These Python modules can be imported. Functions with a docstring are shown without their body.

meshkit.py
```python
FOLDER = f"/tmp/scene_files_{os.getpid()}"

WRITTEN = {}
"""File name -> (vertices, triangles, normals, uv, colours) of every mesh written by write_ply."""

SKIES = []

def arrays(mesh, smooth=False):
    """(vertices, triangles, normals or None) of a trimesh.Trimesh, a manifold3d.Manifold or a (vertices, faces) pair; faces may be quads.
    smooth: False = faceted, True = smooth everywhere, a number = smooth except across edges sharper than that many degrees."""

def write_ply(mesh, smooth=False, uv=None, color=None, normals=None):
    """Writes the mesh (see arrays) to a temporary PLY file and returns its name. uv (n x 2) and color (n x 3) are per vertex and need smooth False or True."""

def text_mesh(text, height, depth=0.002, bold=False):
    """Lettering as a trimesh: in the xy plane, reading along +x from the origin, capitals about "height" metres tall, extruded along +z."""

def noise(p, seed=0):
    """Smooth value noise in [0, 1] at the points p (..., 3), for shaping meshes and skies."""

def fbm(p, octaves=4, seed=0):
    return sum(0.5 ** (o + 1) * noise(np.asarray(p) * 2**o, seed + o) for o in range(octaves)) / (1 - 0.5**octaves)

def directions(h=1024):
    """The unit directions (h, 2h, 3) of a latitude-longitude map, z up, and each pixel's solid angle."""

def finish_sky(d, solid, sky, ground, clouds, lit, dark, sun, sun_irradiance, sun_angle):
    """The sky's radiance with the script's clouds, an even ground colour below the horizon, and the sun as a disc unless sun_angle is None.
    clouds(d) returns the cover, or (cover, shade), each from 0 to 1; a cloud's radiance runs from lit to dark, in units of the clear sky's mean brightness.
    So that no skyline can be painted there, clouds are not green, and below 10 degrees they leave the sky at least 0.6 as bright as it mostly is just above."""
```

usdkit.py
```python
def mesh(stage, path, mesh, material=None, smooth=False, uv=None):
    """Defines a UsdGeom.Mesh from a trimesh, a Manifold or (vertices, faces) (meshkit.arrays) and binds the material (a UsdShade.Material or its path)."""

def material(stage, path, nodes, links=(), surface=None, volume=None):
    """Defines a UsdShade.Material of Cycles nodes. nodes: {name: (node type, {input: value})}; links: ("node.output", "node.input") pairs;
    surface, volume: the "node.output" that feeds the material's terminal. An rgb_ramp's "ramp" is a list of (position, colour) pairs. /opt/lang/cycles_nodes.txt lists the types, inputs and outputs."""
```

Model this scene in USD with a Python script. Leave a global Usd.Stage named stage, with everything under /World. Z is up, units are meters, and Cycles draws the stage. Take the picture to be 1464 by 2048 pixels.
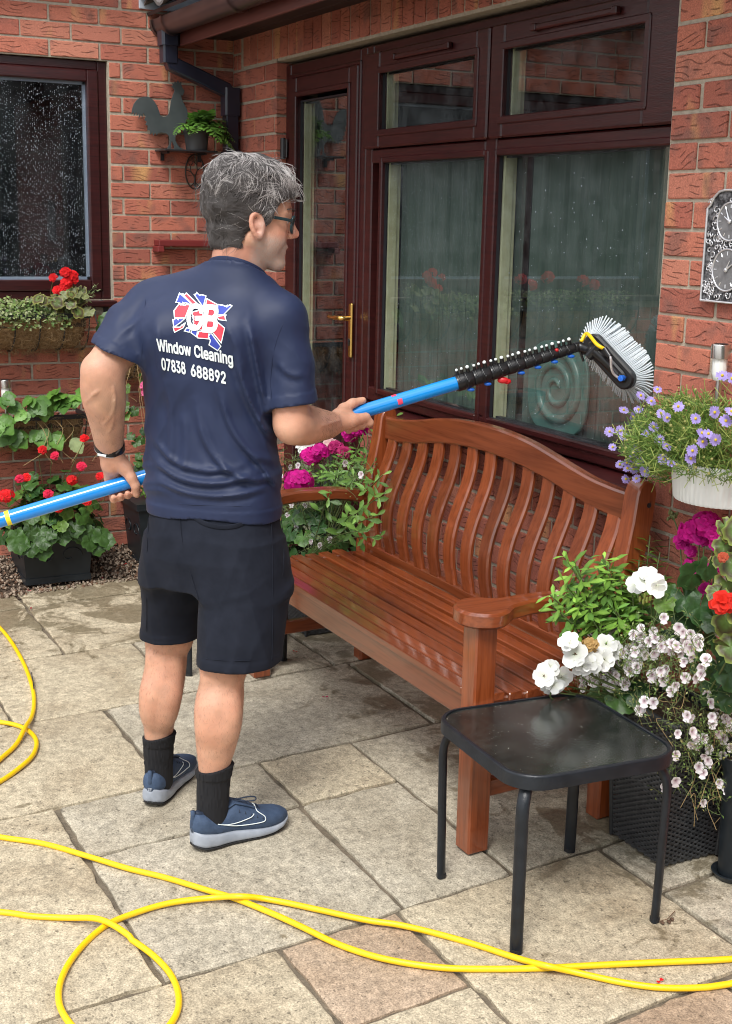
import math, numpy as np, trimesh, shapely, usdkit, meshkit
from shapely.geometry import Polygon
from pxr import Usd, UsdGeom, UsdLux, UsdShade, Gf, Sdf, Vt
from meshkit import noise, fbm

# ------------------------------------------------------------------ camera, sky, light, exposure
stage = Usd.Stage.CreateInMemory()
UsdGeom.SetStageUpAxis(stage, UsdGeom.Tokens.z)
UsdGeom.SetStageMetersPerUnit(stage, 1.0)
UsdGeom.Xform.Define(stage, '/World')
UsdGeom.Scope.Define(stage, '/World/Looks')

YAW, PITCH, ROLL, FPX = 0.4731, 0.2189, 0.02074, 2624.0
CAM = np.array([6.07, -2.36, 1.65])
_f = np.array([-math.cos(YAW)*math.cos(PITCH), math.sin(YAW)*math.cos(PITCH), -math.sin(PITCH)])
_r0 = np.cross(_f, [0, 0, 1]); _r0 /= np.linalg.norm(_r0); _u0 = np.cross(_r0, _f)
_r = math.cos(ROLL)*_r0 + math.sin(ROLL)*_u0
_u = -math.sin(ROLL)*_r0 + math.cos(ROLL)*_u0
cam = UsdGeom.Camera.Define(stage, '/World/camera')
cam.CreateHorizontalApertureAttr(36.0)
cam.CreateVerticalApertureAttr(36.0*2048/1464)
cam.CreateFocalLengthAttr(36.0*FPX/1464)
cam.CreateClippingRangeAttr(Gf.Vec2f(0.05, 500))
cam.AddTransformOp().Set(Gf.Matrix4d(*_r, 0, *_u, 0, *(-_f), 0, *CAM, 1))
cam.GetPrim().CreateAttribute('exposure', Sdf.ValueTypeNames.Float).Set(0.0)
EXPOSURE = 1.2
cam.GetExposureAttr().Set(EXPOSURE)

SUN_DIR = np.array([0.62, -0.58, 1.08]); SUN_DIR /= np.linalg.norm(SUN_DIR)
ELEV, ROT = math.asin(SUN_DIR[2]), math.atan2(SUN_DIR[0], SUN_DIR[1])
dome = UsdLux.DomeLight.Define(stage, '/World/sky')
dome.CreateIntensityAttr(1.0)
skym = usdkit.material(stage, '/World/Looks/sky', {
    'sky': ('sky_texture', {'sky_type': 'single_scattering', 'sun_disc': False, 'sun_elevation': ELEV, 'sun_rotation': ROT, 'aerosol_density': 2.0}),
    'tc': ('texture_coordinate', {}),
    'n': ('noise_texture', {'scale': 2.2, 'detail': 6.0, 'roughness': 0.55}),
    'ramp': ('rgb_ramp', {'ramp': [(0.3, (5.6, 5.8, 6.2)), (0.7, (9.0, 9.1, 9.3))]}),
    'mx': ('mix', {'fac': 0.86}),
    'bg': ('background_shader', {'strength': 0.092})},
    [('tc.generated', 'n.vector'), ('n.fac', 'ramp.fac'), ('sky.color', 'mx.color1'), ('ramp.color', 'mx.color2'), ('mx.color', 'bg.color')], surface='bg.background')
UsdShade.MaterialBindingAPI.Apply(dome.GetPrim()).Bind(skym)
for k, v in dict(label='pale overcast sky above the brick walls', category='sky', kind='structure').items():
    dome.GetPrim().SetCustomDataByKey(k, v)
sun = UsdLux.DistantLight.Define(stage, '/World/sun')
sun.CreateIntensityAttr(0.4); sun.CreateAngleAttr(20.0); sun.CreateNormalizeAttr(True)
sun.CreateColorAttr(Gf.Vec3f(1.0, 0.98, 0.94))
sun.AddTransformOp().Set(Gf.Matrix4d().SetRotate(Gf.Rotation(Gf.Vec3d(0, 0, 1), Gf.Vec3d(*map(float, SUN_DIR)))))

rng = np.random.default_rng(7)

def ray(px, py): return _f + _r*(px-732.0)/FPX - _u*(py-1024.0)/FPX
def at(px, py, axis, val):
    """the point of the plane axis=val that lies along a sight line"""
    d = ray(px, py); return CAM + d*(val-CAM[axis])/d[axis]
def proj(p):
    v = np.asarray(p, float)-CAM; w = v@_f
    return np.stack([732+FPX*(v@_r)/w, 1024-FPX*(v@_u)/w], -1)

# ------------------------------------------------------------------ objects
_used = {}
def numbered(parent, name):
    k = (parent, name); i = _used.get(k, 0); _used[k] = i+1
    return f'{parent}/{name}' if i == 0 else f'{parent}/{name}_{i:03d}'
class T:
    def __init__(s, path, loc): s.path, s.loc = path, np.asarray(loc, float)
def tag(prim, label=None, cat=None, group=None, kind=None):
    for k, v in (('label', label), ('category', cat), ('group', group), ('kind', kind)):
        if v: prim.SetCustomDataByKey(k, v)
def thing(name, label, cat, loc=(0, 0, 0), group=None, kind=None):
    p = numbered('/World', name)
    x = UsdGeom.Xform.Define(stage, p); x.AddTranslateOp().Set(Gf.Vec3d(*map(float, loc)))
    tag(x.GetPrim(), label, cat, group, kind)
    return T(p, loc)
def mat_path(m): return '/World/Looks/'+m
def part(t, name, vf, mat, smooth=False, col=None, label=None, kind=None):
    v, f = vf
    p = numbered(t.path, name)
    if col is not None: assert smooth in (True, False)
    m = usdkit.mesh(stage, p, (np.asarray(v)-t.loc, f), mat_path(mat), smooth)
    if col is not None:
        col = np.asarray(col, float)
        if col.ndim == 1: col = np.tile(col, (len(v), 1))
        UsdGeom.PrimvarsAPI(m).CreatePrimvar('Col', Sdf.ValueTypeNames.Color3fArray, 'vertex').Set(Vt.Vec3fArray.FromNumpy(col.astype(np.float32)))
    tag(m.GetPrim(), label, kind=kind)
    return T(p, t.loc)
def solo(name, vf, mat, label, cat, smooth=False, col=None, group=None, kind=None):
    v = np.asarray(vf[0]); loc = np.array([v[:, 0].mean(), v[:, 1].mean(), v[:, 2].min()])
    p = numbered('/World', name)
    m = usdkit.mesh(stage, p, (v-loc, vf[1]), mat_path(mat), smooth)
    m.AddTranslateOp().Set(Gf.Vec3d(*map(float, loc)))
    if col is not None:
        col = np.asarray(col, float)
        if col.ndim == 1: col = np.tile(col, (len(v), 1))
        UsdGeom.PrimvarsAPI(m).CreatePrimvar('Col', Sdf.ValueTypeNames.Color3fArray, 'vertex').Set(Vt.Vec3fArray.FromNumpy(col.astype(np.float32)))
    tag(m.GetPrim(), label, cat, group, kind)
    return T(p, loc)
def curves(t, name, polys, widths, mat, kind='stuff'):
    p = numbered(t.path, name)
    c = UsdGeom.BasisCurves.Define(stage, p)
    pts = np.concatenate(polys)-t.loc
    c.CreateTypeAttr('linear'); c.CreateCurveVertexCountsAttr(Vt.IntArray([len(q) for q in polys]))
    c.CreatePointsAttr(Vt.Vec3fArray.FromNumpy(pts.astype(np.float32)))
    c.CreateWidthsAttr(Vt.FloatArray.FromNumpy(np.asarray(widths, np.float32))); c.SetWidthsInterpolation('vertex')
    UsdShade.MaterialBindingAPI.Apply(c.GetPrim()).Bind(UsdShade.Material.Get(stage, mat_path(mat)))
    tag(c.GetPrim(), kind=kind)

# ------------------------------------------------------------------ mesh makers, each returns (vertices, triangles)
def cat(*ms):
    vs, fs, n = [], [], 0
    for v, f in ms:
        vs.append(np.asarray(v, float)); fs.append(np.asarray(f, int)+n); n += len(v)
    return np.concatenate(vs), np.concatenate(fs)
_bt = {}
def box(x0, x1, y0, y1, z0, z1, bev=0.0):
    s = np.array([[i, j, k] for i in (-1, 1) for j in (-1, 1) for k in (-1, 1)], float)
    c, h = np.array([x0+x1, y0+y1, z0+z1])/2, np.array([x1-x0, y1-y0, z1-z0])/2
    if bev <= 0:
        if 'b' not in _bt: _bt['b'] = _hull(s)
        return c+s*h, _bt['b']
    bev = min(bev, h.min()*0.95)
    vs = np.concatenate([c+s*(h-bev*(1-np.eye(3)[a])) for a in range(3)])
    if 'c' not in _bt: _bt['c'] = _hull(np.concatenate([s*(1-.2*(1-np.eye(3)[a])) for a in range(3)]))
    return vs, _bt['c']
def _hull(v):
    from scipy.spatial import ConvexHull
    f = ConvexHull(v).simplices.copy(); c = v.mean(0)
    for k, t in enumerate(f):
        a, b, d = v[t]
        if np.dot(np.cross(b-a, d-a), (a+b+d)/3-c) < 0: f[k] = t[::-1]
    return f
def rot(vf, axis, ang, origin=(0, 0, 0)):
    a = np.asarray(axis, float); a /= np.linalg.norm(a); o = np.asarray(origin, float)
    K = np.array([[0, -a[2], a[1]], [a[2], 0, -a[0]], [-a[1], a[0], 0]])
    R = np.eye(3)+math.sin(ang)*K+(1-math.cos(ang))*K@K
    return (np.asarray(vf[0])-o)@R.T+o, vf[1]
def frame(d, up=(0, 0, 1)):
    d = np.asarray(d, float); d = d/np.linalg.norm(d)
    s = np.cross(up, d)
    if np.linalg.norm(s) < 1e-6: s = np.cross([0, 1, 0.1], d)
    s /= np.linalg.norm(s)
    return np.stack([d, s, np.cross(d, s)])            # rows: forward, side, up
def put(vf, pos, d=(1, 0, 0), up=(0, 0, 1), s=1.0):
    return np.asarray(vf[0])*s@frame(d, up)+np.asarray(pos, float), vf[1]
def spline(p, n=8, closed=False):
    p = np.asarray(p, float); out = []
    q = np.concatenate([p[-1:], p, p[:2]]) if closed else np.concatenate([2*p[:1]-p[1:2], p, 2*p[-1:]-p[-2:-1]])
    for i in range(1, len(q)-2):
        t = np.linspace(0, 1, n, endpoint=False)[:, None]
        a, b, c, d = q[i-1], q[i], q[i+1], q[i+2]
        out.append(.5*(2*b+(c-a)*t+(2*a-5*b+4*c-d)*t**2+(3*b-a-3*c+d)*t**3))
    if not closed: out.append(q[-2:-1])
    return np.concatenate(out)
def sweep(pts, sec, up=(0, 0, 1), cap=True, scale=None, fixed=True):
    """sec: (m,2) section in (side, up); fixed keeps 'up' as reference, else the frame is carried along"""
    P = np.asarray(pts, float); n, sec = len(P), np.asarray(sec, float); m = len(sec)
    d = np.gradient(P, axis=0); d /= np.maximum(np.linalg.norm(d, axis=1, keepdims=True), 1e-12)
    vs = []; u = np.asarray(up, float)
    for i in range(n):
        s = np.cross(u, d[i])
        if np.linalg.norm(s) < 1e-5: s = np.cross([0.3, 1, 0.2], d[i])
        s /= np.linalg.norm(s); w = np.cross(d[i], s)
        if not fixed: u = w
        k = 1.0 if scale is None else scale[i]
        vs.append(P[i]+(sec[:, :1]*s+sec[:, 1:]*w)*k)
    v = np.concatenate(vs); f = []
    i, j = np.meshgrid(np.arange(n-1), np.arange(m), indexing='ij'); i, j = i.ravel(), j.ravel(); j2 = (j+1) % m
    a, b, c, e = i*m+j, i*m+j2, (i+1)*m+j2, (i+1)*m+j
    f = np.concatenate([np.stack([a, b, c], 1), np.stack([a, c, e], 1)])
    if cap:
        v = np.concatenate([v, P[:1], P[-1:]]); j = np.arange(m); j2 = (j+1) % m
        f = np.concatenate([f, np.stack([np.full(m, n*m), j2, j], 1), np.stack([np.full(m, n*m+1), (n-1)*m+j, (n-1)*m+j2], 1)])
    return v, f
def circ(r, n=10): t = np.arange(n)*2*np.pi/n; return np.stack([np.cos(t)*r, np.sin(t)*r], 1)
def rect(w, h, b=0.0):
    w, h = w/2, h/2
    if b <= 0: return np.array([[w, -h], [w, h], [-w, h], [-w, -h]])
    return np.array([[w-b, -h], [w, -h+b], [w, h-b], [w-b, h], [-w+b, h], [-w, h-b], [-w, -h+b], [-w+b, -h]])
def tube(pts, r, n=10, cap=True):
    pts = np.asarray(pts, float)
    if np.ndim(r) == 0: return sweep(pts, circ(r, n), cap=cap, fixed=False)
    return sweep(pts, circ(1.0, n), cap=cap, fixed=False, scale=np.asarray(r))
def lathe(prof, n=32, c=(0, 0, 0), ripple=None):
    prof = np.asarray(prof, float); m = len(prof); t = np.arange(n)*2*np.pi/n
    r = prof[:, 0][:, None]*np.ones(n)
    if ripple is not None: r = r*(1+ripple*np.where(np.arange(n) % 2, 1, -1))
    v = np.stack([r*np.cos(t), r*np.sin(t), prof[:, 1][:, None]*np.ones(n)], -1).reshape(-1, 3)+np.asarray(c, float)
    i, j = np.meshgrid(np.arange(m-1), np.arange(n), indexing='ij'); i, j = i.ravel(), j.ravel(); j2 = (j+1) % n
    a, b, cc, e = i*n+j, i*n+j2, (i+1)*n+j2, (i+1)*n+j
    return v, np.concatenate([np.stack([a, b, cc], 1), np.stack([a, cc, e], 1)])
def tri(poly):
    v, f = trimesh.creation.triangulate_polygon(poly, engine='earcut')
    return np.asarray(v), np.asarray(f)
def prism(pts, z0, z1, bev=0.0):
    """extrude a simple polygon (n,2) along z with bevelled rims"""
    p = np.asarray(pts, float)
    if Polygon(p).exterior.is_ccw is False: p = p[::-1]
    e = np.roll(p, -1, 0)-p; nrm = np.stack([e[:, 1], -e[:, 0]], 1); nrm /= np.maximum(np.linalg.norm(nrm, axis=1, keepdims=True), 1e-12)
    mt = nrm+np.roll(nrm, 1, 0); mt /= np.maximum((mt*mt).sum(1, keepdims=True), .3)/2
    q = p-mt*bev; n = len(p)
    rings = [(q, z0), (p, z0+bev), (p, z1-bev), (q, z1)] if bev > 0 else [(p, z0), (p, z1)]
    v = np.concatenate([np.column_stack([a, np.full(n, z)]) for a, z in rings]); f = []; j = np.arange(n); j2 = (j+1) % n
    for k in range(len(rings)-1):
        a, b, c, d = k*n+j, k*n+j2, (k+1)*n+j2, (k+1)*n+j
        f += [np.stack([a, b, c], 1), np.stack([a, c, d], 1)]
    tv, tf = tri(Polygon(rings[0][0]))
    # match triangulation vertices to ring vertices
    from scipy.spatial import cKDTree
    idx = cKDTree(rings[0][0]).query(tv)[1]; tf = idx[tf]
    A = rings[0][0][tf]; s = np.sign((A[:, 1, 0]-A[:, 0, 0])*(A[:, 2, 1]-A[:, 0, 1])-(A[:, 1, 1]-A[:, 0, 1])*(A[:, 2, 0]-A[:, 0, 0]))
    tf = np.where(s[:, None] < 0, tf[:, ::-1], tf)
    f += [tf[:, ::-1], tf+(len(rings)-1)*n]
    return v, np.concatenate(f)
def axes(vf, order, flip=False):
    """reorder the axes, e.g. 'xzy' puts the old y into z"""
    v = np.asarray(vf[0])[:, ['xyz'.index(c) for c in order]]
    perm = ['xyz'.index(c) for c in order]
    par = np.linalg.det(np.eye(3)[perm])
    return v, (vf[1] if par > 0 else np.asarray(vf[1])[:, ::-1])
def ell(c, r, n=10, m=7):
    th = np.linspace(0, np.pi, m)
    v, f = lathe(np.stack([np.sin(th)+1e-4, -np.cos(th)], 1), n)
    return v*np.asarray(r)+np.asarray(c, float), f

# ------------------------------------------------------------------ distance fields and their skin
class Field:
    def __init__(s, lo, hi, h):
        s.lo, s.h = np.asarray(lo, float), h
        s.n = np.ceil((np.asarray(hi, float)-s.lo)/h).astype(int)+1
        s.D = np.full(s.n, 0.5, np.float32)
    def sub(s, lo, hi):
        a = np.clip(np.floor((np.asarray(lo)-s.lo)/s.h).astype(int), 0, s.n); b = np.clip(np.ceil((np.asarray(hi)-s.lo)/s.h).astype(int)+1, 0, s.n)
        ax = [s.lo[k]+np.arange(a[k], b[k])*s.h for k in range(3)]
        P = np.stack(np.meshgrid(*ax, indexing='ij'), -1).astype(np.float32)
        return (slice(a[0], b[0]), slice(a[1], b[1]), slice(a[2], b[2])), P
    def add(s, fn, lo, hi, k=0.01, m=0.05):
        sl, P = s.sub(np.asarray(lo)-m, np.asarray(hi)+m)
        if P.size == 0: return
        d, o = fn(P).astype(np.float32), s.D[sl]
        if k <= 0: s.D[sl] = np.minimum(d, o); return
        h = np.clip(.5+.5*(o-d)/k, 0, 1)
        s.D[sl] = o*(1-h)+d*h-k*h*(1-h)
    def cap(s, a, b, ra, rb, k=0.01):
        a, b = np.asarray(a, float), np.asarray(b, float); R = max(ra, rb)
        s.add(lambda P: capd(P, a, b, ra, rb), np.minimum(a, b)-R, np.maximum(a, b)+R, k)
    def dchain(s, pts, rs, k=0.008, n=6):
        q = spline(pts, n); t = np.linspace(0, len(pts)-1, len(q)); from scipy.interpolate import PchipInterpolator
        s.chain(q, PchipInterpolator(np.arange(len(pts)), rs)(t), k)
    def chain(s, pts, rs, k=0.008):
        for i in range(len(pts)-1): s.cap(pts[i], pts[i+1], rs[i], rs[i+1], k)
    def cut(s, fn): 
        sl, P = s.sub(s.lo, s.lo+(s.n-1)*s.h); s.D = np.maximum(s.D, fn(P).astype(np.float32))
    def at(s, p):
        from scipy.ndimage import map_coordinates
        return map_coordinates(s.D, ((np.asarray(p)-s.lo)/s.h).T, order=1, mode='nearest')
    def mesh(s): return surfnets(s.D, s.lo, s.h)
def capd(P, a, b, ra, rb):
    ab = b-a; t = np.clip(((P-a)@ab)/max(ab@ab, 1e-12), 0, 1)
    q = P-a-t[..., None]*ab
    return np.sqrt((q*q).sum(-1))-(ra+(rb-ra)*t)
def elld(P, c, r, R=None):
    q = P-np.asarray(c)
    if R is not None: q = q@np.asarray(R).T
    r = np.asarray(r); k0 = np.sqrt(((q/r)**2).sum(-1)); k1 = np.sqrt(((q/r**2)**2).sum(-1))
    return k0*(k0-1)/np.maximum(k1, 1e-6)
def loftd(P, sl, ang=0.0, pw=2.2, capz=True):
    """sl: rows (z, cx, cy, a, b); elliptic slices turned by ang about z"""
    sl = np.asarray(sl, float); z = P[..., 2]
    c = [np.interp(z, sl[:, 0], sl[:, k]) for k in range(1, 5)]
    x, y = P[..., 0]-c[0], P[..., 1]-c[1]
    ca, sa = math.cos(ang), math.sin(ang)
    u, w = x*ca+y*sa, -x*sa+y*ca
    q = (np.abs(u/c[2])**pw+np.abs(w/c[3])**pw)**(1/pw)
    d = (q-1)*np.minimum(c[2], c[3])*1.05
    if capz: d = np.maximum(d, np.maximum(sl[0, 0]-z, z-sl[-1, 0]))
    return d
def surfnets(D, lo, h):
    S = D < 0; ids, poss, sg, shp = [], [], [], np.array(D.shape)
    for ax in range(3):
        a = [slice(None)]*3; b = [slice(None)]*3; a[ax] = slice(0, -1); b[ax] = slice(1, None)
        I = np.stack(np.nonzero(S[tuple(a)] != S[tuple(b)]), 1)
        if not len(I): continue
        o1, o2 = (ax+1) % 3, (ax+2) % 3
        I = I[(I[:, o1] > 0) & (I[:, o2] > 0) & (I[:, o1] < shp[o1]-1) & (I[:, o2] < shp[o2]-1)]
        J = I.copy(); J[:, ax] += 1
        d0, d1 = D[tuple(I.T)].astype(float), D[tuple(J.T)].astype(float)
        p = I.astype(float); p[:, ax] += d0/(d0-d1)
        q = []
        for e1, e2 in ((0, 0), (-1, 0), (-1, -1), (0, -1)):
            K = I.copy(); K[:, o1] += e1; K[:, o2] += e2
            q.append(np.ravel_multi_index(tuple(K.T), shp))
        ids.append(np.stack(q, 1)); poss.append(p); sg.append(d0 < 0)
    ids, poss, sg = np.concatenate(ids), np.concatenate(poss), np.concatenate(sg)
    un, inv = np.unique(ids.ravel(), return_inverse=True); inv = inv.reshape(ids.shape)
    n = np.bincount(inv.ravel()); v = np.stack([np.bincount(inv.ravel(), np.repeat(poss[:, k], 4)) for k in range(3)], 1)/n[:, None]
    q = np.where(sg[:, None], inv, inv[:, ::-1])
    return lo+v*h, np.concatenate([q[:, [0, 1, 2]], q[:, [0, 2, 3]]])
# ------------------------------------------------------------------ materials
def mat(name, c1, c2=None, scale=10.0, stretch=(1, 1, 1), rough=0.5, bump=0.0, bscale=None, bstretch=None, rnd=0.0, col=False,
        metal=0.0, spec=0.5, coat=0.0, trans=0.0, lo=0.3, hi=0.7, detail=5.0, rough2=None, sheen=0.0, sss=0.0, distort=0.0, sparkle=None):
    N = {'tc': ('texture_coordinate', {}), 'mp': ('mapping', {'scale': stretch}),
         'n': ('noise_texture', {'scale': scale, 'detail': detail, 'roughness': 0.6, 'distortion': distort}),
         'rp': ('rgb_ramp', {'ramp': [(lo, c1), (hi, c2 if c2 is not None else c1)]}),
         'p': ('principled_bsdf', {'roughness': rough, 'metallic': metal, 'specular_ior_level': spec, 'coat_weight': coat, 'coat_roughness': 0.10})}
    L = [('tc.object', 'mp.vector'), ('mp.vector', 'n.vector'), ('n.fac', 'rp.fac')]
    out = 'rp.color'
    if rnd or col:
        N['oi'] = ('object_info', {})
    if col:
        N['at'] = ('attribute', {'attribute': 'Col'}); N['mu'] = ('mix', {'mix_type': 'multiply', 'fac': 1.0})
        L += [(out, 'mu.color1'), ('at.color', 'mu.color2')]; out = 'mu.color'
    if rnd:
        N['mr'] = ('map_range', {'from_min': 0.0, 'from_max': 1.0, 'to_min': 1-rnd, 'to_max': 1+rnd}); N['hs'] = ('hsv', {})
        L += [('oi.random', 'mr.value'), ('mr.result', 'hs.value'), (out, 'hs.color')]; out = 'hs.color'
    if sparkle:                                        # (scale, threshold, colour): small marks of their own colour
        N['sn'] = ('noise_texture', {'scale': sparkle[0], 'detail': 3.0}); N['sr'] = ('rgb_ramp', {'ramp': [(sparkle[1], (0, 0, 0)), (sparkle[1]+.06, (1, 1, 1))]})
        N['sm'] = ('mix', {'color2': sparkle[2]})
        L += [('tc.object', 'sn.vector'), ('sn.fac', 'sr.fac'), ('sr.color', 'sm.fac'), (out, 'sm.color1')]; out = 'sm.color'
    L.append((out, 'p.base_color'))
    if sheen: N['p'][1].update(sheen_weight=sheen, sheen_roughness=0.4)
    if sss: N['p'][1].update(subsurface_weight=sss, subsurface_scale=0.006, subsurface_radius=(1.0, 0.35, 0.2))
    if rough2 is not None:
        N['rr'] = ('map_range', {'from_min': 0.35, 'from_max': 0.65, 'to_min': rough, 'to_max': rough2, 'clamp': True})
        L += [('n.fac', 'rr.value'), ('rr.result', 'p.roughness')]
    if bump:
        N['bm'] = ('mapping', {'scale': bstretch or stretch}); N['bn'] = ('noise_texture', {'scale': bscale or scale*4, 'detail': 4.0})
        N['b'] = ('bump', {'strength': 1.0, 'distance': bump})
        L += [('tc.object', 'bm.vector'), ('bm.vector', 'bn.vector'), ('bn.fac', 'b.height'), ('b.normal', 'p.normal')]
    s = 'p.BSDF'
    if trans:
        N['tl'] = ('translucent_bsdf', {}); N['ms'] = ('mix_closure', {'fac': trans})
        L += [(out, 'tl.color'), ('p.BSDF', 'ms.closure1'), ('tl.BSDF', 'ms.closure2')]; s = 'ms.closure'
    usdkit.material(stage, mat_path(name), N, L, surface=s)

def brick_mat():
    N = {'g': ('geometry', {}), 'oi': ('object_info', {}), 'dot': ('vector_math', {'math_type': 'dot_product', 'vector2': (1, 1, 0)}),
         'sx': ('separate_xyz', {}), 'r50': ('math', {'math_type': 'multiply', 'value2': 57.0}), 'cv': ('combine_xyz', {}),
         # drag marks: thin wavy lines
         'm1': ('mapping', {'scale': (10, 1, 11)}), 'n1': ('noise_texture', {'scale': 1.0, 'detail': 0.6}),
         'w': ('math', {'math_type': 'multiply_add', 'value2': 0.075}), 'k': ('math', {'math_type': 'multiply', 'value2': 62.0}),
         'fr': ('math', {'math_type': 'fraction'}), 'pp': ('math', {'math_type': 'subtract', 'value2': 0.5}), 'ab': ('math', {'math_type': 'absolute'}),
         'ln': ('map_range', {'from_min': 0.05, 'from_max': 0.12, 'to_min': 1.0, 'to_max': 0.0, 'clamp': True}),
         'm2': ('mapping', {'scale': (22, 1.7, 40)}), 'n2': ('noise_texture', {'scale': 1.0, 'detail': 1.0}),
         'mk': ('map_range', {'from_min': 0.50, 'from_max': 0.56, 'to_min': 0.0, 'to_max': 1.0, 'clamp': True}),
         'lm': ('math', {'math_type': 'multiply'}),
         # body colour
         'base': ('rgb_ramp', {'ramp': [(0, (.28, .090, .064)), (.25, (.39, .128, .086)), (.5, (.44, .152, .098)), (.75, (.355, .112, .078)), (1, (.47, .185, .122))]}),
         'm3': ('mapping', {'scale': (9, 1.3, 2.5)}), 'n3': ('noise_texture', {'scale': 1.0, 'detail': 2.0}),
         'yl': ('map_range', {'from_min': 0.62, 'from_max': 0.76, 'to_min': 0.0, 'to_max': 0.8, 'clamp': True}),
         'my': ('mix', {'color2': (.58, .33, .13)}),
         'm4': ('mapping', {'scale': (11, 2.1, 12)}), 'n4': ('noise_texture', {'scale': 1.0, 'detail': 3.0}),
         'dk': ('map_range', {'from_min': 0.54, 'from_max': 0.68, 'to_min': 0.0, 'to_max': 0.65, 'clamp': True}),
         'md': ('mix', {'color2': (.17, .085, .07)}),
         'sp': ('noise_texture', {'scale': 260.0, 'detail': 3.0}), 'sr': ('map_range', {'from_min': 0.3, 'from_max': 0.7, 'to_min': 0.72, 'to_max': 1.25}),
         'hs': ('hsv', {}), 'mln': ('mix', {'color2': (.085, .028, .02)}), 'lf': ('math', {'math_type': 'multiply', 'value2': 0.55}),
         'h': ('math', {'math_type': 'multiply_add', 'value2': -1.0}), 'h2': ('math', {'math_type': 'multiply', 'value2': 0.35}),
         'b': ('bump', {'distance': 0.003, 'strength': 0.9}), 'p': ('principled_bsdf', {'roughness': 0.85, 'specular_ior_level': 0.3})}
    L = [('g.position', 'dot.vector1'), ('g.position', 'sx.vector'), ('oi.random', 'r50.value1'), ('dot.value', 'cv.x'), ('r50.value', 'cv.y'), ('sx.z', 'cv.z'),
         ('cv.vector', 'm1.vector'), ('m1.vector', 'n1.vector'), ('n1.fac', 'w.value1'), ('sx.z', 'w.value3'), ('w.value', 'k.value1'), ('k.value', 'fr.value1'), ('fr.value', 'pp.value1'),
         ('pp.value', 'ab.value1'), ('ab.value', 'ln.value'), ('cv.vector', 'm2.vector'), ('m2.vector', 'n2.vector'), ('n2.fac', 'mk.value'), ('ln.result', 'lm.value1'), ('mk.result', 'lm.value2'),
         ('oi.random', 'base.fac'), ('cv.vector', 'm3.vector'), ('m3.vector', 'n3.vector'), ('n3.fac', 'yl.value'), ('yl.result', 'my.fac'), ('base.color', 'my.color1'),
         ('cv.vector', 'm4.vector'), ('m4.vector', 'n4.vector'), ('n4.fac', 'dk.value'), ('dk.result', 'md.fac'), ('my.color', 'md.color1'),
         ('g.position', 'sp.vector'), ('sp.fac', 'sr.value'), ('sr.result', 'hs.value'), ('md.color', 'hs.color'), ('hs.color', 'mln.color1'), ('lm.value', 'lf.value1'), ('lf.value', 'mln.fac'),
         ('mln.color', 'p.base_color'), ('sp.fac', 'h2.value1'), ('lm.value', 'h.value1'), ('h2.value', 'h.value3'), ('h.value', 'b.height'), ('b.normal', 'p.normal')]
    usdkit.material(stage, mat_path('brick'), N, L, surface='p.BSDF')
brick_mat()

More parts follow.
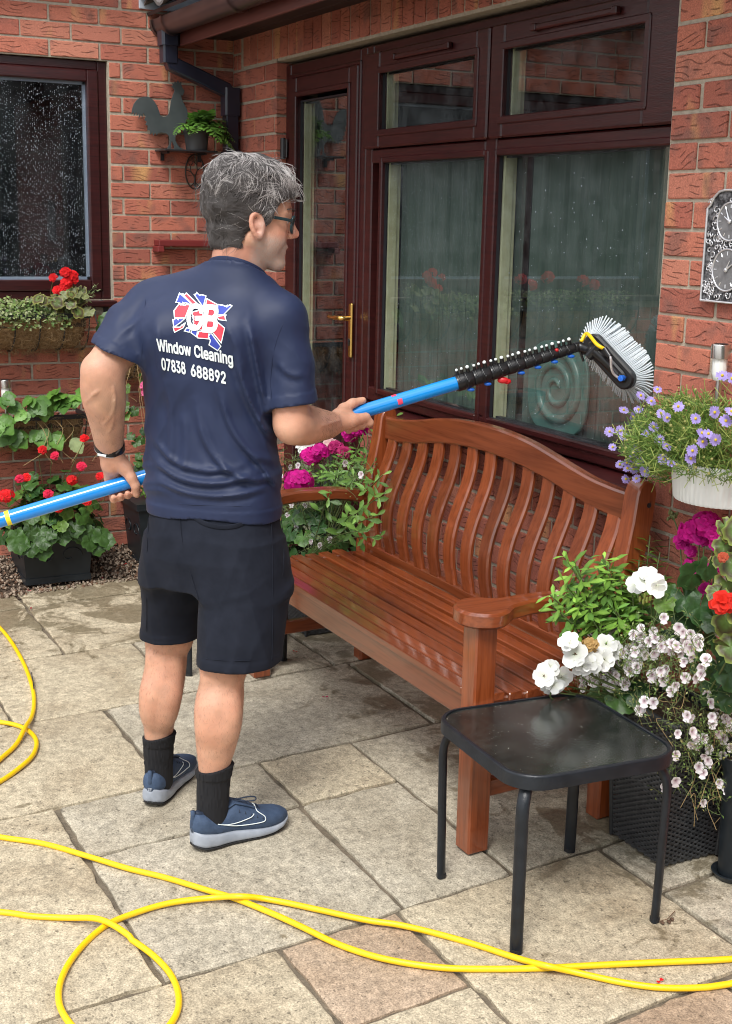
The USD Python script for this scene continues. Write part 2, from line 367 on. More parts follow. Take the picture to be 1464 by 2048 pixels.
def slab_mat(name, c1, c2, c3):
    N = {'g': ('geometry', {}), 'oi': ('object_info', {}), 'of': ('vector_math', {'math_type': 'scale', 'vector1': (31, 17, 5)}), 'ps': ('vector_math', {'math_type': 'add'}),
         'n1': ('noise_texture', {'scale': 3.5, 'detail': 5.0, 'roughness': 0.6, 'distortion': 0.6}), 'r1': ('rgb_ramp', {'ramp': [(.25, c1), (.5, c2), (.75, c3)]}),
         'n2': ('noise_texture', {'scale': 210.0, 'detail': 3.0, 'roughness': 0.75}), 'v2': ('map_range', {'from_min': 0.30, 'from_max': 0.70, 'to_min': 0.50, 'to_max': 1.46}),
         'n5': ('noise_texture', {'scale': 38.0, 'detail': 6.0, 'roughness': 0.75}), 'v5': ('map_range', {'from_min': 0.32, 'from_max': 0.68, 'to_min': 0.62, 'to_max': 1.32}),
         'vv': ('math', {'math_type': 'multiply'}), 'hs': ('hsv', {}),
         'nd': ('noise_texture', {'scale': 85.0, 'detail': 2.0}), 'rd': ('map_range', {'from_min': 0.645, 'from_max': 0.70, 'to_min': 0.0, 'to_max': 0.6, 'clamp': True}), 'mk': ('mix', {'color2': (.06, .05, .035)}),
         # damp film: olive brown patches, more of them near the flower bed and under the bench
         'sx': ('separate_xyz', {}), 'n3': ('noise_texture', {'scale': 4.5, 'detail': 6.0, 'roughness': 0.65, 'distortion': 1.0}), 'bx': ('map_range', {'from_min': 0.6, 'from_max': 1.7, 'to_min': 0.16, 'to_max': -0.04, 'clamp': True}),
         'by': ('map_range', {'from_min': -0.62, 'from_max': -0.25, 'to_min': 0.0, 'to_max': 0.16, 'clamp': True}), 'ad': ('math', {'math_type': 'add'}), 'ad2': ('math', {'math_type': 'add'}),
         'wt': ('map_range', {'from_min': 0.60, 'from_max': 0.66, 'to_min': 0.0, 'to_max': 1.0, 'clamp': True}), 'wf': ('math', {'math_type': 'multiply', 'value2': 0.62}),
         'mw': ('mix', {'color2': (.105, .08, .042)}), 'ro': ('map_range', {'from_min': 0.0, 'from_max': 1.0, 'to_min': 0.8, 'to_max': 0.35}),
         'n4': ('noise_texture', {'scale': 9.0, 'detail': 8.0, 'roughness': 0.6}), 'hh': ('math', {'math_type': 'multiply_add', 'value2': 0.09}),
         'b': ('bump', {'distance': 0.011, 'strength': 0.8}), 'p': ('principled_bsdf', {'specular_ior_level': 0.3})}
    L = [('oi.random', 'of.scale'), ('of.vector', 'ps.vector1'), ('g.position', 'ps.vector2'), ('ps.vector', 'n1.vector'), ('n1.fac', 'r1.fac'), ('ps.vector', 'n2.vector'), ('n2.fac', 'v2.value'),
         ('ps.vector', 'n5.vector'), ('n5.fac', 'v5.value'), ('v2.result', 'vv.value1'), ('v5.result', 'vv.value2'), ('vv.value', 'hs.value'), ('r1.color', 'hs.color'),
         ('ps.vector', 'nd.vector'), ('nd.fac', 'rd.value'), ('rd.result', 'mk.fac'), ('hs.color', 'mk.color1'),
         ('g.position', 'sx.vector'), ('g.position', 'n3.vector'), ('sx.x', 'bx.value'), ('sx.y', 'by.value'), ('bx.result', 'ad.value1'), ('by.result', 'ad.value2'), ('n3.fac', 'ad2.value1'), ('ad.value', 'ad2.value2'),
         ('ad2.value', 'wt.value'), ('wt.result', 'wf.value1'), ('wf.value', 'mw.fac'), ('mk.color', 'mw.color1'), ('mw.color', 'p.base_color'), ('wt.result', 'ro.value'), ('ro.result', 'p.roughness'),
         ('ps.vector', 'n4.vector'), ('n5.fac', 'hh.value1'), ('n4.fac', 'hh.value3'), ('hh.value', 'b.height'), ('b.normal', 'p.normal')]
    usdkit.material(stage, mat_path(name), N, L, surface='p.BSDF')
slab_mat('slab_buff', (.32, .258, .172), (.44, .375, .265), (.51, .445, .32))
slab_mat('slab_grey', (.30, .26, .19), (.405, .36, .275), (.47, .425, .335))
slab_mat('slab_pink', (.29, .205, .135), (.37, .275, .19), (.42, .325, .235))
mat('mortar', (.30, .255, .195), (.44, .385, .30), scale=60, rough=.95, bump=.003, bscale=220)
mat('joint', (.085, .07, .048), (.20, .16, .112), scale=25, rough=.95, bump=.006, bscale=120)
mat('soil', (.035, .022, .014), (.09, .06, .04), scale=40, rough=.95, bump=.01, bscale=90)
mat('pebble', (.16, .11, .075), (.36, .29, .22), scale=30, rough=.75, rnd=.6)
mat('bark', (.07, .035, .02), (.15, .085, .05), scale=60, rough=.85, rnd=.5)
mat('mahogany', (.020, .0038, .0042), (.042, .0072, .007), scale=6, stretch=(1, 1, 14), rough=.32, bump=.0006, bscale=40, lo=.35, hi=.65, spec=.45)
mat('mahogany_h', (.020, .0038, .0042), (.042, .0072, .007), scale=6, stretch=(.7, .7, 22), rough=.32, bump=.0006, bscale=40, lo=.35, hi=.65, spec=.45)
mat('gasket', (.012, .012, .016), rough=.45)
mat('spacer', (.42, .40, .24), (.55, .53, .36), scale=20, rough=.5)
mat('gutter', (.026, .016, .016), (.045, .026, .024), scale=12, rough=.35, spec=.5)
mat('pipe', (.008, .010, .020), (.016, .018, .030), scale=9, rough=.3)
mat('fascia', (.070, .018, .015), (.095, .026, .02), scale=14, stretch=(.6, 8, 8), rough=.45)
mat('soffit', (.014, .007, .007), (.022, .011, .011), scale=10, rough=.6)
mat('lead', (.32, .36, .42), (.50, .54, .60), scale=7, rough=.45, metal=.2)
mat('roof_tile', (.07, .065, .065), (.16, .14, .13), scale=25, rough=.9, bump=.004)
mat('curtain', (.050, .074, .064), (.072, .098, .086), scale=90, stretch=(1, 1, .02), rough=.9)
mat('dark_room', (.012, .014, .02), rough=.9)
mat('black_metal', (.010, .011, .013), (.020, .021, .024), scale=30, rough=.42, spec=.5)
mat('table_metal', (.007, .009, .012), (.014, .017, .022), scale=22, rough=.36, spec=.35, bump=.0006, bscale=260)
mat('grey_steel', (.050, .062, .064), (.085, .098, .098), scale=8, rough=.5, metal=.3)
mat('bronze', (.018, .012, .009), (.03, .022, .016), rough=.5, scale=20)
mat('red_paint', (.12, .012, .012), (.17, .02, .018), scale=12, stretch=(4, .6, 4), rough=.5)
mat('brass', (.80, .50, .13), (.86, .58, .19), rough=.22, metal=1.0)
mat('chrome', (.62, .60, .56), rough=.25, metal=1.0)
mat('silver_cast', (.014, .014, .016), (.22, .22, .23), scale=90, rough=.5, metal=.3, lo=.42, hi=.66)
mat('silver', (.72, .72, .74), rough=.35, metal=.8)
mat('dial_face', (.14, .14, .145), (.26, .26, .265), scale=40, rough=.5, metal=.4)
for ax, st in (('x', (.5, 9, 9)), ('y', (9, .5, 9)), ('z', (9, 9, .5))):
    mat('wood_'+ax, (.092, .0165, .0038), (.262, .060, .0145), scale=7, stretch=st, rough=.30, rough2=.42, bump=.0006, bscale=26, rnd=.26, lo=.22, hi=.80, detail=7, spec=.5, coat=.9, distort=.4)
mat('coir', (.12, .065, .025), (.30, .185, .085), scale=45, rough=.95, bump=.012, bscale=70)
mat('coir_strand', (.20, .125, .055), (.34, .225, .115), scale=300, rough=.9)
mat('rattan', (.018, .019, .021), (.055, .056, .058), scale=60, rough=.5, spec=.35, rnd=.3)
mat('planter_black', (.006, .009, .012), (.014, .018, .022), scale=16, rough=.4, spec=.35)
mat('pot_grey', (.028, .028, .03), (.045, .045, .046), scale=10, rough=.6)
mat('white_plastic', (.72, .73, .70), (.78, .78, .76), scale=10, rough=.35)
mat('turquoise', (.045, .115, .105), (.08, .17, .155), scale=22, rough=.35)
mat('teal_plastic', (.02, .16, .22), rough=.35)
mat('hose', (.82, .50, .004), (.90, .58, .008), scale=6, rough=.38, bump=.0004, bscale=500)
mat('print_black', (.02, .02, .02), rough=.6)
mat('pole_blue', (.005, .20, .62), (.007, .26, .72), scale=5, rough=.22, coat=.5, spec=.5)
mat('tape_pink', (.75, .06, .12), rough=.4)
mat('tape_yellow', (.85, .68, .02), rough=.4)
mat('black_plastic', (.006, .006, .007), (.013, .013, .014), scale=30, rough=.33)
mat('blue_plastic', (.012, .12, .55), rough=.35)
mat('red_plastic', (.55, .015, .02), rough=.35)
mat('bristle', (.70, .76, .80), (.82, .86, .88), scale=40, rough=.4, trans=.25)
mat('skin', (.93, .93, .93), (1.07, 1.03, 1.0), scale=40, rough=.48, col=True, sss=.12, bump=.0009, bscale=320, spec=.4)
mat('shirt', (.0120, .0200, .055), (.0165, .0255, .066), scale=14, rough=.55, bump=.0003, bscale=900, sheen=.03, spec=.32)
mat('shorts', (.007, .009, .016), (.012, .0145, .024), scale=22, rough=.85, bump=.0005, bscale=700, sheen=.02, spec=.2)
mat('sock', (.003, .003, .005), (.006, .006, .008), scale=40, rough=.9, bump=.002, bscale=150, bstretch=(1, 1, .05))
mat('shoe_upper', (.030, .055, .105), (.048, .080, .145), scale=60, rough=.75, bump=.0012, bscale=500)
mat('shoe_dark', (.012, .022, .045), rough=.7)
mat('shoe_sole', (.25, .28, .33), (.34, .37, .42), scale=25, rough=.6)
mat('rubber', (.012, .012, .013), rough=.7)
mat('print_white', (.74, .80, .80), rough=.6)
mat('print_red', (.60, .035, .06), rough=.6)
mat('print_blue', (.03, .055, .36), rough=.6)
mat('lens_frame', (.012, .028, .032), rough=.3)
mat('eye_white', (.7, .68, .65), rough=.25)
mat('leaf', (.85, .85, .85), (1.15, 1.15, 1.1), scale=35, rough=.42, col=True, rnd=.22, trans=.22, spec=.35, bump=.0012, bscale=120)
mat('petal', (.92, .92, .92), (1.05, 1.05, 1.05), scale=60, rough=.6, col=True, rnd=.10, trans=.3, spec=.2)
mat('stem', (.06, .10, .025), (.12, .15, .05), scale=30, rough=.6)
mat('dry', (.26, .17, .07), (.45, .33, .16), scale=60, rough=.85)
mat('hedge', (.006, .013, .005), (.02, .038, .012), scale=9, rough=.8)
mat('droplet', (.42, .48, .56), rough=.1, spec=.6)

def hair_mat(name, c1, c2, k):
    N = {'hi': ('hair_info', {}), 'w': ('white_noise_texture', {'dimensions': '1D'}), 'r': ('rgb_ramp', {'ramp': [(.1, c1), (.5, tuple((np.array(c1)+np.array(c2))/2.6)), (.9, c2)]}),
         'm': ('math', {'math_type': 'multiply', 'value2': 13.7}), 'p': ('principled_bsdf', {'roughness': 0.42, 'specular_ior_level': 0.35})}
    usdkit.material(stage, mat_path(name), N, [('hi.index', 'm.value1'), ('m.value', 'w.w'), ('w.value', 'r.fac'), ('r.color', 'p.base_color')], surface='p.BSDF')
hair_mat('hair_strand', (.024, .020, .020), (.15, .135, .13), 1)
hair_mat('body_hair', (.05, .03, .02), (.12, .075, .05), 1)
hair_mat('hair_light', (.30, .275, .26), (.66, .62, .60), 1)
mat('hair_base', (.014, .011, .011), (.05, .044, .043), scale=55, stretch=(.5, 2.5, 1), rough=.6, bump=.004, bscale=150, lo=.35, hi=.75)
mat('stubble', (.36, .30, .26), (.6, .56, .52), scale=300, rough=.6)

def glass_mat(name, tint, rough=0.0, dirt=0.0, ior=1.95):
    N = {'fr': ('fresnel', {}), 'io': ('mix_float', {'a': ior, 'b': 1/ior}), 'ge': ('geometry', {}), 'tr': ('transparent_bsdf', {'color': tint}), 'gl': ('glossy_bsdf', {'roughness': rough, 'color': (.95, .97, .98)}),
         'df': ('diffuse_bsdf', {'color': (.40, .44, .44)}), 'n': ('noise_texture', {'scale': 7.0, 'detail': 6.0, 'roughness': .7}), 'nr': ('map_range', {'from_min': .4, 'from_max': .75, 'to_min': 0.0, 'to_max': dirt, 'clamp': True}),
         'md': ('mix_closure', {}), 'ms': ('mix_closure', {})}
    usdkit.material(stage, mat_path(name), N, [('fr.fac', 'ms.fac'), ('ge.backfacing', 'io.fac'), ('io.result', 'fr.IOR'), ('ge.position', 'n.vector'), ('n.fac', 'nr.value'), ('nr.result', 'md.fac'), ('tr.BSDF', 'md.closure1'), ('df.BSDF', 'md.closure2'),
                    ('md.closure', 'ms.closure1'), ('gl.BSDF', 'ms.closure2')], surface='ms.closure')
glass_mat('glass', (.86, .91, .89), 0.0, 0.06)
glass_mat('glass_left', (.75, .80, .85), 0.02, 0.03, 1.5)
glass_mat('lens', (.95, .97, .97), 0.0, 0.0, 1.4)
# ------------------------------------------------------------------ ground and paving
def sheet(x0, x1, y0, y1, z): return np.array([[x0, y0, z], [x1, y0, z], [x1, y1, z], [x0, y1, z]], float), np.array([[0, 1, 2], [0, 2, 3]])
g = solo('ground', sheet(-30, 60, -60, 40, -0.07), 'soil', 'dark bare soil below the paving', 'ground', kind='structure')
patio = thing('patio', 'patio of weathered buff and grey riven stone slabs', 'patio', kind='structure')
part(patio, 'mortar_bed', box(0.30, 9.0, -6.0, 0.0, -0.06, -0.012), 'joint')
def skew(x, y): return x-0.10*(y+0.9)
def slab(x0, x1, y0, y1, m, dz=0.0):
    g = 0.0075; pts = []
    rs = np.random.default_rng(int(1e4*(x0+7)+97*(y0+5)))
    def edge(a, b):
        n = max(4, int(np.hypot(b[0]-a[0], b[1]-a[1])/0.035))
        for i in range(n):
            t = i/n; pts.append((a[0]+(b[0]-a[0])*t, a[1]+(b[1]-a[1])*t))
    c = [(x0+g, y0+g), (x1-g, y0+g), (x1-g, y1-g), (x0+g, y1-g)]
    for i in range(4): edge(c[i], c[(i+1) % 4])
    p = np.array(pts); ctr = p.mean(0)
    cut = np.minimum(np.minimum(p[:, 0]-x0, x1-p[:, 0]), np.minimum(p[:, 1]-y0, y1-p[:, 1]))
    nz = fbm(np.column_stack([p*14, np.full(len(p), x0*9)]), 3, 3)-.5
    d = p-ctr; d /= np.linalg.norm(d, axis=1, keepdims=True)
    p = p+d*(nz*0.022)[:, None]+rs.normal(0, .0012, p.shape)
    for k in (0, len(p)//4): pass
    q = np.column_stack([skew(p[:, 0], p[:, 1]), p[:, 1]])
    n = len(q); qc = q.mean(0)
    tilt = rs.normal(0, .0025, 2)
    def ring(s, z): 
        r = qc+(q-qc)*s
        return np.column_stack([r, z+dz+(r-qc)@tilt])
    w = 0.007/np.abs(q-qc).max(); zt = (fbm(np.column_stack([q*20, np.zeros(n)]), 2, 5)-.5)*.006
    A, B, Cc = ring(1, -0.05), ring(1, -0.004), ring(1-w, 0.0)
    B[:, 2] += zt*.5; inner = []
    rings = [A, B, Cc]
    for s in (.82, .55, .25):
        r = ring((1-w)*s, 0.0); r[:, 2] += (fbm(np.column_stack([r[:, :2]*9, np.full(n, 3.0)]), 4, 8)-.5)*.010; rings.append(r)
    rings[2][:, 2] += zt
    v = np.concatenate(rings+[np.array([[*qc, dz+.001]])]); f = []; j = np.arange(n); j2 = (j+1) % n
    for k in range(len(rings)-1):
        a, b, c_, d_ = k*n+j, k*n+j2, (k+1)*n+j2, (k+1)*n+j
        f += [np.stack([a, b, c_], 1), np.stack([a, c_, d_], 1)]
    k = len(rings)-1; f.append(np.stack([k*n+j, k*n+j2, np.full(n, len(v)-1)], 1))
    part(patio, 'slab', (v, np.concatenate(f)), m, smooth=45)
XA, XB, XC, XD, XE, XF, XG, XH = .30, .575, 1.235, 1.865, 2.53, 2.86, 3.50, 3.85
B_, G_, P_ = 'slab_buff', 'slab_grey', 'slab_pink'
S = [(XA, XB, -1.85, -1.185, B_), (XA, XB, -1.185, -.62, B_), (XA, XB, -.62, -.02, G_), (XA, XB, -2.5, -1.85, G_),
     (XB, XC, -1.86, -1.19, B_), (XB, XC, -1.19, -.53, B_), (XB, XC, -.53, -.02, G_), (XB, XC, -2.5, -1.86, G_),
     (XC, XD, -2.45, -1.525, B_), (XC, XD, -1.525, -.915, B_), (XC, XD, -.915, -.30, G_), (XC, XD, -.30, -.01, G_),
     (XD, XE, -2.45, -1.215, B_), (XD, XE, -1.215, -.24, G_), (XD, XE, -.24, -.01, G_),
     (XE, XG, -2.45, -1.555, B_), (XE, XF, -1.555, -.905, G_), (XE, XF, -.905, -.572, B_), (XE, XG, -.572, -.01, G_),
     (XF, XG, -1.555, -.915, G_), (XF, XG, -.915, -.572, G_),
     (XG, 4.12, -2.45, -1.267, B_), (XG, XH, -1.267, -.94, P_), (XH, 4.45, -1.267, -.94, B_), (XG, 4.12, -.94, -.285, B_),
     (4.12, 4.7, -.94, -.42, P_), (4.12, 4.7, -.42, -.01, B_), (XG, 3.765, -.285, -.01, G_), (3.765, 4.12, -.285, -.01, G_), (4.45, 4.9, -2.45, -.94, G_), (4.12, 4.45, -2.45, -1.267, G_), (4.7, 4.9, -.94, -.01, B_)]
for s in S: slab(*s, dz=float(rng.normal(0, .0018)))
# slabs outside the frame keep the paving going
for ix in range(7):
    for iy in range(8):
        x, y = 4.9+ix*.6, -5.2+iy*.62
        slab(x, x+.6, y, y+.62, (B_, G_)[(ix+iy) % 2])
for ix in range(8):
    for iy in range(4):
        x, y = .30+ix*.575, -5.0+iy*.65
        slab(x, x+.575, y, min(y+.65, (-2.5 if ix < 2 else -2.45)), (B_, G_)[(ix*3+iy) % 2])

# gravel bed along the left wall
gb = thing('gravel_bed', 'strip of brown gravel and bark along the foot of the left brick wall', 'gravel', kind='stuff')
def bedz(x, y): return 0.005+0.075*np.clip((.36-x)/.34, 0, 1)
nx, ny = 10, 90
X, Y = np.meshgrid(np.linspace(.0, .42, nx), np.linspace(-3.2, 0, ny), indexing='ij')
bv = np.stack([skew(X, Y) if False else X-0.10*(Y+.9)*(X/.36), Y, bedz(X, Y)-.012+(fbm(np.stack([X*30, Y*30, X*0], -1), 3)-.5)*.012], -1).reshape(-1, 3)
ii, jj = np.meshgrid(np.arange(nx-1), np.arange(ny-1), indexing='ij'); a = (ii*ny+jj).ravel()
part(gb, 'soil', (bv, np.concatenate([np.stack([a, a+ny, a+ny+1], 1), np.stack([a, a+ny+1, a+1], 1)])), 'soil', smooth=True, kind='stuff')
oct_v = np.array([[1, 0, 0], [-1, 0, 0], [0, 1, 0], [0, -1, 0], [0, 0, 1], [0, 0, -1]], float); oct_f = _hull(oct_v)
for mname, num, lo, hi in (('pebble', 2600, .005, .012), ('bark', 1500, .006, .014)):
    for grp in range(4):
        ms = []
        for _ in range(num//4):
            x, y = rng.uniform(.0, .40), rng.uniform(-1.75, -.02); s = rng.uniform(lo, hi)
            v = oct_v*np.array([1, rng.uniform(.6, 1), rng.uniform(.35, .7) if mname == 'pebble' else .25])*s
            ms.append(rot((v+rng.normal(0, s*.12, v.shape), oct_f), rng.normal(size=3), rng.uniform(0, 3)))
            ms[-1] = (ms[-1][0]+[x-0.10*(y+.9)*(x/.36), y, bedz(x, y)+.001], oct_f)
        part(gb, {'pebble': 'pebbles', 'bark': 'bark_chips'}[mname], cat(*ms), mname, smooth=(mname == 'pebble'), kind='stuff')

# ------------------------------------------------------------------ brick walls
def wall_bricks(wall, along, z_off, joint_fn, holes, u0, u1, ztop, limit=296):
    """along 'y': wall in plane x=0 facing +x; along 'x': wall in plane y=0 facing -y"""
    L = []
    for c in range(int(ztop/.075)+1):
        z0, z1 = c*.075+z_off+.005, c*.075+z_off+.070
        for a, b in joint_fn(c, u0, u1):
            segs = [(a, b)]
            for (ha, hb, hz0, hz1) in holes:
                if z1 > hz0+.004 and z0 < hz1-.004:
                    ns = []
                    for (p, q) in segs:
                        if q <= ha or p >= hb: ns.append((p, q)); continue
                        if p < ha: ns.append((p, ha))
                        if q > hb: ns.append((hb, q))
                    segs = ns
            for (p, q) in segs:
                if q-p > .018: L.append((p, q, z0, z1))
    def mk(p, q, z0, z1):
        d = float(rng.normal(.0055, .0012)); e = rng.normal(0, .0011, 4); D = .10
        if along == 'y':
            return box(-D, d, p+.005+e[0], q-.005+e[1], z0+e[2], z1+e[3], .003)
        return box(p+.005+e[0], q-.005+e[1], -d, D, z0+e[2], z1+e[3], .003)
    vis = []
    for k, (p, q, z0, z1) in enumerate(L):
        m = ((p+q)/2, (z0+z1)/2); P = np.array([0, m[0], m[1]]) if along == 'y' else np.array([m[0], 0, m[1]])
        s = proj(P); w = (P-CAM)@_f
        inside = w > 0 and -60 < s[0] < 1530 and -40 < s[1] < 2100
        vis.append(-(q-p)/w/w if inside else 1)
    order = np.argsort(vis); rest = []
    for r, k in enumerate(order):
        if r < limit and vis[k] < 0: part(wall, 'brick', mk(*L[k]), 'brick')
        else: rest.append(mk(*L[k]))
    if rest: part(wall, 'brickwork', cat(*rest), 'brick', kind='stuff')
def bond(o1, o2):
    def f(c, u0, u1):
        o = o1 if c % 2 == 0 else o2; k0 = math.floor((u0-o)/.225)
        r = []
        for k in range(k0, int((u1-o)/.225)+2):
            a, b = max(u0, o+k*.225), min(u1, o+(k+1)*.225)
            if b > a: r.append((a, b))
        return r
    return f
wl = thing('brick_wall', 'orange red brick wall with the dark wet window, hanging troughs and metal cockerel', 'wall', kind='structure')
LW = (-2.50, -.608, 1.262, 2.325)            # left window opening (y0, y1, z0, z1)
wall_bricks(wl, 'y', 0.0, bond(-.545, -.420), [LW], -3.4, 0.0, 3.15)
mort = [box(-.22, .0, -3.4, LW[0]+.02, 0, 3.2), box(-.22, .0, LW[1], 0.3, 0, 3.2), box(-.22, .0, LW[0]+.02, LW[1], 0, LW[2]), box(-.22, .0, LW[0]+.02, LW[1], LW[3], 3.2)]
part(wl, 'mortar', cat(*mort), 'mortar')
ww = thing('brick_wall', 'shaded red brick wall around the glazed door and window, behind the bench', 'wall', kind='structure')
DW = (.53, 3.195, .93, 2.318); DD = (.53, 1.40, 0.02, 2.318)   # opening for window, and for the door
def head(c, u0, u1): return bond(3.31, 3.4225)(c, u0, u1)
wall_bricks(ww, 'x', -.008, head, [DW, DD, (0.1, 3.2, 2.318, 2.60)], 0.004, 4.6, 2.62, limit=250)
for k in range(36):                             # soldier course over the opening
    x = .13+k*.086
    if x < 3.13: part(ww, 'soldier_brick', box(x, x+.076, -float(rng.normal(.0055, .001)), .1, 2.330, 2.545, .003), 'brick')
part(ww, 'mortar', cat(box(0.0, .512, 0, .2, 0, 2.62), box(.53, 3.195, 0, .2, 2.318, 2.62), box(3.195, 4.6, 0, .2, 0, 2.62), box(1.40, 3.195, .0, .2, 0, .93)), 'mortar')
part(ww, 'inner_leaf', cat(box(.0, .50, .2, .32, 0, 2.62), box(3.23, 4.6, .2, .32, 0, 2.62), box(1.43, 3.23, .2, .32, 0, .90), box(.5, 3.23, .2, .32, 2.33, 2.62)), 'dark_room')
# the rooms behind the glass, closed boxes
room = thing('interior_room', 'dim room behind the patio window with pale net curtain', 'room', kind='structure')
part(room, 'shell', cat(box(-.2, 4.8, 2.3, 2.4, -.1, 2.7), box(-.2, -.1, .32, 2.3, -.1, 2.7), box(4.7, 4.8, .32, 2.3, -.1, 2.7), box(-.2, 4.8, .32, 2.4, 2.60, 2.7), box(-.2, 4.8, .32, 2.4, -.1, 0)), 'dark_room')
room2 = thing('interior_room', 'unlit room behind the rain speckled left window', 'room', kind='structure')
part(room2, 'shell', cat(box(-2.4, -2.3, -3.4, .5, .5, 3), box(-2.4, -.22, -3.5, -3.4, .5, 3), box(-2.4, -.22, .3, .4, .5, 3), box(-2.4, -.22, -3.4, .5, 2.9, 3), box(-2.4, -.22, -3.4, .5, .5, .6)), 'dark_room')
def curtain(x0, x1, z0, z1, y, amp=.0055, per=.062):
    n = int((x1-x0)/per*8); x = np.linspace(x0, x1, n); ph = x/per*2*np.pi+np.sin(x*9)*1.2
    P = np.concatenate([np.column_stack([x+.004*np.sin(ph*1.7), y+amp*np.sin(ph)*(.5+.5*s)+.006*np.sin(ph*2.3+s), np.full(n, z)]) for s, z in ((.4, z1), (.8, (z0+z1)/2), (1.0, z0))])
    f = []; j = np.arange(n-1)
    for k in range(2):
        a = k*n+j; f += [np.stack([a, a+1, a+n+1], 1), np.stack([a, a+n+1, a+n], 1)]
    return P, np.concatenate(f)[:, ::-1]
cu = thing('net_curtain', 'long grey green pleated net curtain hanging behind the big window panes', 'curtain', (2.3, .2, 1))
part(cu, 'drape', curtain(1.45, 2.32, .95, 1.93, .135), 'curtain', smooth=True); part(cu, 'drape', curtain(2.34, 3.05, .95, 1.93, .14), 'curtain', smooth=True)
part(cu, 'curtain_rail', tube([[1.4, .14, 1.935], [3.2, .14, 1.935]], .012, 8), 'grey_steel')

# ------------------------------------------------------------------ window frames
FY = 0.036                                         # the frames stand 36 mm back from the brick face
def fx(x): return CAM[0]+(x-CAM[0])*(FY-CAM[1])/-CAM[1]
def fz(z): return CAM[2]+(z-CAM[2])*(FY-CAM[1])/-CAM[1]
def hbar(x0, x1, z0, z1, y0, y1): return box(x0, x1, y0, y1, z0, z1, .004)
def ring4(t, name, x0, x1, z0, z1, w, y0, y1, wb=None):
    """four mitred-looking members with a stepped bead round the glass"""
    wb = wb or w
    part(t, name, cat(box(x0, x0+w, y0, y1, z0, z1, .005), box(x0+w*.80, x0+w+.006, y0-.006, y0+.01, z0+wb*.8, z1-w*.8, .004)), 'mahogany')
    part(t, name, cat(box(x1-w, x1, y0, y1, z0, z1, .005), box(x1-w-.006, x1-w*.80, y0-.006, y0+.01, z0+wb*.8, z1-w*.8, .004)), 'mahogany')
    part(t, name, cat(box(x0+w, x1-w, y0+.001, y1, z1-w, z1-.001, .005), box(x0+w*.8, x1-w*.8, y0-.0065, y0+.01, z1-w-.006, z1-w*.8, .004)), 'mahogany_h')
    part(t, name, cat(box(x0+w, x1-w, y0+.001, y1, z0+.001, z0+wb, .005), box(x0+w*.8, x1-w*.8, y0-.0065, y0+.01, z0+wb*.8, z0+wb+.006, .004)), 'mahogany_h')
def glazing(t, x0, x1, z0, z1, yg, m='glass'):
    pane = part(t, 'pane', (np.array([[x0-.008, yg, z0-.008], [x1+.008, yg, z0-.008], [x1+.008, yg, z1+.008], [x0-.008, yg, z1+.008]]), np.array([[0, 1, 2], [0, 2, 3]])), m)
    b = .013
    part(t, 'spacer_bar', cat(box(x0-.004, x0+b*.7, yg+.006, yg+.038, z0, z1), box(x0-.004, x0+b*.2, yg+.040, yg+.055, z0, z1))  , 'spacer')
    part(t, 'spacer_bar', cat(box(x1-b, x1+.004, yg+.006, yg+.024, z0, z1), box(x0+b, x1-b, yg+.006, yg+.024, z1-b*.5, z1+.004), box(x0+b, x1-b, yg+.006, yg+.024, z0-.004, z0+b*.5)), 'gasket')
    part(t, 'gasket', cat(box(x0-.006, x0+.001, yg-.012, yg-.001, z0, z1), box(x1-.001, x1+.006, yg-.012, yg-.001, z0, z1), box(x0, x1, yg-.012, yg-.001, z1-.001, z1+.006), box(x0, x1, yg-.012, yg-.001, z0-.006, z0+.001)), 'gasket')
# glazed door
door = thing('glazed_door', 'dark mahogany framed door with one tall pane and brass handle', 'door', (fx(1.0), FY, 0))
dx0, dx1 = .535, fx(1.393)
ring4(door, 'door_frame', dx0, dx1, .03, fz(2.292), .055, FY, FY+.075)
lx0, lx1 = dx0+.060, dx1-.060
gx0, gx1, gz1 = fx(.752), fx(1.270), fz(2.133)
ring4(door, 'door_leaf', lx0, lx1, .09, fz(2.292)-.060, gx0-lx0, FY-.012, FY+.05, .13)
glazing(door, gx0, gx1, .235, gz1, FY+.022)
part(door, 'threshold', box(dx0, dx1, -.03, .12, .0, .03, .006), 'mahogany_h')
for zz in (1.95, 1.1, .35): part(door, 'hinge', cat(tube([[dx0+.012, FY-.018, zz-.045], [dx0+.012, FY-.018, zz+.045]], .012, 8), box(dx0+.012, dx0+.055, FY-.02, FY-.013, zz-.04, zz+.04, .003)), 'black_plastic')
hx, hz = fx(1.330), fz(1.222)
hp = part(door, 'handle', cat(box(hx-.014, hx+.014, FY-.026, FY-.013, hz-.115, hz+.105, .005)), 'brass')
part(hp, 'lever', tube(spline([[hx, FY-.02, hz+.045], [hx, FY-.06, hz+.045], [hx-.03, FY-.068, hz+.045], [hx-.075, FY-.066, hz+.043], [hx-.125, FY-.060, hz+.043]], 5), [.010]*5+[.010]*5+[.009]*5+[.0075]*5+[.0085], 10), 'brass', smooth=True)
part(hp, 'keyhole', cat(tube([[hx, FY-.030, hz-.045], [hx, FY-.02, hz-.045]], .008, 12), box(hx-.003, hx+.003, FY-.031, FY-.02, hz-.066, hz-.045)), 'black_metal')
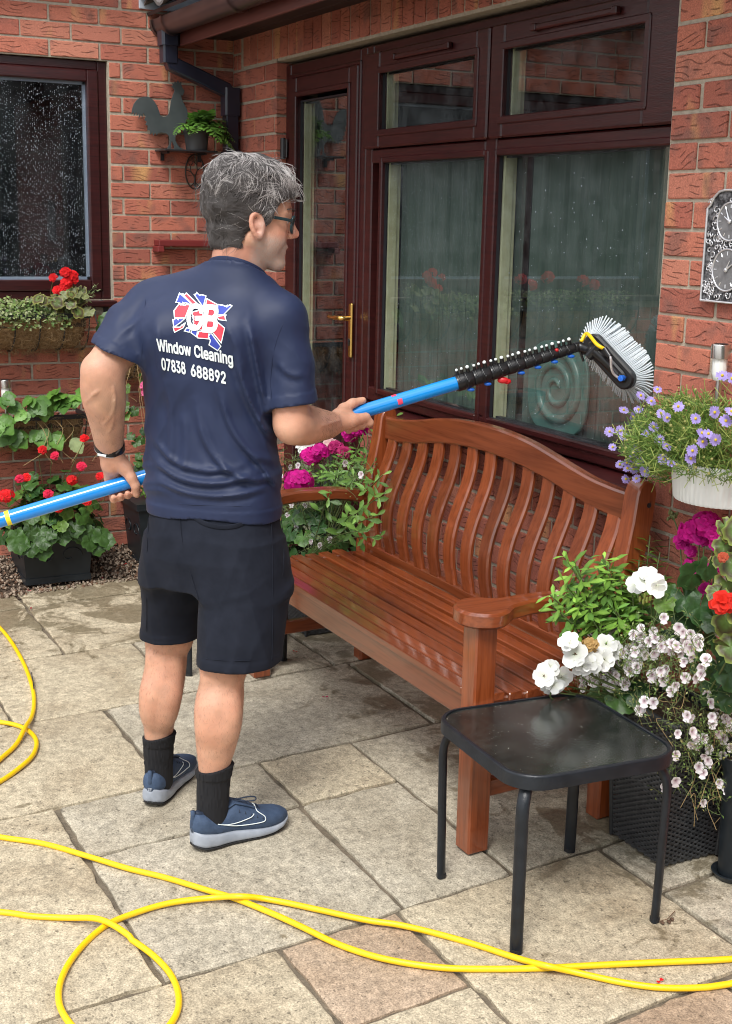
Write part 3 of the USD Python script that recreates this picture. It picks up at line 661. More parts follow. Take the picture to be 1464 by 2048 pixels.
# window of four lights
win = thing('window', 'four light mahogany window beside the door, being brushed clean', 'window', (fx(2.3), FY, fz(.95)))
wx0, wx1, wz0, wz1 = dx1+.001, 3.215, fz(.953), fz(2.292)
xm, zr = fx(2.300), fz(1.888)
part(win, 'outer_frame', box(wx0, wx0+.055, FY, FY+.075, wz0, wz1, .005), 'mahogany'); part(win, 'outer_frame', box(wx1-.055, wx1, FY, FY+.075, wz0, wz1, .005), 'mahogany')
part(win, 'outer_frame', box(wx0+.055, wx1-.055, FY+.001, FY+.075, wz1-.04, wz1, .005), 'mahogany_h'); part(win, 'outer_frame', box(wx0+.055, wx1-.055, FY+.001, FY+.075, wz0, wz0+.055, .005), 'mahogany_h')
part(win, 'mullion', box(xm-.034, xm+.034, FY-.001, FY+.074, wz0+.055, wz1-.04, .005), 'mahogany'); part(win, 'transom', box(wx0+.055, xm-.034, FY-.002, FY+.074, zr-.026, zr+.026, .005), 'mahogany_h'); part(win, 'transom', box(xm+.034, wx1-.055, FY-.002, FY+.074, zr-.026, zr+.026, .005), 'mahogany_h')
for (a, b, sx0, sx1) in ((1.532, 2.218, wx0+.018, xm-.006), (2.385, 3.090, xm+.006, wx1-.018)):
    g0, g1, h0, h1 = fx(a), fx(b), fz(1.977), fz(2.186)
    sash = T(numbered(win.path, 'sash'), win.loc); UsdGeom.Xform.Define(stage, sash.path)
    ys, ye = FY-.020, FY+.04
    s0, s1 = fz(1.915), fz(2.262)
    part(sash, 'stile', cat(box(sx0, g0, ys, ye, s0, s1, .006), box(g0-.02, g0+.004, ys-.005, ys+.01, h0-.015, h1+.015, .003)), 'mahogany'); part(sash, 'stile', cat(box(g1, sx1, ys, ye, s0, s1, .006), box(g1-.004, g1+.02, ys-.005, ys+.01, h0-.015, h1+.015, .003)), 'mahogany')
    part(sash, 'rail', cat(box(g0, g1, ys+.001, ye, h1, s1-.001, .006), box(g0-.018, g1+.018, ys-.0055, ys+.01, h1-.004, h1+.02, .003)), 'mahogany_h'); part(sash, 'rail', cat(box(g0, g1, ys+.001, ye, s0+.001, h0, .006), box(g0-.018, g1+.018, ys-.0055, ys+.01, h0-.02, h0+.004, .003)), 'mahogany_h')
    glazing(sash, g0, g1, h0, h1, FY+.008)
for (vx0, vx1, vz) in ((1.66, 2.06, 2.2285), (2.56, 2.97, 2.2285)):
    x0, x1, z = fx(vx0), fx(vx1), fz(vz)
    part(win, 'trickle_vent', cat(box(x0, x1, FY-.036, FY-.021, z-.010, z+.008, .004), box(x0-.006, x0+.02, FY-.040, FY-.021, z-.012, z+.010, .003), box(x1-.02, x1+.006, FY-.040, FY-.021, z-.012, z+.010, .003)), 'black_plastic' if False else 'mahogany_h')
for (a, b) in ((1.540, 2.300), (2.385, 3.140)):
    g0, g1, h0, h1 = fx(a), fx(b), fz(1.007), fz(1.862)
    if a < 2: g1 = xm-.034
    else: g0, g1 = xm+.040, wx1-.050
    part(win, 'bead', cat(box(g0-.024, g0, FY-.006, FY+.02, h0-.02, h1+.02, .004), box(g1, g1+.024, FY-.006, FY+.02, h0-.02, h1+.02, .004), box(g0, g1, FY-.0065, FY+.02, h1, h1+.022, .004), box(g0, g1, FY-.0065, FY+.02, h0-.022, h0, .004)), 'mahogany')
    glazing(win, g0, g1, h0, h1, FY+.022)
part(win, 'sill', prism([[.10, wz0-.002], [-.035, wz0-.018], [-.045, wz0-.022], [-.045, wz0-.048], [-.036, wz0-.052], [.10, wz0-.045]], wx0-.005, wx1, .0) if False else axes(prism([[.10, wz0-.002], [-.035, wz0-.016], [-.045, wz0-.022], [-.045, wz0-.048], [-.036, wz0-.052], [.10, wz0-.045]], wx0-.0, wx1-.02), 'zxy'), 'mahogany_h')
# left window
lw = thing('window', 'rain speckled dark window with mahogany frame in the left wall', 'window', (-.03, -1.1, 1.262))
def xring(t, nm, y0, y1, z0, z1, w, xf, xb):
    part(t, nm, box(xb, xf, y0, y0+w, z0, z1, .005), 'mahogany'); part(t, nm, box(xb, xf, y1-w, y1, z0, z1, .005), 'mahogany')
    part(t, nm, box(xb, xf-.001, y0+w, y1-w, z1-w, z1, .005), 'mahogany'); part(t, nm, box(xb, xf-.001, y0+w, y1-w, z0, z0+w, .005), 'mahogany')
xring(lw, 'outer_frame', LW[0], LW[1], LW[2], LW[3], .042, -.022, -.09)
xring(lw, 'sash', LW[0]+.042, LW[1]-.042, LW[2]+.042, LW[3]-.042, .050, -.012, -.07)
yy0, yy1, zz0, zz1 = LW[0]+.092, LW[1]-.092, LW[2]+.092, LW[3]-.092
part(lw, 'pane', (np.array([[-.043, yy0-.006, zz0-.006], [-.043, yy1+.006, zz0-.006], [-.043, yy1+.006, zz1+.006], [-.043, yy0-.006, zz1+.006]]), np.array([[0, 1, 2], [0, 2, 3]])), 'glass_left')
part(lw, 'mullion', box(-.07, -.012, -1.60, -1.53, LW[2]+.092, LW[3]-.092, .005), 'mahogany')
part(lw, 'spacer_bar', cat(box(-.066, -.049, yy0, yy0+.012, zz0, zz1), box(-.066, -.049, yy1-.012, yy1, zz0, zz1), box(-.066, -.049, yy0, yy1, zz1-.012, zz1), box(-.066, -.049, yy0, yy1, zz0, zz0+.012)), 'lead')
part(lw, 'sill', box(-.06, .045, LW[0]-.03, LW[1]+.012, LW[2]-.030, LW[2]-.001, .006), 'mahogany')
def drops(t, n, plane, u0, u1, z0, z1, off, r0, r1, rows=True):
    hv, hf = ell((0, 0, 0), (1, 1, 1), 6, 5)
    ms = []
    for k in range(n):
        u, z = rng.uniform(u0, u1), rng.uniform(z0, z1)
        if rows: u = round(u/.0085)*.0085+rng.normal(0, .0012)
        r = r0+(r1-r0)*rng.random()**3; s = np.array([r*.45, r, r*rng.uniform(1, 1.7)])
        v = hv*s
        if plane == 'x': ms.append((v+[off, u, z], hf))
        else: ms.append((v[:, [1, 0, 2]]+[u, off, z], hf[:, ::-1]))
    part(t, 'rain_drops', cat(*ms), 'droplet', smooth=True, kind='stuff')
drops(lw, 5200, 'x', max(yy0, -1.25), yy1, zz0, zz1, -.0425, .0006, .0021)
drops(win, 220, 'y', fx(2.40), fx(3.12), fz(1.02), fz(1.85), FY+.0215, .0005, .0019, False)
drops(win, 90, 'y', fx(1.56), fx(2.26), fz(1.02), fz(1.85), FY+.0215, .0005, .0016, False)

orn = thing('swirl_ornament', 'rounded turquoise panel with a raised swirl standing just behind the right window pane', 'ornament', (2.62, .10, 1.0))
oc = np.array([2.60, .100, 1.135]); th = np.linspace(0, 2*np.pi, 40, endpoint=False)
o2 = np.stack([.165*np.sign(np.cos(th))*np.abs(np.cos(th))**.6, .150*np.sign(np.sin(th))*np.abs(np.sin(th))**.7], 1)
v, f = prism(o2, -.006, .006, .003); part(orn, 'panel', (oc+np.column_stack([v[:, 0], -v[:, 2], v[:, 1]]), f), 'turquoise', smooth=40)
a = np.linspace(.4, 4.6*np.pi, 90); r = .012+.0088*a
part(orn, 'swirl', tube(np.column_stack([oc[0]+r*np.cos(a), np.full(90, oc[1]-.006), oc[2]+r*np.sin(a)*.92]), np.linspace(.008, .016, 90), 8), 'turquoise', smooth=True)
part(orn, 'foot', box(oc[0]-.08, oc[0]+.08, .085, .12, .965, .992, .004), 'turquoise')
part(room, 'inner_sill', box(1.43, 3.20, .112, .32, .945, .966, .003), 'white_plastic')
# ------------------------------------------------------------------ eaves, gutter, pipe
ev = thing('roof_eaves', 'dark brown eaves with fascia and soffit over the patio door', 'eaves', (0, -.3, 2.45), kind='structure')
for k in range(4): part(ev, 'soffit_board', box(.0, 5.0, -.285+.0725*k, -.285+.0725*(k+1)-.003, 2.455, 2.467, .002), 'soffit')
part(ev, 'fascia_board', box(.0, 5.0, -.305, -.287, 2.40, 2.56, .004), 'fascia')
for r in range(2):
    for k in range(17):
        x = .02+k*.295; n = 9
        s = np.linspace(0, 1, n); prof = .028*np.sin(s*2*np.pi)+.02
        y0, y1 = -.44+r*.30, -.44+r*.30+.34; sl = .47
        top = [np.column_stack([x+s*.30, np.full(n, yy), 2.565+(yy+.44)*sl+prof+.012*(1-r*0)*0+.0]) for yy in (y0, y1)]
        v = np.concatenate(top+[top[0]-[0, 0, .014], top[1]-[0, 0, .014]]); j = np.arange(n-1); f = []
        def q(a, b, c, d): f.append(np.stack([a, b, c], 1)); f.append(np.stack([a, c, d], 1))
        q(j, j+1, n+j+1, n+j); q(2*n+j, 3*n+j, 3*n+j+1, 2*n+j+1); q(2*n+j, 2*n+j+1, j+1, j)
        part(ev, 'roof_tile', (v+[0, 0, .012*r], np.concatenate(f)), 'roof_tile', smooth=50)
part(ev, 'lead_flashing', cat(box(.0, .012, -.46, .1, 2.56, 2.80, .003), rot(box(.012, .10, -.46, .1, 2.612, 2.618), (1, 0, 0), .44, (0, -.46, 2.615))), 'lead')
part(ev, 'roof_deck', rot(box(0, 5.0, -.42, 1.4, 2.53, 2.545), (1, 0, 0), .44, (0, -.42, 2.54)), 'soffit')
ev2 = thing('roof_eaves', 'white eaves board along the top of the left brick wall', 'eaves', (0.06, -2.0, 2.72), kind='structure')
part(ev2, 'soffit_board', box(.0, .13, -3.4, -.60, 2.72, 2.735, .003), 'white_plastic'); part(ev2, 'fascia_board', box(.13, .148, -3.4, -.60, 2.70, 2.88, .004), 'white_plastic')
gt = thing('gutter', 'dark brown plastic gutter with its end bracket along the eaves', 'gutter', (0, -.345, 2.49))
t_ = np.linspace(-.15, np.pi+.15, 15); sec = np.stack([.058*np.cos(t_), -.062*np.sin(t_)], 1)
sec_in = sec[::-1]*.93+[0, .001]; gsec = np.concatenate([sec, sec_in])
def gut(x0, x1, k=1.0):
    P = np.array([[x0, -.348, 2.505], [x1, -.348, 2.505]])
    return sweep(P, np.concatenate([sec*k, sec_in*(k if k == 1 else .99)])*[1, 1], cap=False)
part(gt, 'channel', gut(.004, 5.0), 'gutter', smooth=40)
part(gt, 'end_cap', gut(.0, .035, 1.09), 'gutter', smooth=40); part(gt, 'end_plate', prism(np.concatenate([sec, [[0, .012]]])[:, ::1], 0, .003), 'gutter') if False else None
for xb in (.15, .95, 1.9, 2.9): part(gt, 'bracket', gut(xb, xb+.022, 1.12), 'gutter', smooth=40)
dp = thing('downpipe', 'black square rainwater pipe with a slanting swan neck in the corner', 'downpipe', (.10, -.05, 0))
sq = rect(.062, .062, .006)
part(dp, 'outlet', cat(sweep([[.085, -.348, 2.475], [.085, -.348, 2.40]], rect(.085, .085, .012), up=(1, 0, 0)), sweep([[.085, -.348, 2.41], [.085, -.348, 2.325]], rect(.070, .070, .008), up=(1, 0, 0))), 'pipe')
part(dp, 'swan_neck', sweep([[.085, -.348, 2.36], [.085, -.34, 2.325], [.09, -.075, 2.225], [.09, -.052, 2.19]], sq, up=(1, 0, 0)), 'pipe')
part(dp, 'socket', sweep([[.09, -.052, 2.235], [.09, -.052, 2.11]], rect(.076, .076, .008), up=(1, 0, 0)), 'pipe')
part(dp, 'pipe', sweep([[.09, -.052, 2.2], [.09, -.052, .04]], sq, up=(1, 0, 0)), 'pipe')
for z in (1.94, .9): part(dp, 'clip', cat(box(.05, .135, -.086, -.01, z-.012, z+.012, .003), tube([[.135, -.05, z], [.185, -.045, z]], .008, 8), tube([[.185, -.05, z], [.19, -.05, z]], .014, 8)), 'pipe')

# ------------------------------------------------------------------ things on the left wall
sh = thing('wall_shelf', 'small black metal shelf holding the cockerel and fern pot', 'shelf', (.08, -.27, 1.94))
part(sh, 'board', box(.008, .155, -.395, -.140, 1.940, 1.948, .002), 'black_metal')
for y in (-.36, -.18): part(sh, 'bracket', cat(box(.008, .016, y-.008, y+.008, 1.90, 1.94), box(.012, .10, y-.006, y+.006, 1.930, 1.940)), 'black_metal')
# cockerel cut from sheet steel; outline (mm) along the wall, height
RO = [(-108, 221), (-91, 228), (-74, 230), (-56, 226), (-38, 213), (-23, 190), (-13, 164), (-9, 150), (5, 145), (19, 148), (32, 160), (38, 190), (42, 217), (52, 243), (60, 263), (54, 274), (44, 279), (52, 286), (49, 296), (59, 293), (61, 305), (70, 298), (77, 311), (83, 298), (94, 305), (93, 289), (99, 277), (109, 265), (103, 250), (98, 243), (91, 247), (95, 229), (105, 208), (119, 185), (124, 164), (119, 137), (107, 115), (91, 95), (74, 75), (62, 61), (62, 42), (72, 24), (83, 12), (101, 6), (81, 4), (75, -2), (66, 6), (52, 1), (56, 15), (48, 33), (44, 42), (40, 20), (42, 4), (30, 6), (21, -1), (24, 12), (32, 22), (34, 42), (30, 63), (17, 72), (-5, 75), (-21, 72), (-28, 61), (-34, 73), (-44, 58), (-48, 75), (-60, 63), (-60, 82), (-72, 84), (-68, 100), (-81, 106), (-74, 119), (-85, 127), (-79, 144), (-91, 155), (-95, 133), (-101, 150), (-113, 127), (-109, 151), (-121, 144), (-122, 158), (-134, 141), (-134, 158), (-146, 146), (-142, 173), (-134, 194), (-122, 210)]
ro = np.array(RO)*.001
Pm = prism(ro, -.0015, .0015, .0004)
v = np.asarray(Pm[0]); rc = (np.column_stack([.045+v[:, 2], -.369+v[:, 0], 1.949+v[:, 1]]), Pm[1])
ck = thing('cockerel_ornament', 'flat grey sheet metal cockerel standing on the wall shelf', 'ornament', (.045, -.335, 1.949))
part(ck, 'silhouette', rc, 'grey_steel'); part(ck, 'base_plate', box(.02, .07, -.345, -.25, 1.9482, 1.9502), 'grey_steel')
# tree of life disc
tr = thing('tree_of_life_ornament', 'small oval bronze tree of life plaque below the wall shelf', 'ornament', (.012, -.202, 1.855))
th = np.linspace(0, 2*np.pi, 40, endpoint=False)
def disc(pts): return np.array([[.013, -.202+a, 1.855+b] for a, b in pts])
part(tr, 'rim', tube(np.concatenate([disc(np.stack([.046*np.cos(th), .078*np.sin(th)], 1)), disc([(.046, 0)])]), .0035, 6), 'bronze', smooth=True)
br = []
def grow(p, a, l, w, d):
    q = (p[0]+l*math.sin(a), p[1]+l*math.cos(a))
    if (q[0]/.045)**2+(q[1]/.077)**2 > 1: return
    br.append(tube(disc([p, q]), [w*1.25, w], 5))
    if d:
        for s in (-1, 1): grow(q, a+s*rng.uniform(.35, .7), l*rng.uniform(.66, .85), w*.72, d-1)
        if rng.random() < .5: grow(q, a+rng.uniform(-.2, .2), l*.7, w*.6, d-1)
grow((0, -.070), 0, .045, .0042, 6)
for s in (-1, 1): br.append(tube(disc([(s*.004, -.05), (s*.022, -.066)]), [.003, .002], 5))
part(tr, 'tree', cat(*br), 'bronze')
rs_ = thing('wooden_ledge', 'dark red painted wooden ledge fixed to the left wall behind the person', 'ledge', (.06, -.25, 1.49))
part(rs_, 'shelf_board', box(.006, .085, -.405, -.085, 1.512, 1.540, .003), 'red_paint'); part(rs_, 'end_block', box(.006, .088, -.412, -.380, 1.485, 1.512, .003), 'red_paint'); part(rs_, 'end_block', box(.006, .088, -.112, -.085, 1.485, 1.512, .003), 'red_paint')
hk = thing('scroll_hook', 'thin grey wire scroll hook on the wall under the left window', 'hook', (.03, -.67, 1.2))
sp_ = [(.05*k, 0) for k in range(0)]
a_ = np.linspace(0, 4.6, 22); rr_ = .022-.0032*a_
scr = [[.03, -.662+r_*math.cos(t), 1.238+r_*math.sin(t)] for t, r_ in zip(a_[::-1], rr_[::-1])]
part(hk, 'scroll', tube(spline(scr+[[.03, -.642, 1.19], [.03, -.655, 1.12], [.03, -.680, 1.06]][:0]+[], 2), .0028, 6), 'grey_steel', smooth=True)
part(hk, 'arm', tube(spline([[.03, -.640, 1.236], [.03, -.668, 1.262], [.03, -.70, 1.235], [.03, -.695, 1.17], [.03, -.672, 1.10], [.03, -.66, 1.02]], 5), .0032, 6), 'grey_steel', smooth=True)
part(hk, 'wall_plate', box(.004, .012, -.655, -.63, 1.20, 1.255, .002), 'black_metal')
# ------------------------------------------------------------------ garden bench
bench = thing('garden_bench', 'varnished red brown wooden garden bench with curved back slats below the window', 'bench', (2.55, -.35, 0))
def bp(name, vf, m, smooth=35, label=None):
    v = np.asarray(vf[0]).copy(); v[:, 0] -= .07*(v[:, 1]+.6)*0.9
    return part(bench, name, (v, vf[1]), m, smooth=smooth, label=label)
FLX, FRX = 1.797, 3.303
BACK = [(-.150, .0), (-.150, .43), (-.142, .55), (-.118, .72), (-.090, .86), (-.080, .955)]
for k, X in enumerate((FLX, FRX)):
    bp('front_leg', box(X-.034, X+.034, -.636, -.568, 0, .648, .005), 'wood_z')
    # back post: bent, round headed plank
    prof = [(y-.036, z) for y, z in BACK[:-1]]+[(-.117, .935), (-.108, .958), (-.09, .972), (-.07, .972), (-.053, .958), (-.046, .935)]+[(y+.036, z) for y, z in BACK[:-1][::-1]]
    bp('back_post', axes(prism(prof, X-.031, X+.031, .005), 'zxy'), 'wood_z')
    if k == 1: bp('screw_cap', tube([[X+.030, -.075, .905], [X+.033, -.075, .905]], .007, 12), 'black_metal')
    # arm rest: round paddle in front, slim curved rail behind
    th = np.linspace(-math.radians(228), math.radians(48), 22)
    pad = [(X+.082*math.cos(t-.0), -.600+.075*math.sin(t)) for t in th]
    arm = pad+[(X+.036, -.520), (X+.030, -.46), (X+.030, -.30), (X+.032, -.19), (X+.030, -.12), (X-.030, -.12), (X-.034, -.19), (X-.036, -.30), (X-.038, -.46), (X-.042, -.515)]
    v, f = prism(arm, .640, .682, .007)
    v = v.copy(); tt = np.clip((v[:, 1]+.52)/.40, 0, 1); v[:, 2] += .012*np.sin(tt*np.pi)-.030*tt**1.5
    bp('armrest', (v, f), 'wood_y')
    bp('side_stretcher', box(X-.014, X+.014, -.568, -.18, .145, .195, .004), 'wood_y')
    bp('side_rail', box(X-.016, X+.016, -.568, -.18, .352, .425, .004), 'wood_y')
bp('front_rail', box(FLX+.034, FRX-.034, -.628, -.600, .362, .436, .006), 'wood_x')
bp('back_rail', box(FLX+.031, FRX-.031, -.168, -.140, .395, .465, .005), 'wood_x')
bp('middle_bearer', box(2.53, 2.57, -.60, -.168, .35, .415, .004), 'wood_y')
for k in range(8):
    y0 = -.634+k*.0575; zc = .441-.014*math.sin(min(1, k/7)*math.pi)-.012*k/7
    x0, x1 = (FLX-.03, FRX+.03) if 1 <= k < 7 else (FLX+.036, FRX-.036)
    if k == 0: x0, x1 = FLX+.036, FRX-.036
    bp('seat_slat', box(x0, x1, y0, y0+.0425, zc-.011, zc+.011, .0028), 'wood_x')
# crest rail
cx_ = [(1.83, .940), (1.90, .941), (2.0, .951), (2.1, .967), (2.2, .985), (2.32, 1.000), (2.45, 1.008), (2.55, 1.009), (2.66, 1.005), (2.78, .994), (2.90, .974), (3.0, .955), (3.1, .939), (3.2, .931), (3.272, .929)]
cb_ = [(3.272, .847), (3.2, .850), (3.1, .858), (3.0, .873), (2.9, .892), (2.78, .908), (2.66, .918), (2.55, .922), (2.45, .921), (2.32, .914), (2.2, .899), (2.1, .881), (2.0, .866), (1.90, .857), (1.83, .856)]
top = spline(cx_, 4); bot = spline(cb_, 4)
bp('crest_rail', axes(prism(np.concatenate([top, bot]), .064, .100, .006), 'xzy') if False else (lambda P: (np.column_stack([P[0][:, 0], -P[0][:, 2], P[0][:, 1]]), P[1]))(prism(np.concatenate([top, bot]), .066, .104, .006)), 'wood_x')
def crest_bottom(x): b = np.array(cb_)[::-1]; return np.interp(x, b[:, 0], b[:, 1])
for k in range(13):
    x = 1.885+k*(3.215-1.885)/12
    zt = crest_bottom(x)+.012
    zs = np.linspace(.455, zt, 22); s = (zs-.455)/(.90-.455)
    yc = np.interp(s, [0, .12, .28, .45, .60, .74, .88, 1.0], [-.150, -.168, -.176, -.166, -.142, -.112, -.092, -.087])
    yc = np.convolve(np.pad(yc, 2, mode='edge'), np.ones(5)/5, 'valid')
    bp('back_slat', sweep(np.column_stack([np.full(22, x), yc, zs]), rect(.020, .061, .006)[:, ::1], up=(1, 0, 0)), 'wood_z', smooth=40)

# ------------------------------------------------------------------ side tables
def side_table(label, c, ang, group='black metal side tables with glass tops'):
    t = thing('side_table', label, 'table', (c[0], c[1], 0), group)
    h, r = .226, .085
    def rr(h, r, n=8):
        p = []
        for sx, sy, a0 in ((1, 1, 0), (-1, 1, 90), (-1, -1, 180), (1, -1, 270)):
            for a in np.linspace(a0, a0+90, n): p.append((sx*(h-r)+r*math.cos(math.radians(a)), sy*(h-r)+r*math.sin(math.radians(a))))
        return np.array(p)
    def P(vf): 
        v, f = rot(vf, (0, 0, 1), ang); return v+[c[0], c[1], 0], f
    o, i = rr(h, r), rr(h-.010, r-.008)
    n = len(o); rings = [np.column_stack([o, np.full(n, .411)]), np.column_stack([o, np.full(n, .440)]), np.column_stack([o*.985, np.full(n, .4445)]), np.column_stack([i, np.full(n, .4445)]), np.column_stack([i, np.full(n, .411)])]
    v = np.concatenate(rings); f = []; j = np.arange(n); j2 = (j+1) % n
    for k in range(5):
        a, b = k*n, ((k+1) % 5)*n
        f += [np.stack([a+j, a+j2, b+j2], 1), np.stack([a+j, b+j2, b+j], 1)]
    part(t, 'rim', P((v, np.concatenate(f)[:, ::-1])), 'table_metal', smooth=40)
    part(t, 'glass_top', P(prism(rr(h-.0105, r-.0085), .434, .441, .001)), 'table_glass')
    for sx, sy in ((1, 1), (-1, 1), (-1, -1), (1, -1)):
        d = np.array([sx, sy])/math.sqrt(2)
        p = [(.224, 0), (.226, .10), (.229, .30), (.229, .345), (.224, .375), (.210, .400), (.192, .418)]
        P3 = spline([[d[0]*q*1.22, d[1]*q*1.22, z] for q, z in p], 4)
        part(t, 'leg', P(sweep(P3, np.stack([.0155*np.cos(np.arange(12)*np.pi/6), .0105*np.sin(np.arange(12)*np.pi/6)], 1), up=(-d[0], -d[1], .2))), 'table_metal', smooth=60)
        part(t, 'foot', P(lathe([[.001, .0], [.0125, 0], [.0128, .010], [.001, .011]], 10, (d[0]*.224*1.22, d[1]*.224*1.22, 0))), 'rubber')
    return t
N = {'p': ('principled_bsdf', {'roughness': .10, 'specular_ior_level': .8}), 'g': ('geometry', {}), 'n': ('noise_texture', {'scale': 9.0, 'detail': 7.0, 'roughness': .7}), 'r': ('rgb_ramp', {'ramp': [(.45, (.010, .012, .011)), (.66, (.030, .032, .028)), (.74, (.16, .17, .16))]}),
     'bn': ('noise_texture', {'scale': 240.0, 'detail': 1.0}), 'b': ('bump', {'distance': .0005, 'strength': .7}), 'n2': ('noise_texture', {'scale': 160.0, 'detail': 1.0}), 'r2': ('rgb_ramp', {'ramp': [(.76, (0, 0, 0)), (.78, (1, 1, 1))]}), 'm': ('mix', {'color2': (.5, .48, .40)}),
     'tb': ('transparent_bsdf', {'color': (.55, .60, .55)}), 'ms': ('mix_closure', {'fac': .30})}
usdkit.material(stage, mat_path('table_glass'), N, [('g.position', 'n.vector'), ('n.fac', 'r.fac'), ('g.position', 'n2.vector'), ('n2.fac', 'r2.fac'), ('r2.color', 'm.fac'), ('r.color', 'm.color1'), ('m.color', 'p.base_color'), ('g.position', 'bn.vector'), ('bn.fac', 'b.height'), ('b.normal', 'p.normal'),
                ('p.BSDF', 'ms.closure1'), ('tb.BSDF', 'ms.closure2')], surface='ms.closure')
side_table('black metal side table with cloudy glass top in front of the bench arm', (3.610, -.575), -.06)
side_table('black metal side table mostly hidden behind the legs of the person', (1.50, -.655), .03)

# ------------------------------------------------------------------ planters and baskets
def woven(t, cx, cy, w0, w1, d0, d1, h, rows, m='rattan'):
    """tapered square basket woven from flat strands; w0/d0 at the foot, w1/d1 at the rim"""
    part(t, 'core', cat(box(cx-w0/2+.012, cx+w0/2-.012, cy-d0/2+.012, cy+d0/2-.012, .002, h*.35), box(cx-w0/2+.006, cx+w0/2-.006, cy-d0/2+.006, cy+d0/2-.006, h*.35, h-.03)), 'black_plastic')
    ms = []
    for r in range(rows):
        s = (r+.5)/rows; z = .006+s*(h-.012); w, d = (w0+(w1-w0)*s)/2, (d0+(d1-d0)*s)/2
        per = .024
        for fc in range(4):
            L = w if fc % 2 == 0 else d; D = d if fc % 2 == 0 else w
            n = max(6, int(2*L/per)*2+1); u = np.linspace(-L, L, n)
            o = D+.0035*np.where((np.arange(n)+r) % 2, 1, -1)
            if fc == 0: p = np.column_stack([u, -o, np.full(n, z)])
            elif fc == 1: p = np.column_stack([o, u, np.full(n, z)])
            elif fc == 2: p = np.column_stack([u[::-1], o, np.full(n, z)])
            else: p = np.column_stack([-o, u[::-1], np.full(n, z)])
            ms.append(sweep(p+[cx, cy, 0], rect(.0030, (h/rows)*.96, .0008), cap=False))
    part(t, 'weave', cat(*ms), m, smooth=50, kind='stuff')
    for sx in (-1, 1):
        for sy in (-1, 1): part(t, 'corner_post', tube([[cx+sx*w0/2, cy+sy*d0/2, .002], [cx+sx*w1/2, cy+sy*d1/2, h]], .007, 7), m, smooth=True)
    part(t, 'rim', tube([[cx-w1/2, cy-d1/2, h], [cx+w1/2, cy-d1/2, h], [cx+w1/2, cy+d1/2, h], [cx-w1/2, cy+d1/2, h], [cx-w1/2, cy-d1/2, h]], .009, 8), m, smooth=True)
    part(t, 'compost', box(cx-w1/2+.012, cx+w1/2-.012, cy-d1/2+.012, cy+d1/2-.012, h-.05, h-.02), 'soil')
rb = thing('rattan_planter', 'dark grey woven rattan planter beside the glass topped table', 'planter', (3.505, -.108, 0))
woven(rb, 3.503, -.112, .215, .265, .185, .205, .405, 58)
rb2 = thing('rattan_planter', 'grey woven rattan planter on the paving under the left end of the bench', 'planter', (1.30, -.15, 0))
woven(rb2, 1.33, -.155, .24, .29, .20, .24, .30, 36)
def square_pot(label, cx, cy, w0, w1, h, m='planter_black'):
    t = thing('planter', label, 'planter', (cx, cy, .03))
    def fr(s0, s1, z0, z1, b=.004):
        v, f = box(-1, 1, -1, 1, 0, 1); v = v.copy(); k = np.where(v[:, 2] > .5, s1/2, s0/2); 
        return np.column_stack([cx+v[:, 0]*k, cy+v[:, 1]*k, z0+(z1-z0)*v[:, 2]]), f
    part(t, 'body', fr(w0, w1, .03, h), m); part(t, 'foot_band', fr(w0+.014, w0+.012, .022, .05), m); part(t, 'rim', cat(fr(w1+.018, w1+.022, h-.028, h+.004)), m)
    # raised scroll relief on the two front faces
    for ax in (0, 1):
        ms = []
        for k in range(2):
            a = np.linspace(0, 5.2, 24); r = .055-.0085*a
            y = (k*2-1)*.055+r*np.cos(a)*(1 if k else -1); z = (.05+h)/2+r*np.sin(a)*.9
            xo = (w0+(w1-w0)*(z-.03)/(h-.03))/2+.001
            p = np.column_stack([cx+xo, cy+y, z]) if ax == 0 else np.column_stack([cx+y, cy-xo, z])
            ms.append(tube(p, .0035, 5))
        part(t, 'relief', cat(*ms), m, smooth=True)
    part(t, 'compost', box(cx-w1/2+.01, cx+w1/2-.01, cy-w1/2+.01, cy+w1/2-.01, h-.03, h-.005), 'soil')
    return t
square_pot('black square planter with scroll relief at the left, full of red geraniums', .20, -.985, .285, .32, .235)
square_pot('black square planter half hidden behind the left hip of the person', .155, -.455, .22, .27, .335)
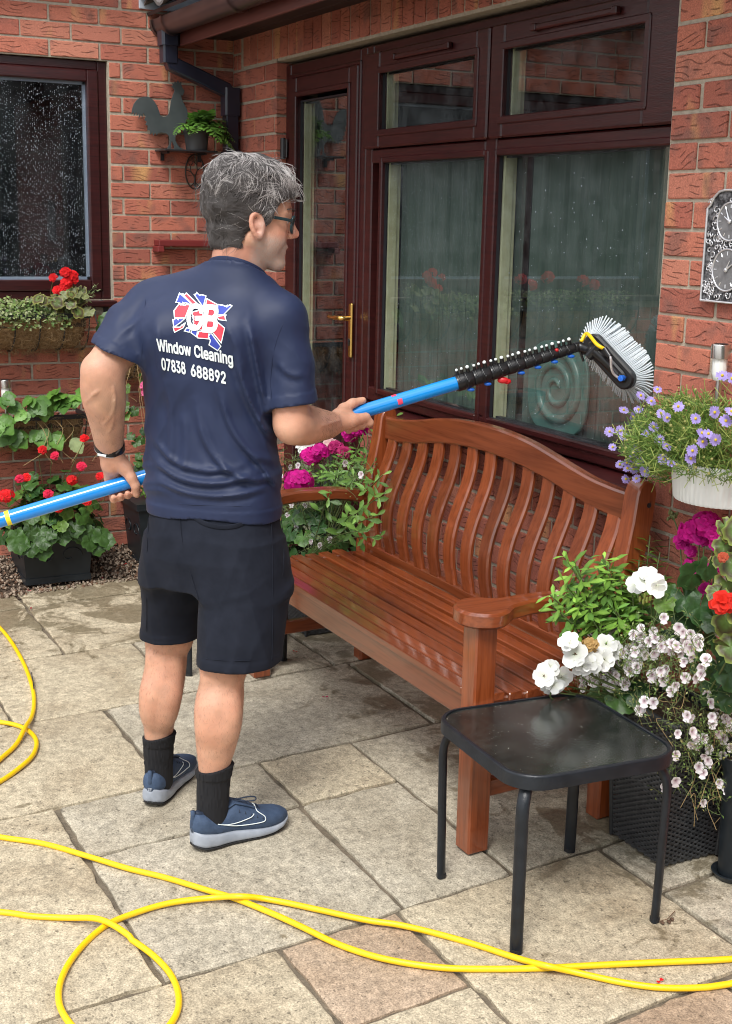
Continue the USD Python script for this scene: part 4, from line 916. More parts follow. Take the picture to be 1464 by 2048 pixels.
def trough(label, y0, y1, zt, dep, h):
    t = thing('wall_trough', label, 'trough', (.0, (y0+y1)/2, zt-h), 'hanging wall troughs with coir liners')
    th = np.linspace(0, np.pi/2, 9)
    sec = [(.004, zt-h)]+[(dep*math.sin(a)**.8, zt-h*math.cos(a)) for a in th]
    def at_y(y, k=1.0): return np.array([[.004+(x-.004)*k, y, zt+(z-zt)*k] for x, z in sec])
    n = int((y1-y0)/.012); ys = np.linspace(y0, y1, n); V = []
    for i, y in enumerate(ys):
        e = min(1, .75+min(i, n-1-i)*.10); p = at_y(y, e*.97)
        p += (fbm(p*[25, 25, 25], 3, 4)[:, None]-.5)*.026*np.array([1, .4, .6]); V.append(p)
    m = len(sec); V = np.concatenate(V+[at_y(y0, .5), at_y(y1, .5)]); i, j = np.meshgrid(np.arange(n-1), np.arange(m-1), indexing='ij'); a = (i*m+j).ravel()
    f = [np.stack([a, a+1, a+m+1], 1), np.stack([a, a+m+1, a+m], 1)]; j = np.arange(m-1)
    f += [np.stack([j, n*m+j, n*m+j+1], 1), np.stack([j, n*m+j+1, j+1], 1), np.stack([(n-1)*m+j, (n-1)*m+j+1, (n+1)*m+j+1], 1), np.stack([(n-1)*m+j, (n+1)*m+j+1, (n+1)*m+j], 1)]
    part(t, 'coir_liner', (V, np.concatenate(f)), 'coir', smooth=True)
    part(t, 'rim', sweep([[.004, y0-.004, zt], [dep, y0-.004, zt], [dep+.004, y0, zt], [dep+.004, y1, zt], [dep, y1+.004, zt], [.004, y1+.004, zt]], rect(.005, .022, .001)), 'black_metal')
    k = int((y1-y0)/.115)+1
    for i in range(k+1):
        y = y0+(y1-y0)*i/k
        part(t, 'hoop', sweep(at_y(y, 1.02), rect(.010, .004, .001), up=(0, 1, 0)), 'black_metal')
    part(t, 'compost', box(.01, dep-.012, y0+.012, y1-.012, zt-.05, zt-.018), 'soil')
    P = []
    for _ in range(int((y1-y0)*1300)):
        y = rng.uniform(y0, y1); a = rng.uniform(.1, 1.5); c = np.array([dep*math.sin(a)**.8, y, zt-h*math.cos(a)])*1.0
        d = rng.normal(size=3)*[.3, 1, 1]; d /= np.linalg.norm(d); o = np.array([math.sin(a), 0, -math.cos(a)])
        L = rng.uniform(.02, .055); b = rng.normal(size=3)*.012
        P.append(np.array([c-d*L/2+o*.002, c+o*rng.uniform(.004, .012)+b, c+d*L/2+o*.003+b*.4]))
    P = [spline(p, 4) for p in P]
    curves(t, 'coir_fibres', P, np.full(sum(map(len, P)), .0011), 'coir_strand')
    return t
trough('upper coir lined wall trough under the left window, with bedding plants', -2.20, -.775, 1.205, .20, .165)
trough('lower coir lined wall trough at the left, with strawberry plants', -1.60, -.800, .752, .20, .15)
trough('coir lined wall trough half hidden by the back of the person', -.66, -.10, 1.045, .17, .15)
# half round ribbed wall pot
wp = thing('wall_pot', 'white ribbed half round wall pot on the right wall, holding lilac daisies', 'wall pot', (3.545, -.03, .965))
prof = [[.118, .968], [.124, .966], [.128, .972], [.137, 1.045], [.139, 1.05], [.139, 1.066], [.134, 1.069], [.128, 1.06], [.122, 1.0]]
vv, ff = lathe(prof, 120, (3.545, -.032, 0), ripple=.018); part(wp, 'bowl', (vv, ff), 'white_plastic', smooth=60)
part(wp, 'base', lathe([[.001, .969], [.120, .969], [.12, .972], [.001, .972]], 40, (3.545, -.032, 0)), 'white_plastic'); part(wp, 'compost', lathe([[.128, 1.04], [.001, 1.045]], 30, (3.545, -.032, 0)), 'soil')
# fern pot
fp = thing('plant_pot', 'dark grey pot with a fern on the wall shelf', 'pot', (.095, -.222, 1.949))
part(fp, 'bowl', lathe([[.001, 1.9485], [.046, 1.9485], [.049, 1.955], [.058, 2.025], [.062, 2.026], [.064, 2.05], [.060, 2.051], [.055, 2.03], [.05, 2.0]], 28, (.095, -.222, 0)), 'pot_grey', smooth=40)
part(fp, 'compost', lathe([[.055, 2.035], [.001, 2.04]], 20, (.095, -.222, 0)), 'soil')

# ------------------------------------------------------------------ solar lights and wall plaque
def solar(label, x, y, z0, z1):
    t = thing('solar_light', label, 'solar light', (x, y, z0))
    part(t, 'cap', lathe([[.001, z1], [.022, z1-.001], [.0245, z1-.004], [.0245, z1-.036], [.021, z1-.037], [.001, z1-.037]], 24, (x, y, 0)), 'chrome', smooth=40)
    part(t, 'solar_cell', lathe([[.018, z1+.0005], [.001, z1+.0008]], 16, (x, y, 0)), 'black_metal')
    part(t, 'lens', lathe([[.018, z1-.037], [.0175, z1-.075], [.012, z1-.092], [.001, z1-.093]], 24, (x, y, 0), ripple=.05), 'white_plastic', smooth=True)
    part(t, 'stake', tube([[x, y, z1-.09], [x, y, z0]], .0065, 10), 'chrome', smooth=True)
solar('small chrome solar stake light standing in the lower left trough', .155, -1.150, .70, .925)
solar('chrome solar stake light standing in the white wall pot', 3.525, -.065, 1.02, 1.365)
pq = thing('wall_plaque', 'ornate silver wall clock and thermometer plaque on the right wall', 'plaque', (3.475, -.012, 1.46))
px0, px1, pz0, pz1 = 3.385, 3.565, 1.464, 1.742
out = [(px0, pz0), (px1, pz0), (px1, pz1-.045), (px1-.012, pz1-.036), (px1-.022, pz1-.018), (px1-.04, pz1-.004), (px1-.06, pz1), (px0+.06, pz1), (px0+.04, pz1-.004), (px0+.022, pz1-.018), (px0+.012, pz1-.036), (px0, pz1-.045)]
ybk = lambda P, yo: (np.column_stack([P[0][:, 0], -P[0][:, 2]-yo, P[0][:, 1]]), P[1])
part(pq, 'back_plate', ybk(prism(out, .006, .018, .002), 0), 'silver_cast')
op = np.array(out+[out[0]]); part(pq, 'border', sweep(np.column_stack([op[:, 0], np.full(len(op), -.020), op[:, 1]]), circ(.0035, 6), fixed=False), 'silver', smooth=True)
sc = []
for k in range(210):
    x, z = rng.uniform(px0+.010, px1-.010), rng.uniform(pz0+.010, pz1-.02)
    if min(np.hypot(x-3.475, z-1.665)-.050, np.hypot(x-3.475, z-1.545)-.055) < 0: continue
    a0, r0, s = rng.uniform(0, 6.3), rng.uniform(.005, .011), rng.choice([-1, 1]); a = np.linspace(0, 4.5, 11)
    r = r0*(1-a/6); sc.append(tube(np.column_stack([x+r*np.cos(a0+s*a), np.full(11, -.020), z+r*np.sin(a0+s*a)]), .0016, 5))
part(pq, 'scrollwork', cat(*sc), 'silver', smooth=True, kind='stuff')
for (z, R, ha, hb) in ((1.665, .047, 2.05, 2.6), (1.545, .052, .6, 1.1)):
    dl = part(pq, 'dial', ybk(prism(np.array([[3.475+R*math.cos(a), z+R*math.sin(a)] for a in np.linspace(0, 2*np.pi, 40, endpoint=False)]), .018, .022, .001), 0), 'dial_face')
    a = np.linspace(0, 2*np.pi, 41); part(dl, 'rim', tube(np.column_stack([3.475+R*np.cos(a), np.full(41, -.022), z+R*np.sin(a)]), .0025, 6), 'silver', smooth=True)
    tk = []
    for i in range(12):
        q = i*np.pi/6; p0, p1 = (R*.70, R*.88); tk.append(tube([[3.475+p0*math.cos(q), -.0225, z+p0*math.sin(q)], [3.475+p1*math.cos(q), -.0225, z+p1*math.sin(q)]], .0016, 4))
    part(dl, 'marks', cat(*tk), 'silver')
    for ang, L in ((ha, R*.75), (hb, R*.5)): part(dl, 'hand', tube([[3.475, -.025, z], [3.475+L*math.cos(ang), -.025, z+L*math.sin(ang)]], [.0028, .001], 6), 'silver')
    part(dl, 'boss', ell((3.475, -.025, z), (.006, .004, .006)), 'silver', smooth=True)
# ------------------------------------------------------------------ plants
mat('daisy_green', (.075, .15, .022), (.14, .24, .04), scale=30, rough=.6); mat('daisy_light', (.24, .31, .06), (.32, .37, .10), scale=30, rough=.6)
R5 = np.random.default_rng(23)
def unit(v): v = np.asarray(v, float); return v/max(np.linalg.norm(v), 1e-9)
def orient(v, pos, n, t, s=1.0):
    n = unit(n); t = np.asarray(t, float)-n*np.dot(t, n)
    if np.linalg.norm(t) < 1e-3: t = np.cross(n, [1, .3, .2])
    t = unit(t); return np.asarray(v)*s@np.stack([t, np.cross(n, t), n])+np.asarray(pos, float)
def round_leaf(kind, m=22):
    """scalloped round leaf of a geranium, unit radius, petiole at the origin's side"""
    th = np.linspace(-np.pi*.93, np.pi*.93, m); V = [[-.05, 0, 0]]; C = [.85]
    for rho in (.36, .72, 1.0):
        for i, t in enumerate(th):
            lob = 1+.09*math.cos(5*t)*rho**2+(.055*(1 if i % 2 else -1) if rho == 1 else 0); r = rho*lob*(.92+.08*math.cos(t))
            V.append([r*math.cos(t), r*math.sin(t), .16*rho**2-.20*rho**4*R5.uniform(.6, 1.2)+.07*math.cos(5*t+2.6)*rho**1.5+R5.normal(0, .018)])
            C.append({.36: .85, .72: .70, 1.0: 1.08}[rho])
    f = [[0, 1+i, 2+i] for i in range(m-1)]
    for k in range(2):
        a, b = 1+k*m, 1+(k+1)*m
        for i in range(m-1): f += [[a+i, b+i, b+i+1], [a+i, b+i+1, a+i+1]]
    V, C = np.array(V), np.array(C); ring = np.concatenate([[0], np.repeat([1, 2, 3], m)])
    G = {'green': (.055, .125, .026), 'dark': (.030, .080, .022), 'light': (.11, .20, .035), 'zonal': None, 'pale': (.20, .27, .10)}[kind]
    if kind == 'zonal':
        pal = np.array([(.10, .18, .04), (.10, .17, .04), (.075, .06, .028), (.22, .29, .06)]); col = pal[ring]
    else: col = np.array(G)*C[:, None]
    return V, np.array(f), col*R5.uniform(.85, 1.18)
def blade(L, w, fold=.22, curl=.25, n=6, col=(.085, .165, .035), serr=0, shape=None):
    s = np.linspace(0, 1, n+1); ww = w*(shape(s) if shape else np.sin(np.pi*np.clip(s, 0.02, .985)**1.35))/2
    z = -curl*L*s**2*.5; V, C = [], []
    for k in range(n+1):
        e = ww[k]*(1+serr*(1 if k % 2 else -1)); V += [[s[k]*L, e, z[k]+fold*e], [s[k]*L, 0, z[k]], [s[k]*L, -e, z[k]+fold*e]]; C += [1.0, 1.25, 1.0]
    f = []
    for k in range(n):
        a, b = 3*k, 3*k+3
        f += [[a, a+1, b+1], [a, b+1, b], [a+1, a+2, b+2], [a+1, b+2, b+1]]
    return np.array(V), np.array(f)[:, ::-1], np.array(col)*np.array(C)[:, None]*R5.uniform(.8, 1.2)
obov = lambda s: np.clip(np.sin(np.pi*s**1.7*.985+.03), 0, 1)*1.0
def stem(t, pts, r, name='stem', m='stem'): return part(t, name, tube(spline(pts, 5), r, 5), m, smooth=True)
def floret(size, col, n, pos, nrm, petals=5, cup=.25, ctr=None, wide=.95):
    V, F, C = [], [], []; nrm = unit(nrm); t0 = R5.uniform(0, 6.3)
    tx = unit(np.cross(nrm, [.3, .2, 1])); ty = np.cross(nrm, tx)
    for k in range(petals):
        a = t0+k*2*np.pi/petals+R5.normal(0, .06); d = tx*math.cos(a)+ty*math.sin(a); s = np.cross(nrm, d); b = len(V); L = size*R5.uniform(.88, 1.1); w = L*wide*.5
        V += [pos+d*L*.06, pos+d*L*.5+s*w+nrm*cup*L*.35, pos+d*L*.92+s*w*.62+nrm*cup*L*.45, pos+d*L+nrm*cup*L*.30, pos+d*L*.92-s*w*.62+nrm*cup*L*.45, pos+d*L*.5-s*w+nrm*cup*L*.35, pos+d*L*.55+nrm*cup*L*.12]
        F += [[b, b+6, b+1], [b+1, b+6, b+2], [b+2, b+6, b+3], [b+3, b+6, b+4], [b+4, b+6, b+5], [b+5, b+6, b]]
        cc = np.array(col)*R5.uniform(.85, 1.15); C += [np.array(ctr) if ctr is not None else cc*.8]+[cc]*5+[cc*.93]
    return np.array(V), np.array(F), np.array(C)
def mcat(L):
    v, f = cat(*[(a, b) for a, b, c in L]); return v, f, np.concatenate([c for a, b, c in L])
def head(t, pos, r, col, n=16, size=.016, squash=.8, toward=None, name='flower_head', ctr=None):
    L = []; pos = np.asarray(pos, float)
    for k in range(n):
        z = 1-2*(k+.5)/n; a = k*2.4; d = np.array([math.cos(a)*math.sqrt(1-z*z), math.sin(a)*math.sqrt(1-z*z), z]); d = unit(d+R5.normal(0, .2, 3)+np.array([.55, -.35, .35])*(1 if n > 10 else 2.2))
        L.append(floret(size, col, 5, pos+d*r*np.array([1, 1, squash])*R5.uniform(.8, 1.05), d, ctr=ctr))
    v, f, c = mcat(L); return part(t, name, (v, f), 'petal', smooth=True, col=c)
VIEW = np.array([.85, -.45, .25])
def dome(t, c, r, n, R, kinds, base, up=.55, inner=.25, stems=True, half=None):
    """leaves spread through a rounded crown, facing out and up"""
    c, r = np.asarray(c, float), np.asarray(r, float)
    for k in range(n):
        d = unit(R5.normal(size=3)); d[2] = abs(d[2])*1.0-.25*R5.random()
        if half is not None and d@half < -.25: d = d-2*(d@np.asarray(half))*np.asarray(half)
        rad = 1-inner*R5.random()**1.3; p = c+d*r*rad
        nrm = unit(d*np.array([1, 1, .6])+np.array([0, 0, up])+VIEW*.35+R5.normal(0, .28, 3))
        V, F, C = round_leaf(kinds[R5.integers(len(kinds))]); s = R*R5.uniform(.65, 1.15)
        part(t, 'leaf', (orient(V, p, nrm, d*[1, 1, 0]+np.array([0, 0, -.25])+R5.normal(0, .3, 3), s), F), 'leaf', smooth=True, col=C*(1.0))
        if stems and k % 3 == 0: stem(t, [np.asarray(base)+R5.normal(0, .015, 3)*[1, 1, 0], (np.asarray(base)+p)/2+[0, 0, .02], p], .0018)
RED, MAG, WHT, PINK = (.72, .018, .022), (.56, .010, .24), (.86, .87, .84), (.75, .16, .33)

# red geraniums in the black planter
ger = thing('geranium', 'bushy green geranium with small red flowers filling the left black planter', 'geranium', (.20, -.985, .23))
dome(ger, (.235, -.985, .27), (.215, .235, .27), 150, .040, ('green', 'green', 'dark', 'light'), (.2, -.985, .23), inner=.4)
for k in range(22):                               # leaves hanging over the rim
    p = np.array([.385+R5.uniform(0, .05), R5.uniform(-1.22, -.78), R5.uniform(.19, .29)]); V, F, C = round_leaf('green'); part(ger, 'leaf', (orient(V, p, unit([1, -.25, .5]+R5.normal(0, .2, 3)), [0.3, 0, -1], .045*R5.uniform(.8, 1.2)), F), 'leaf', smooth=True, col=C)
for (x, y, r, n) in ((110, 912, .014, 7), (164, 933, .018, 9), (144, 960, .022, 12), (40, 958, .016, 8), (54, 955, .016, 8), (13, 991, .034, 18), (116, 1015, .024, 12), (174, 1003, .016, 8), (201, 953, .016, 8), (209, 986, .016, 8), (169, 877, .013, 6), (86, 900, .016, 7), (98, 988, .020, 9)):
    p = at(x, y, 0, .44); head(ger, p, r, RED if R5.random() < .8 else (.75, .03, .09), n, .016); stem(ger, [p-[.01, 0, .005], p-[.08, 0, .06], [.2, -.985, .3]], .0016)
# strawberry plants
def leaflet(t, p, nrm, d, s, col):
    V, F, C = blade(1.0, .86, .22, .35, 10, col, .07, lambda q: np.sin(np.pi*np.clip(q, .02, .97)**.85)**.75); V[:, 2] += .035*np.sin(V[:, 0]*26)*np.abs(V[:, 1])*2
    part(t, 'leaf', (orient(V, p, nrm, d, s), F), 'leaf', smooth=True, col=C)
sb = thing('strawberry_plant', 'strawberry plants with broad toothed leaves spilling from the lower trough', 'strawberry plant', (.12, -1.05, .73))
for (x, y, s, pale, nx_) in ((77, 812, .085, 0, .3), (98, 800, .075, 0, .2), (108, 785, .07, 0, 0), (133, 812, .085, 0, .1), (152, 800, .07, 0, .2), (45, 828, .065, 0, .4), (20, 868, .10, 0, .8), (80, 872, .08, 0, .7), (108, 880, .085, 0, .8), (150, 886, .080, 1, .9), (12, 800, .07, 0, .3), (58, 800, .06, 0, .2), (122, 792, .06, 0, .1), (165, 785, .055, 0, .2), (35, 880, .08, 0, .9), (5, 850, .09, 0, .6), (118, 806, .07, 0, .2), (88, 822, .07, 0, .5), (28, 815, .06, 0, .3)):
    p = at(x, y, 0, .235+R5.uniform(-.02, .03)); n_ = unit(np.array([.35+nx_, -.25, .75])+R5.normal(0, .2, 3)); d = unit(np.array([.3, R5.uniform(-1, 1), -.35-nx_*.5])); col = (.34, .42, .20) if pale else ((.085, .19, .030), (.11, .23, .04), (.065, .15, .028))[R5.integers(3)]
    for q in ((0,) if pale else (-1, 0, 1)):
        dd = unit(d+np.cross(n_, d)*q*.95); leaflet(sb, p-d*s*.3, n_+np.cross(d, n_)*0+R5.normal(0, .12, 3), dd, s*(1 if q == 0 else .85), col)
    stem(sb, [[.12, p[1]*.6-.42, .735], (p+[.12, p[1], .735])/2+[0, 0, .03], p-d*s*.3], .0018, m='stem')
for k in range(6):
    y = R5.uniform(-1.2, -.72); stem(sb, [[.19, y, .75], [.25, y+.03, .70], [.26, y+R5.uniform(-.05, .06), .62], [.255, y+R5.uniform(-.08, .08), .55]], .0012, 'runner', 'dry')
# bedding in the upper trough
def small_leaves(t, pts, size, cols, name='foliage', flat=.5, aspect=.8):
    L = []
    for p in pts:
        n_ = unit(np.array([.35, -.2, .7])+R5.normal(0, .5, 3)); d = unit(R5.normal(size=3)); V, F, C = blade(1, aspect, .2, .3, 2, cols[R5.integers(len(cols))]); L.append((orient(V, p, n_, d, size*R5.uniform(.6, 1.2)), F, C))
    v, f, c = mcat(L); part(t, name, (v, f), 'leaf', smooth=True, col=c, kind='stuff')
bd = thing('bedding_plant', 'pale green small leaved bedding plants heaped in the upper trough', 'bedding plant', (.11, -1.1, 1.19))
pts = []
for k in range(1500):
    y = R5.uniform(-1.40, -.93); x = R5.uniform(.03, .235); hh = .105*(1-abs((y+1.12)/.30)**3)*(1-((x-.11)/.15)**2); pts.append([x, y, 1.175+max(.0, hh)*R5.random()**.45])
for k in range(1000):
    y = R5.uniform(-2.15, -1.38); pts.append([R5.uniform(.03, .235), y, 1.175+.12*R5.random()**.5])
for k in range(260): pts.append([.205+R5.uniform(0, .035), R5.uniform(-1.35, -.86), 1.20-R5.uniform(-.02, .05)])
small_leaves(bd, pts, .019, [(.17, .24, .07), (.26, .31, .13), (.10, .17, .045), (.30, .33, .17)])
vg = thing('geranium', 'bright red geranium with cream edged leaves at the end of the upper trough', 'geranium', (.12, -.86, 1.19))
for k in range(46):
    p = np.array([.11+R5.uniform(-.05, .15), -.885+R5.normal(0, .062), 1.215+R5.uniform(-.045, .105)]); V, F, C = round_leaf('zonal' if R5.random() < .75 else 'pale')
    part(vg, 'leaf', (orient(V, p, unit([.8, -.3, .5]+R5.normal(0, .35, 3)), [0.2, R5.uniform(-1, 1), -.4], .028*R5.uniform(.7, 1.2)), F), 'leaf', smooth=True, col=C*[1.15, .95, 1.1])
for (x, y, r, n) in ((131, 545, .022, 11), (145, 552, .022, 11), (133, 566, .022, 12), (116, 581, .018, 9), (107, 556, .014, 6), (150, 560, .014, 6), (128, 575, .016, 7)):
    p = at(x, y, 0, .20); head(vg, p, r, RED, n, .017); stem(vg, [p-[.01, 0, .01], p-[.05, 0, .08], [.12, -.88, 1.19]], .0016)
for (yy_, zz_, r_) in ((-1.45, 1.36, .03), (-1.52, 1.33, .03), (-1.62, 1.37, .035), (-1.85, 1.35, .035), (-1.93, 1.33, .03)): head(vg, (.14, yy_, zz_), r_, RED, 12, .02); stem(vg, [(.14, yy_, zz_), (.13, yy_, 1.25), (.12, yy_, 1.18)], .0016)
for k in range(14):
    p = np.array([.12, -.83, 1.2]); q = p+np.array([R5.uniform(0, .08), R5.uniform(-.05, .12), R5.uniform(.03, .15)]); st_ = stem(vg, [p, (p+q)/2+[.01, 0, .02], q], .001)
    small_leaves(vg, [p+(q-p)*s+R5.normal(0, .006, 3) for s in np.linspace(.3, 1, 12)], .022, [(.16, .22, .10), (.22, .28, .13)], 'sprig', aspect=.22)
# the half hidden trough and planter beside the hip
hg = thing('ivy_geranium', 'trailing pink geranium in the trough half hidden by the arm of the person', 'geranium', (.12, -.45, 1.04))
for (x, y, s, kd) in ((250, 830, .030, 'light'), (243, 812, .034, 'light'), (268, 822, .024, 'green'), (272, 885, .022, 'green'), (282, 880, .022, 'green'), (262, 872, .02, 'green'), (292, 760, .03, 'light'), (285, 748, .026, 'green'), (248, 775, .03, 'light'), (288, 862, .02, 'dark'), (276, 925, .022, 'green'), (285, 935, .02, 'green'), (270, 940, .02, 'dark'), (278, 912, .018, 'green'), (215, 640, .04, 'green'), (205, 655, .03, 'green')):
    p = at(x, y, 0, .19); V, F, C = round_leaf(kd); part(hg, 'leaf', (orient(V, p, unit([.9, -.3, .4]+R5.normal(0, .3, 3)), [0, R5.uniform(-1, 1), -.6], s*1.15), F), 'leaf', smooth=True, col=C); 
for (x, y) in ((288, 772), (291, 785)): head(hg, at(x, y, 0, .20), .014, PINK, 6, .017)
for k in range(5): y = -.60+.03*k; stem(hg, [[.16, y, 1.05], [.21, y+.01, .98], [.2, y+R5.uniform(-.03, .05), .86], [.19, y+R5.uniform(-.05, .08), .72+R5.uniform(-.06, .1)]], .0013, 'runner', 'dry')
def spray(t, tops, base, L=.040, w=.0125, leaves=11, cols=((.09, .18, .035), (.13, .24, .05), (.07, .14, .035)), r=.0018, frac=.65):
    """upright stems with whorls of narrow leaves, closest together at the tip"""
    for top in tops:
        top, b = np.asarray(top, float), np.asarray(base, float)+R5.normal(0, .02, 3)*[1, 1, 0]; mid = b*.45+top*.55+np.array([0, 0, .03])*np.sign(top[2]-b[2])
        pts = spline([b, mid, top], 10); stem(t, [b, mid, top], r); n = len(pts); ax = unit(top-mid)
        for k in range(leaves):
            s = 1-frac*(1-(k/(leaves-1))**.65); i = min(n-1, int(s*(n-1))); p = pts[i]; a = k*2.4+R5.uniform(-.3, .3); side = unit(np.cross(ax, [.31, .22, .9])); o = side*math.cos(a)+np.cross(ax, side)*math.sin(a)
            op = 1.0 if k < leaves-4 else .45; d = unit(o*op+ax*(.55 if op == 1 else 1.0)+R5.normal(0, .12, 3)); sz = L*R5.uniform(.75, 1.15)*(1.0 if k < leaves-3 else .75)
            V, F, C = blade(1, w/L, .25, .25, 4, cols[R5.integers(len(cols))], 0, obov); nrm = unit(ax*.9-o*.3+VIEW*.25) if abs(np.dot(ax, d)) < .95 else o
            part(t, 'leaf', (orient(V, p, nrm, d, sz), F), 'leaf', smooth=True, col=C*(1.25 if k >= leaves-4 else 1.0))
ph = thing('bedding_plant', 'small leafy plant in the black planter beside the hip of the person', 'bedding plant', (.16, -.46, .33))
spray(ph, [at(x, y, 0, .20) for x, y in ((268, 985), (280, 968), (290, 990), (275, 1010), (292, 950))], (.16, -.46, .34), .035, .014, 8)
# fern
fn = thing('fern', 'green fern spilling out of the dark grey pot on the shelf', 'fern', (.095, -.222, 2.03))
def frond(b, d, L, droop):
    n = 15; s = np.linspace(0, 1, n+1); d = unit(d); P = np.array([b+d*L*q+np.array([0, 0, -droop*L*q*q]) for q in s]); M = [tube(P, np.linspace(.0014, .0005, n+1), 4)]; cs = [np.tile([.10, .16, .04], (len(M[0][0]), 1))]
    g = (.10, .22, .035) if R5.random() < .6 else (.065, .15, .03)
    for k in range(2, n+1):
        tg = unit(P[k]-P[k-1]); sd = unit(np.cross(tg, [0, 0, 1])); Lp = L*.25*math.sin(np.pi*min(1, (s[k]*.93+.07)))**.8+.004
        for q in (-1, 1):
            V, F, C = blade(1, .34, .1, .3, 3, g); V = orient(V, P[k], np.cross(tg, sd)*-1+R5.normal(0, .15, 3), sd*q+tg*.55+R5.normal(0, .06, 3), Lp); M.append((V, F)); cs.append(C)
    v, f = cat(*M); part(fn, 'frond', (v, f), 'leaf', smooth=True, col=np.concatenate(cs))
for k in range(48):
    a = R5.uniform(-2.2, 1.9); el = R5.uniform(.2, 1.35); d = [abs(math.cos(a))*.75*math.cos(el)+.1, (math.sin(a)*.9+.55)*math.cos(el), math.sin(el)]
    frond(np.array([.095, -.215, 2.035])+R5.normal(0, .012, 3)*[1, 1, 0], d, R5.uniform(.12, .21), R5.uniform(.35, .95))
# planting left of the bench
lp_ = thing('flowering_plant', 'leafy plant with narrow green leaves rising over the left arm of the bench', 'plant', (1.33, -.155, .28))
tops = [at(x, y, 1, yy) for x, y, yy in ((598, 905, -.15), (640, 908, -.16), (655, 900, -.12), (668, 925, -.18), (690, 905, -.14), (700, 935, -.2), (722, 880, -.10), (738, 905, -.12), (748, 925, -.15), (765, 950, -.2), (640, 945, -.22), (615, 935, -.2), (672, 948, -.24), (730, 945, -.2), (752, 885, -.06), (790, 833, -.035), (712, 915, -.15), (680, 940, -.22), (655, 930, -.2), (710, 950, -.24), (627, 925, -.2))]
spray(lp_, tops, (1.36, -.15, .30), .052, .015, 13, r=.002, frac=.40)
spray(lp_, [at(x, y, 1, yy) for x, y, yy in ((662, 985, -.36), (722, 1020, -.34), (757, 1030, -.30), (735, 1060, -.36), (770, 985, -.24), (765, 1075, -.3), (705, 1050, -.34))], (1.42, -.2, .32), .056, .020, 9, r=.002, frac=.45)
g2 = thing('geranium', 'magenta geranium with dark leaves behind the left arm of the bench', 'geranium', (1.22, -.17, .28))
dome(g2, (1.33, -.16, .34), (.21, .16, .19), 70, .042, ('dark', 'dark', 'green'), (1.3, -.15, .3))
for (x, y, yy, r, n, c) in ((596, 962, -.30, .058, 40, MAG), (622, 912, -.2, .040, 22, MAG), (640, 903, -.18, .034, 16, MAG), (700, 868, -.10, .032, 12, MAG), (716, 856, -.10, .036, 16, MAG), (722, 846, -.10, .02, 6, WHT), (612, 897, -.16, .036, 16, WHT), (672, 895, -.12, .03, 9, (.42, .02, .14)), (690, 905, -.12, .026, 7, (.35, .015, .1)), (660, 888, -.1, .022, 7, (.75, .5, .5))):
    p = at(x, y, 1, yy); head(g2, p, r, c, n, .021); stem(g2, [p, p-[0, -.02, .12], [1.3, -.15, .32]], .002)
def diascia(t, pxs, plane, val, size=.0125, col=(.84, .80, .82), jit=.02):
    P = []
    for (x, y) in pxs:
        p = at(x, y, plane, val+R5.uniform(-jit, jit)); P.append(p); L = []
        nrm = unit(VIEW+R5.normal(0, .32, 3)); tx = unit(np.cross(nrm, [0, 0, 1])); up = np.cross(tx, nrm); up *= np.sign(up[2]); b = size*R5.uniform(.85, 1.15)
        for (a, Lq, w) in ((-90, 1.25, 1.15), (-15, .85, .8), (195, .85, .8), (55, .8, .75), (125, .8, .75)):
            d = tx*math.cos(math.radians(a))+up*math.sin(math.radians(a)); s = np.cross(nrm, d); L0 = b*Lq; w0 = b*w*.52; cc = np.array(col)*R5.uniform(.92, 1.05)
            V = np.array([p-nrm*.003, p+d*L0*.35+s*w0*.7, p+d*L0*.8+s*w0+nrm*.002, p+d*L0+nrm*.001, p+d*L0*.8-s*w0+nrm*.002, p+d*L0*.35-s*w0*.7, p+d*L0*.6+nrm*.001])
            L.append((V, np.array([[0, 6, 1], [1, 6, 2], [2, 6, 3], [3, 6, 4], [4, 6, 5], [5, 6, 0]]), np.array([(.22, .10, .13), cc*[.82, .66, .72], cc, cc, cc, cc*[.82, .66, .72], cc*.97])))
        v, f, c = mcat(L); part(t, 'flower', (v, f), 'petal', smooth=True, col=c)
    return P
def wisps(t, pts, n, L, cols, name='foliage', down=.0, w=.0016, leaf=.006):
    """tangle of hair thin stems with tiny leaves"""
    P, Lf = [], []
    for k in range(n):
        p = np.asarray(pts[R5.integers(len(pts))])+R5.normal(0, .022, 3); d = unit(R5.normal(size=3)+np.array([.2, -.15, .25-down])); l = L*R5.uniform(.5, 1.3)
        q = np.array([p-d*l*.5, p+R5.normal(0, l*.12, 3), p+d*l*.5-np.array([0, 0, down*l*.4])]); P.append(spline(q, 3))
        for j in range(3): Lf.append(q[j % 3]+R5.normal(0, .008, 3))
    curves(t, name+'_stems', P, np.full(sum(map(len, P)), w*.75), 'stem')
    small_leaves(t, Lf, leaf*1.7, cols, name, aspect=.45)
d1 = thing('trailing_plant', 'fine leaved plant with tiny white flowers trailing at the left end of the bench', 'plant', (1.15, -.2, .28))
D1 = [(548, 913), (562, 950), (580, 933), (596, 930), (575, 1030), (583, 1008), (578, 1080), (597, 1072), (622, 1082), (560, 1000), (592, 1055), (640, 1090), (660, 1078), (565, 1065), (690, 925), (722, 948), (555, 975), (610, 1010), (585, 1095)]
pd1 = diascia(d1, D1, 1, -.24, .013); wisps(d1, pd1+[at(x, y, 1, -.2) for x, y in ((570, 1060), (600, 1090), (560, 1020), (620, 1100), (580, 990), (640, 1100), (560, 1100), (600, 1040))], 420, .07, [(.10, .15, .04), (.16, .19, .06), (.07, .11, .03)])
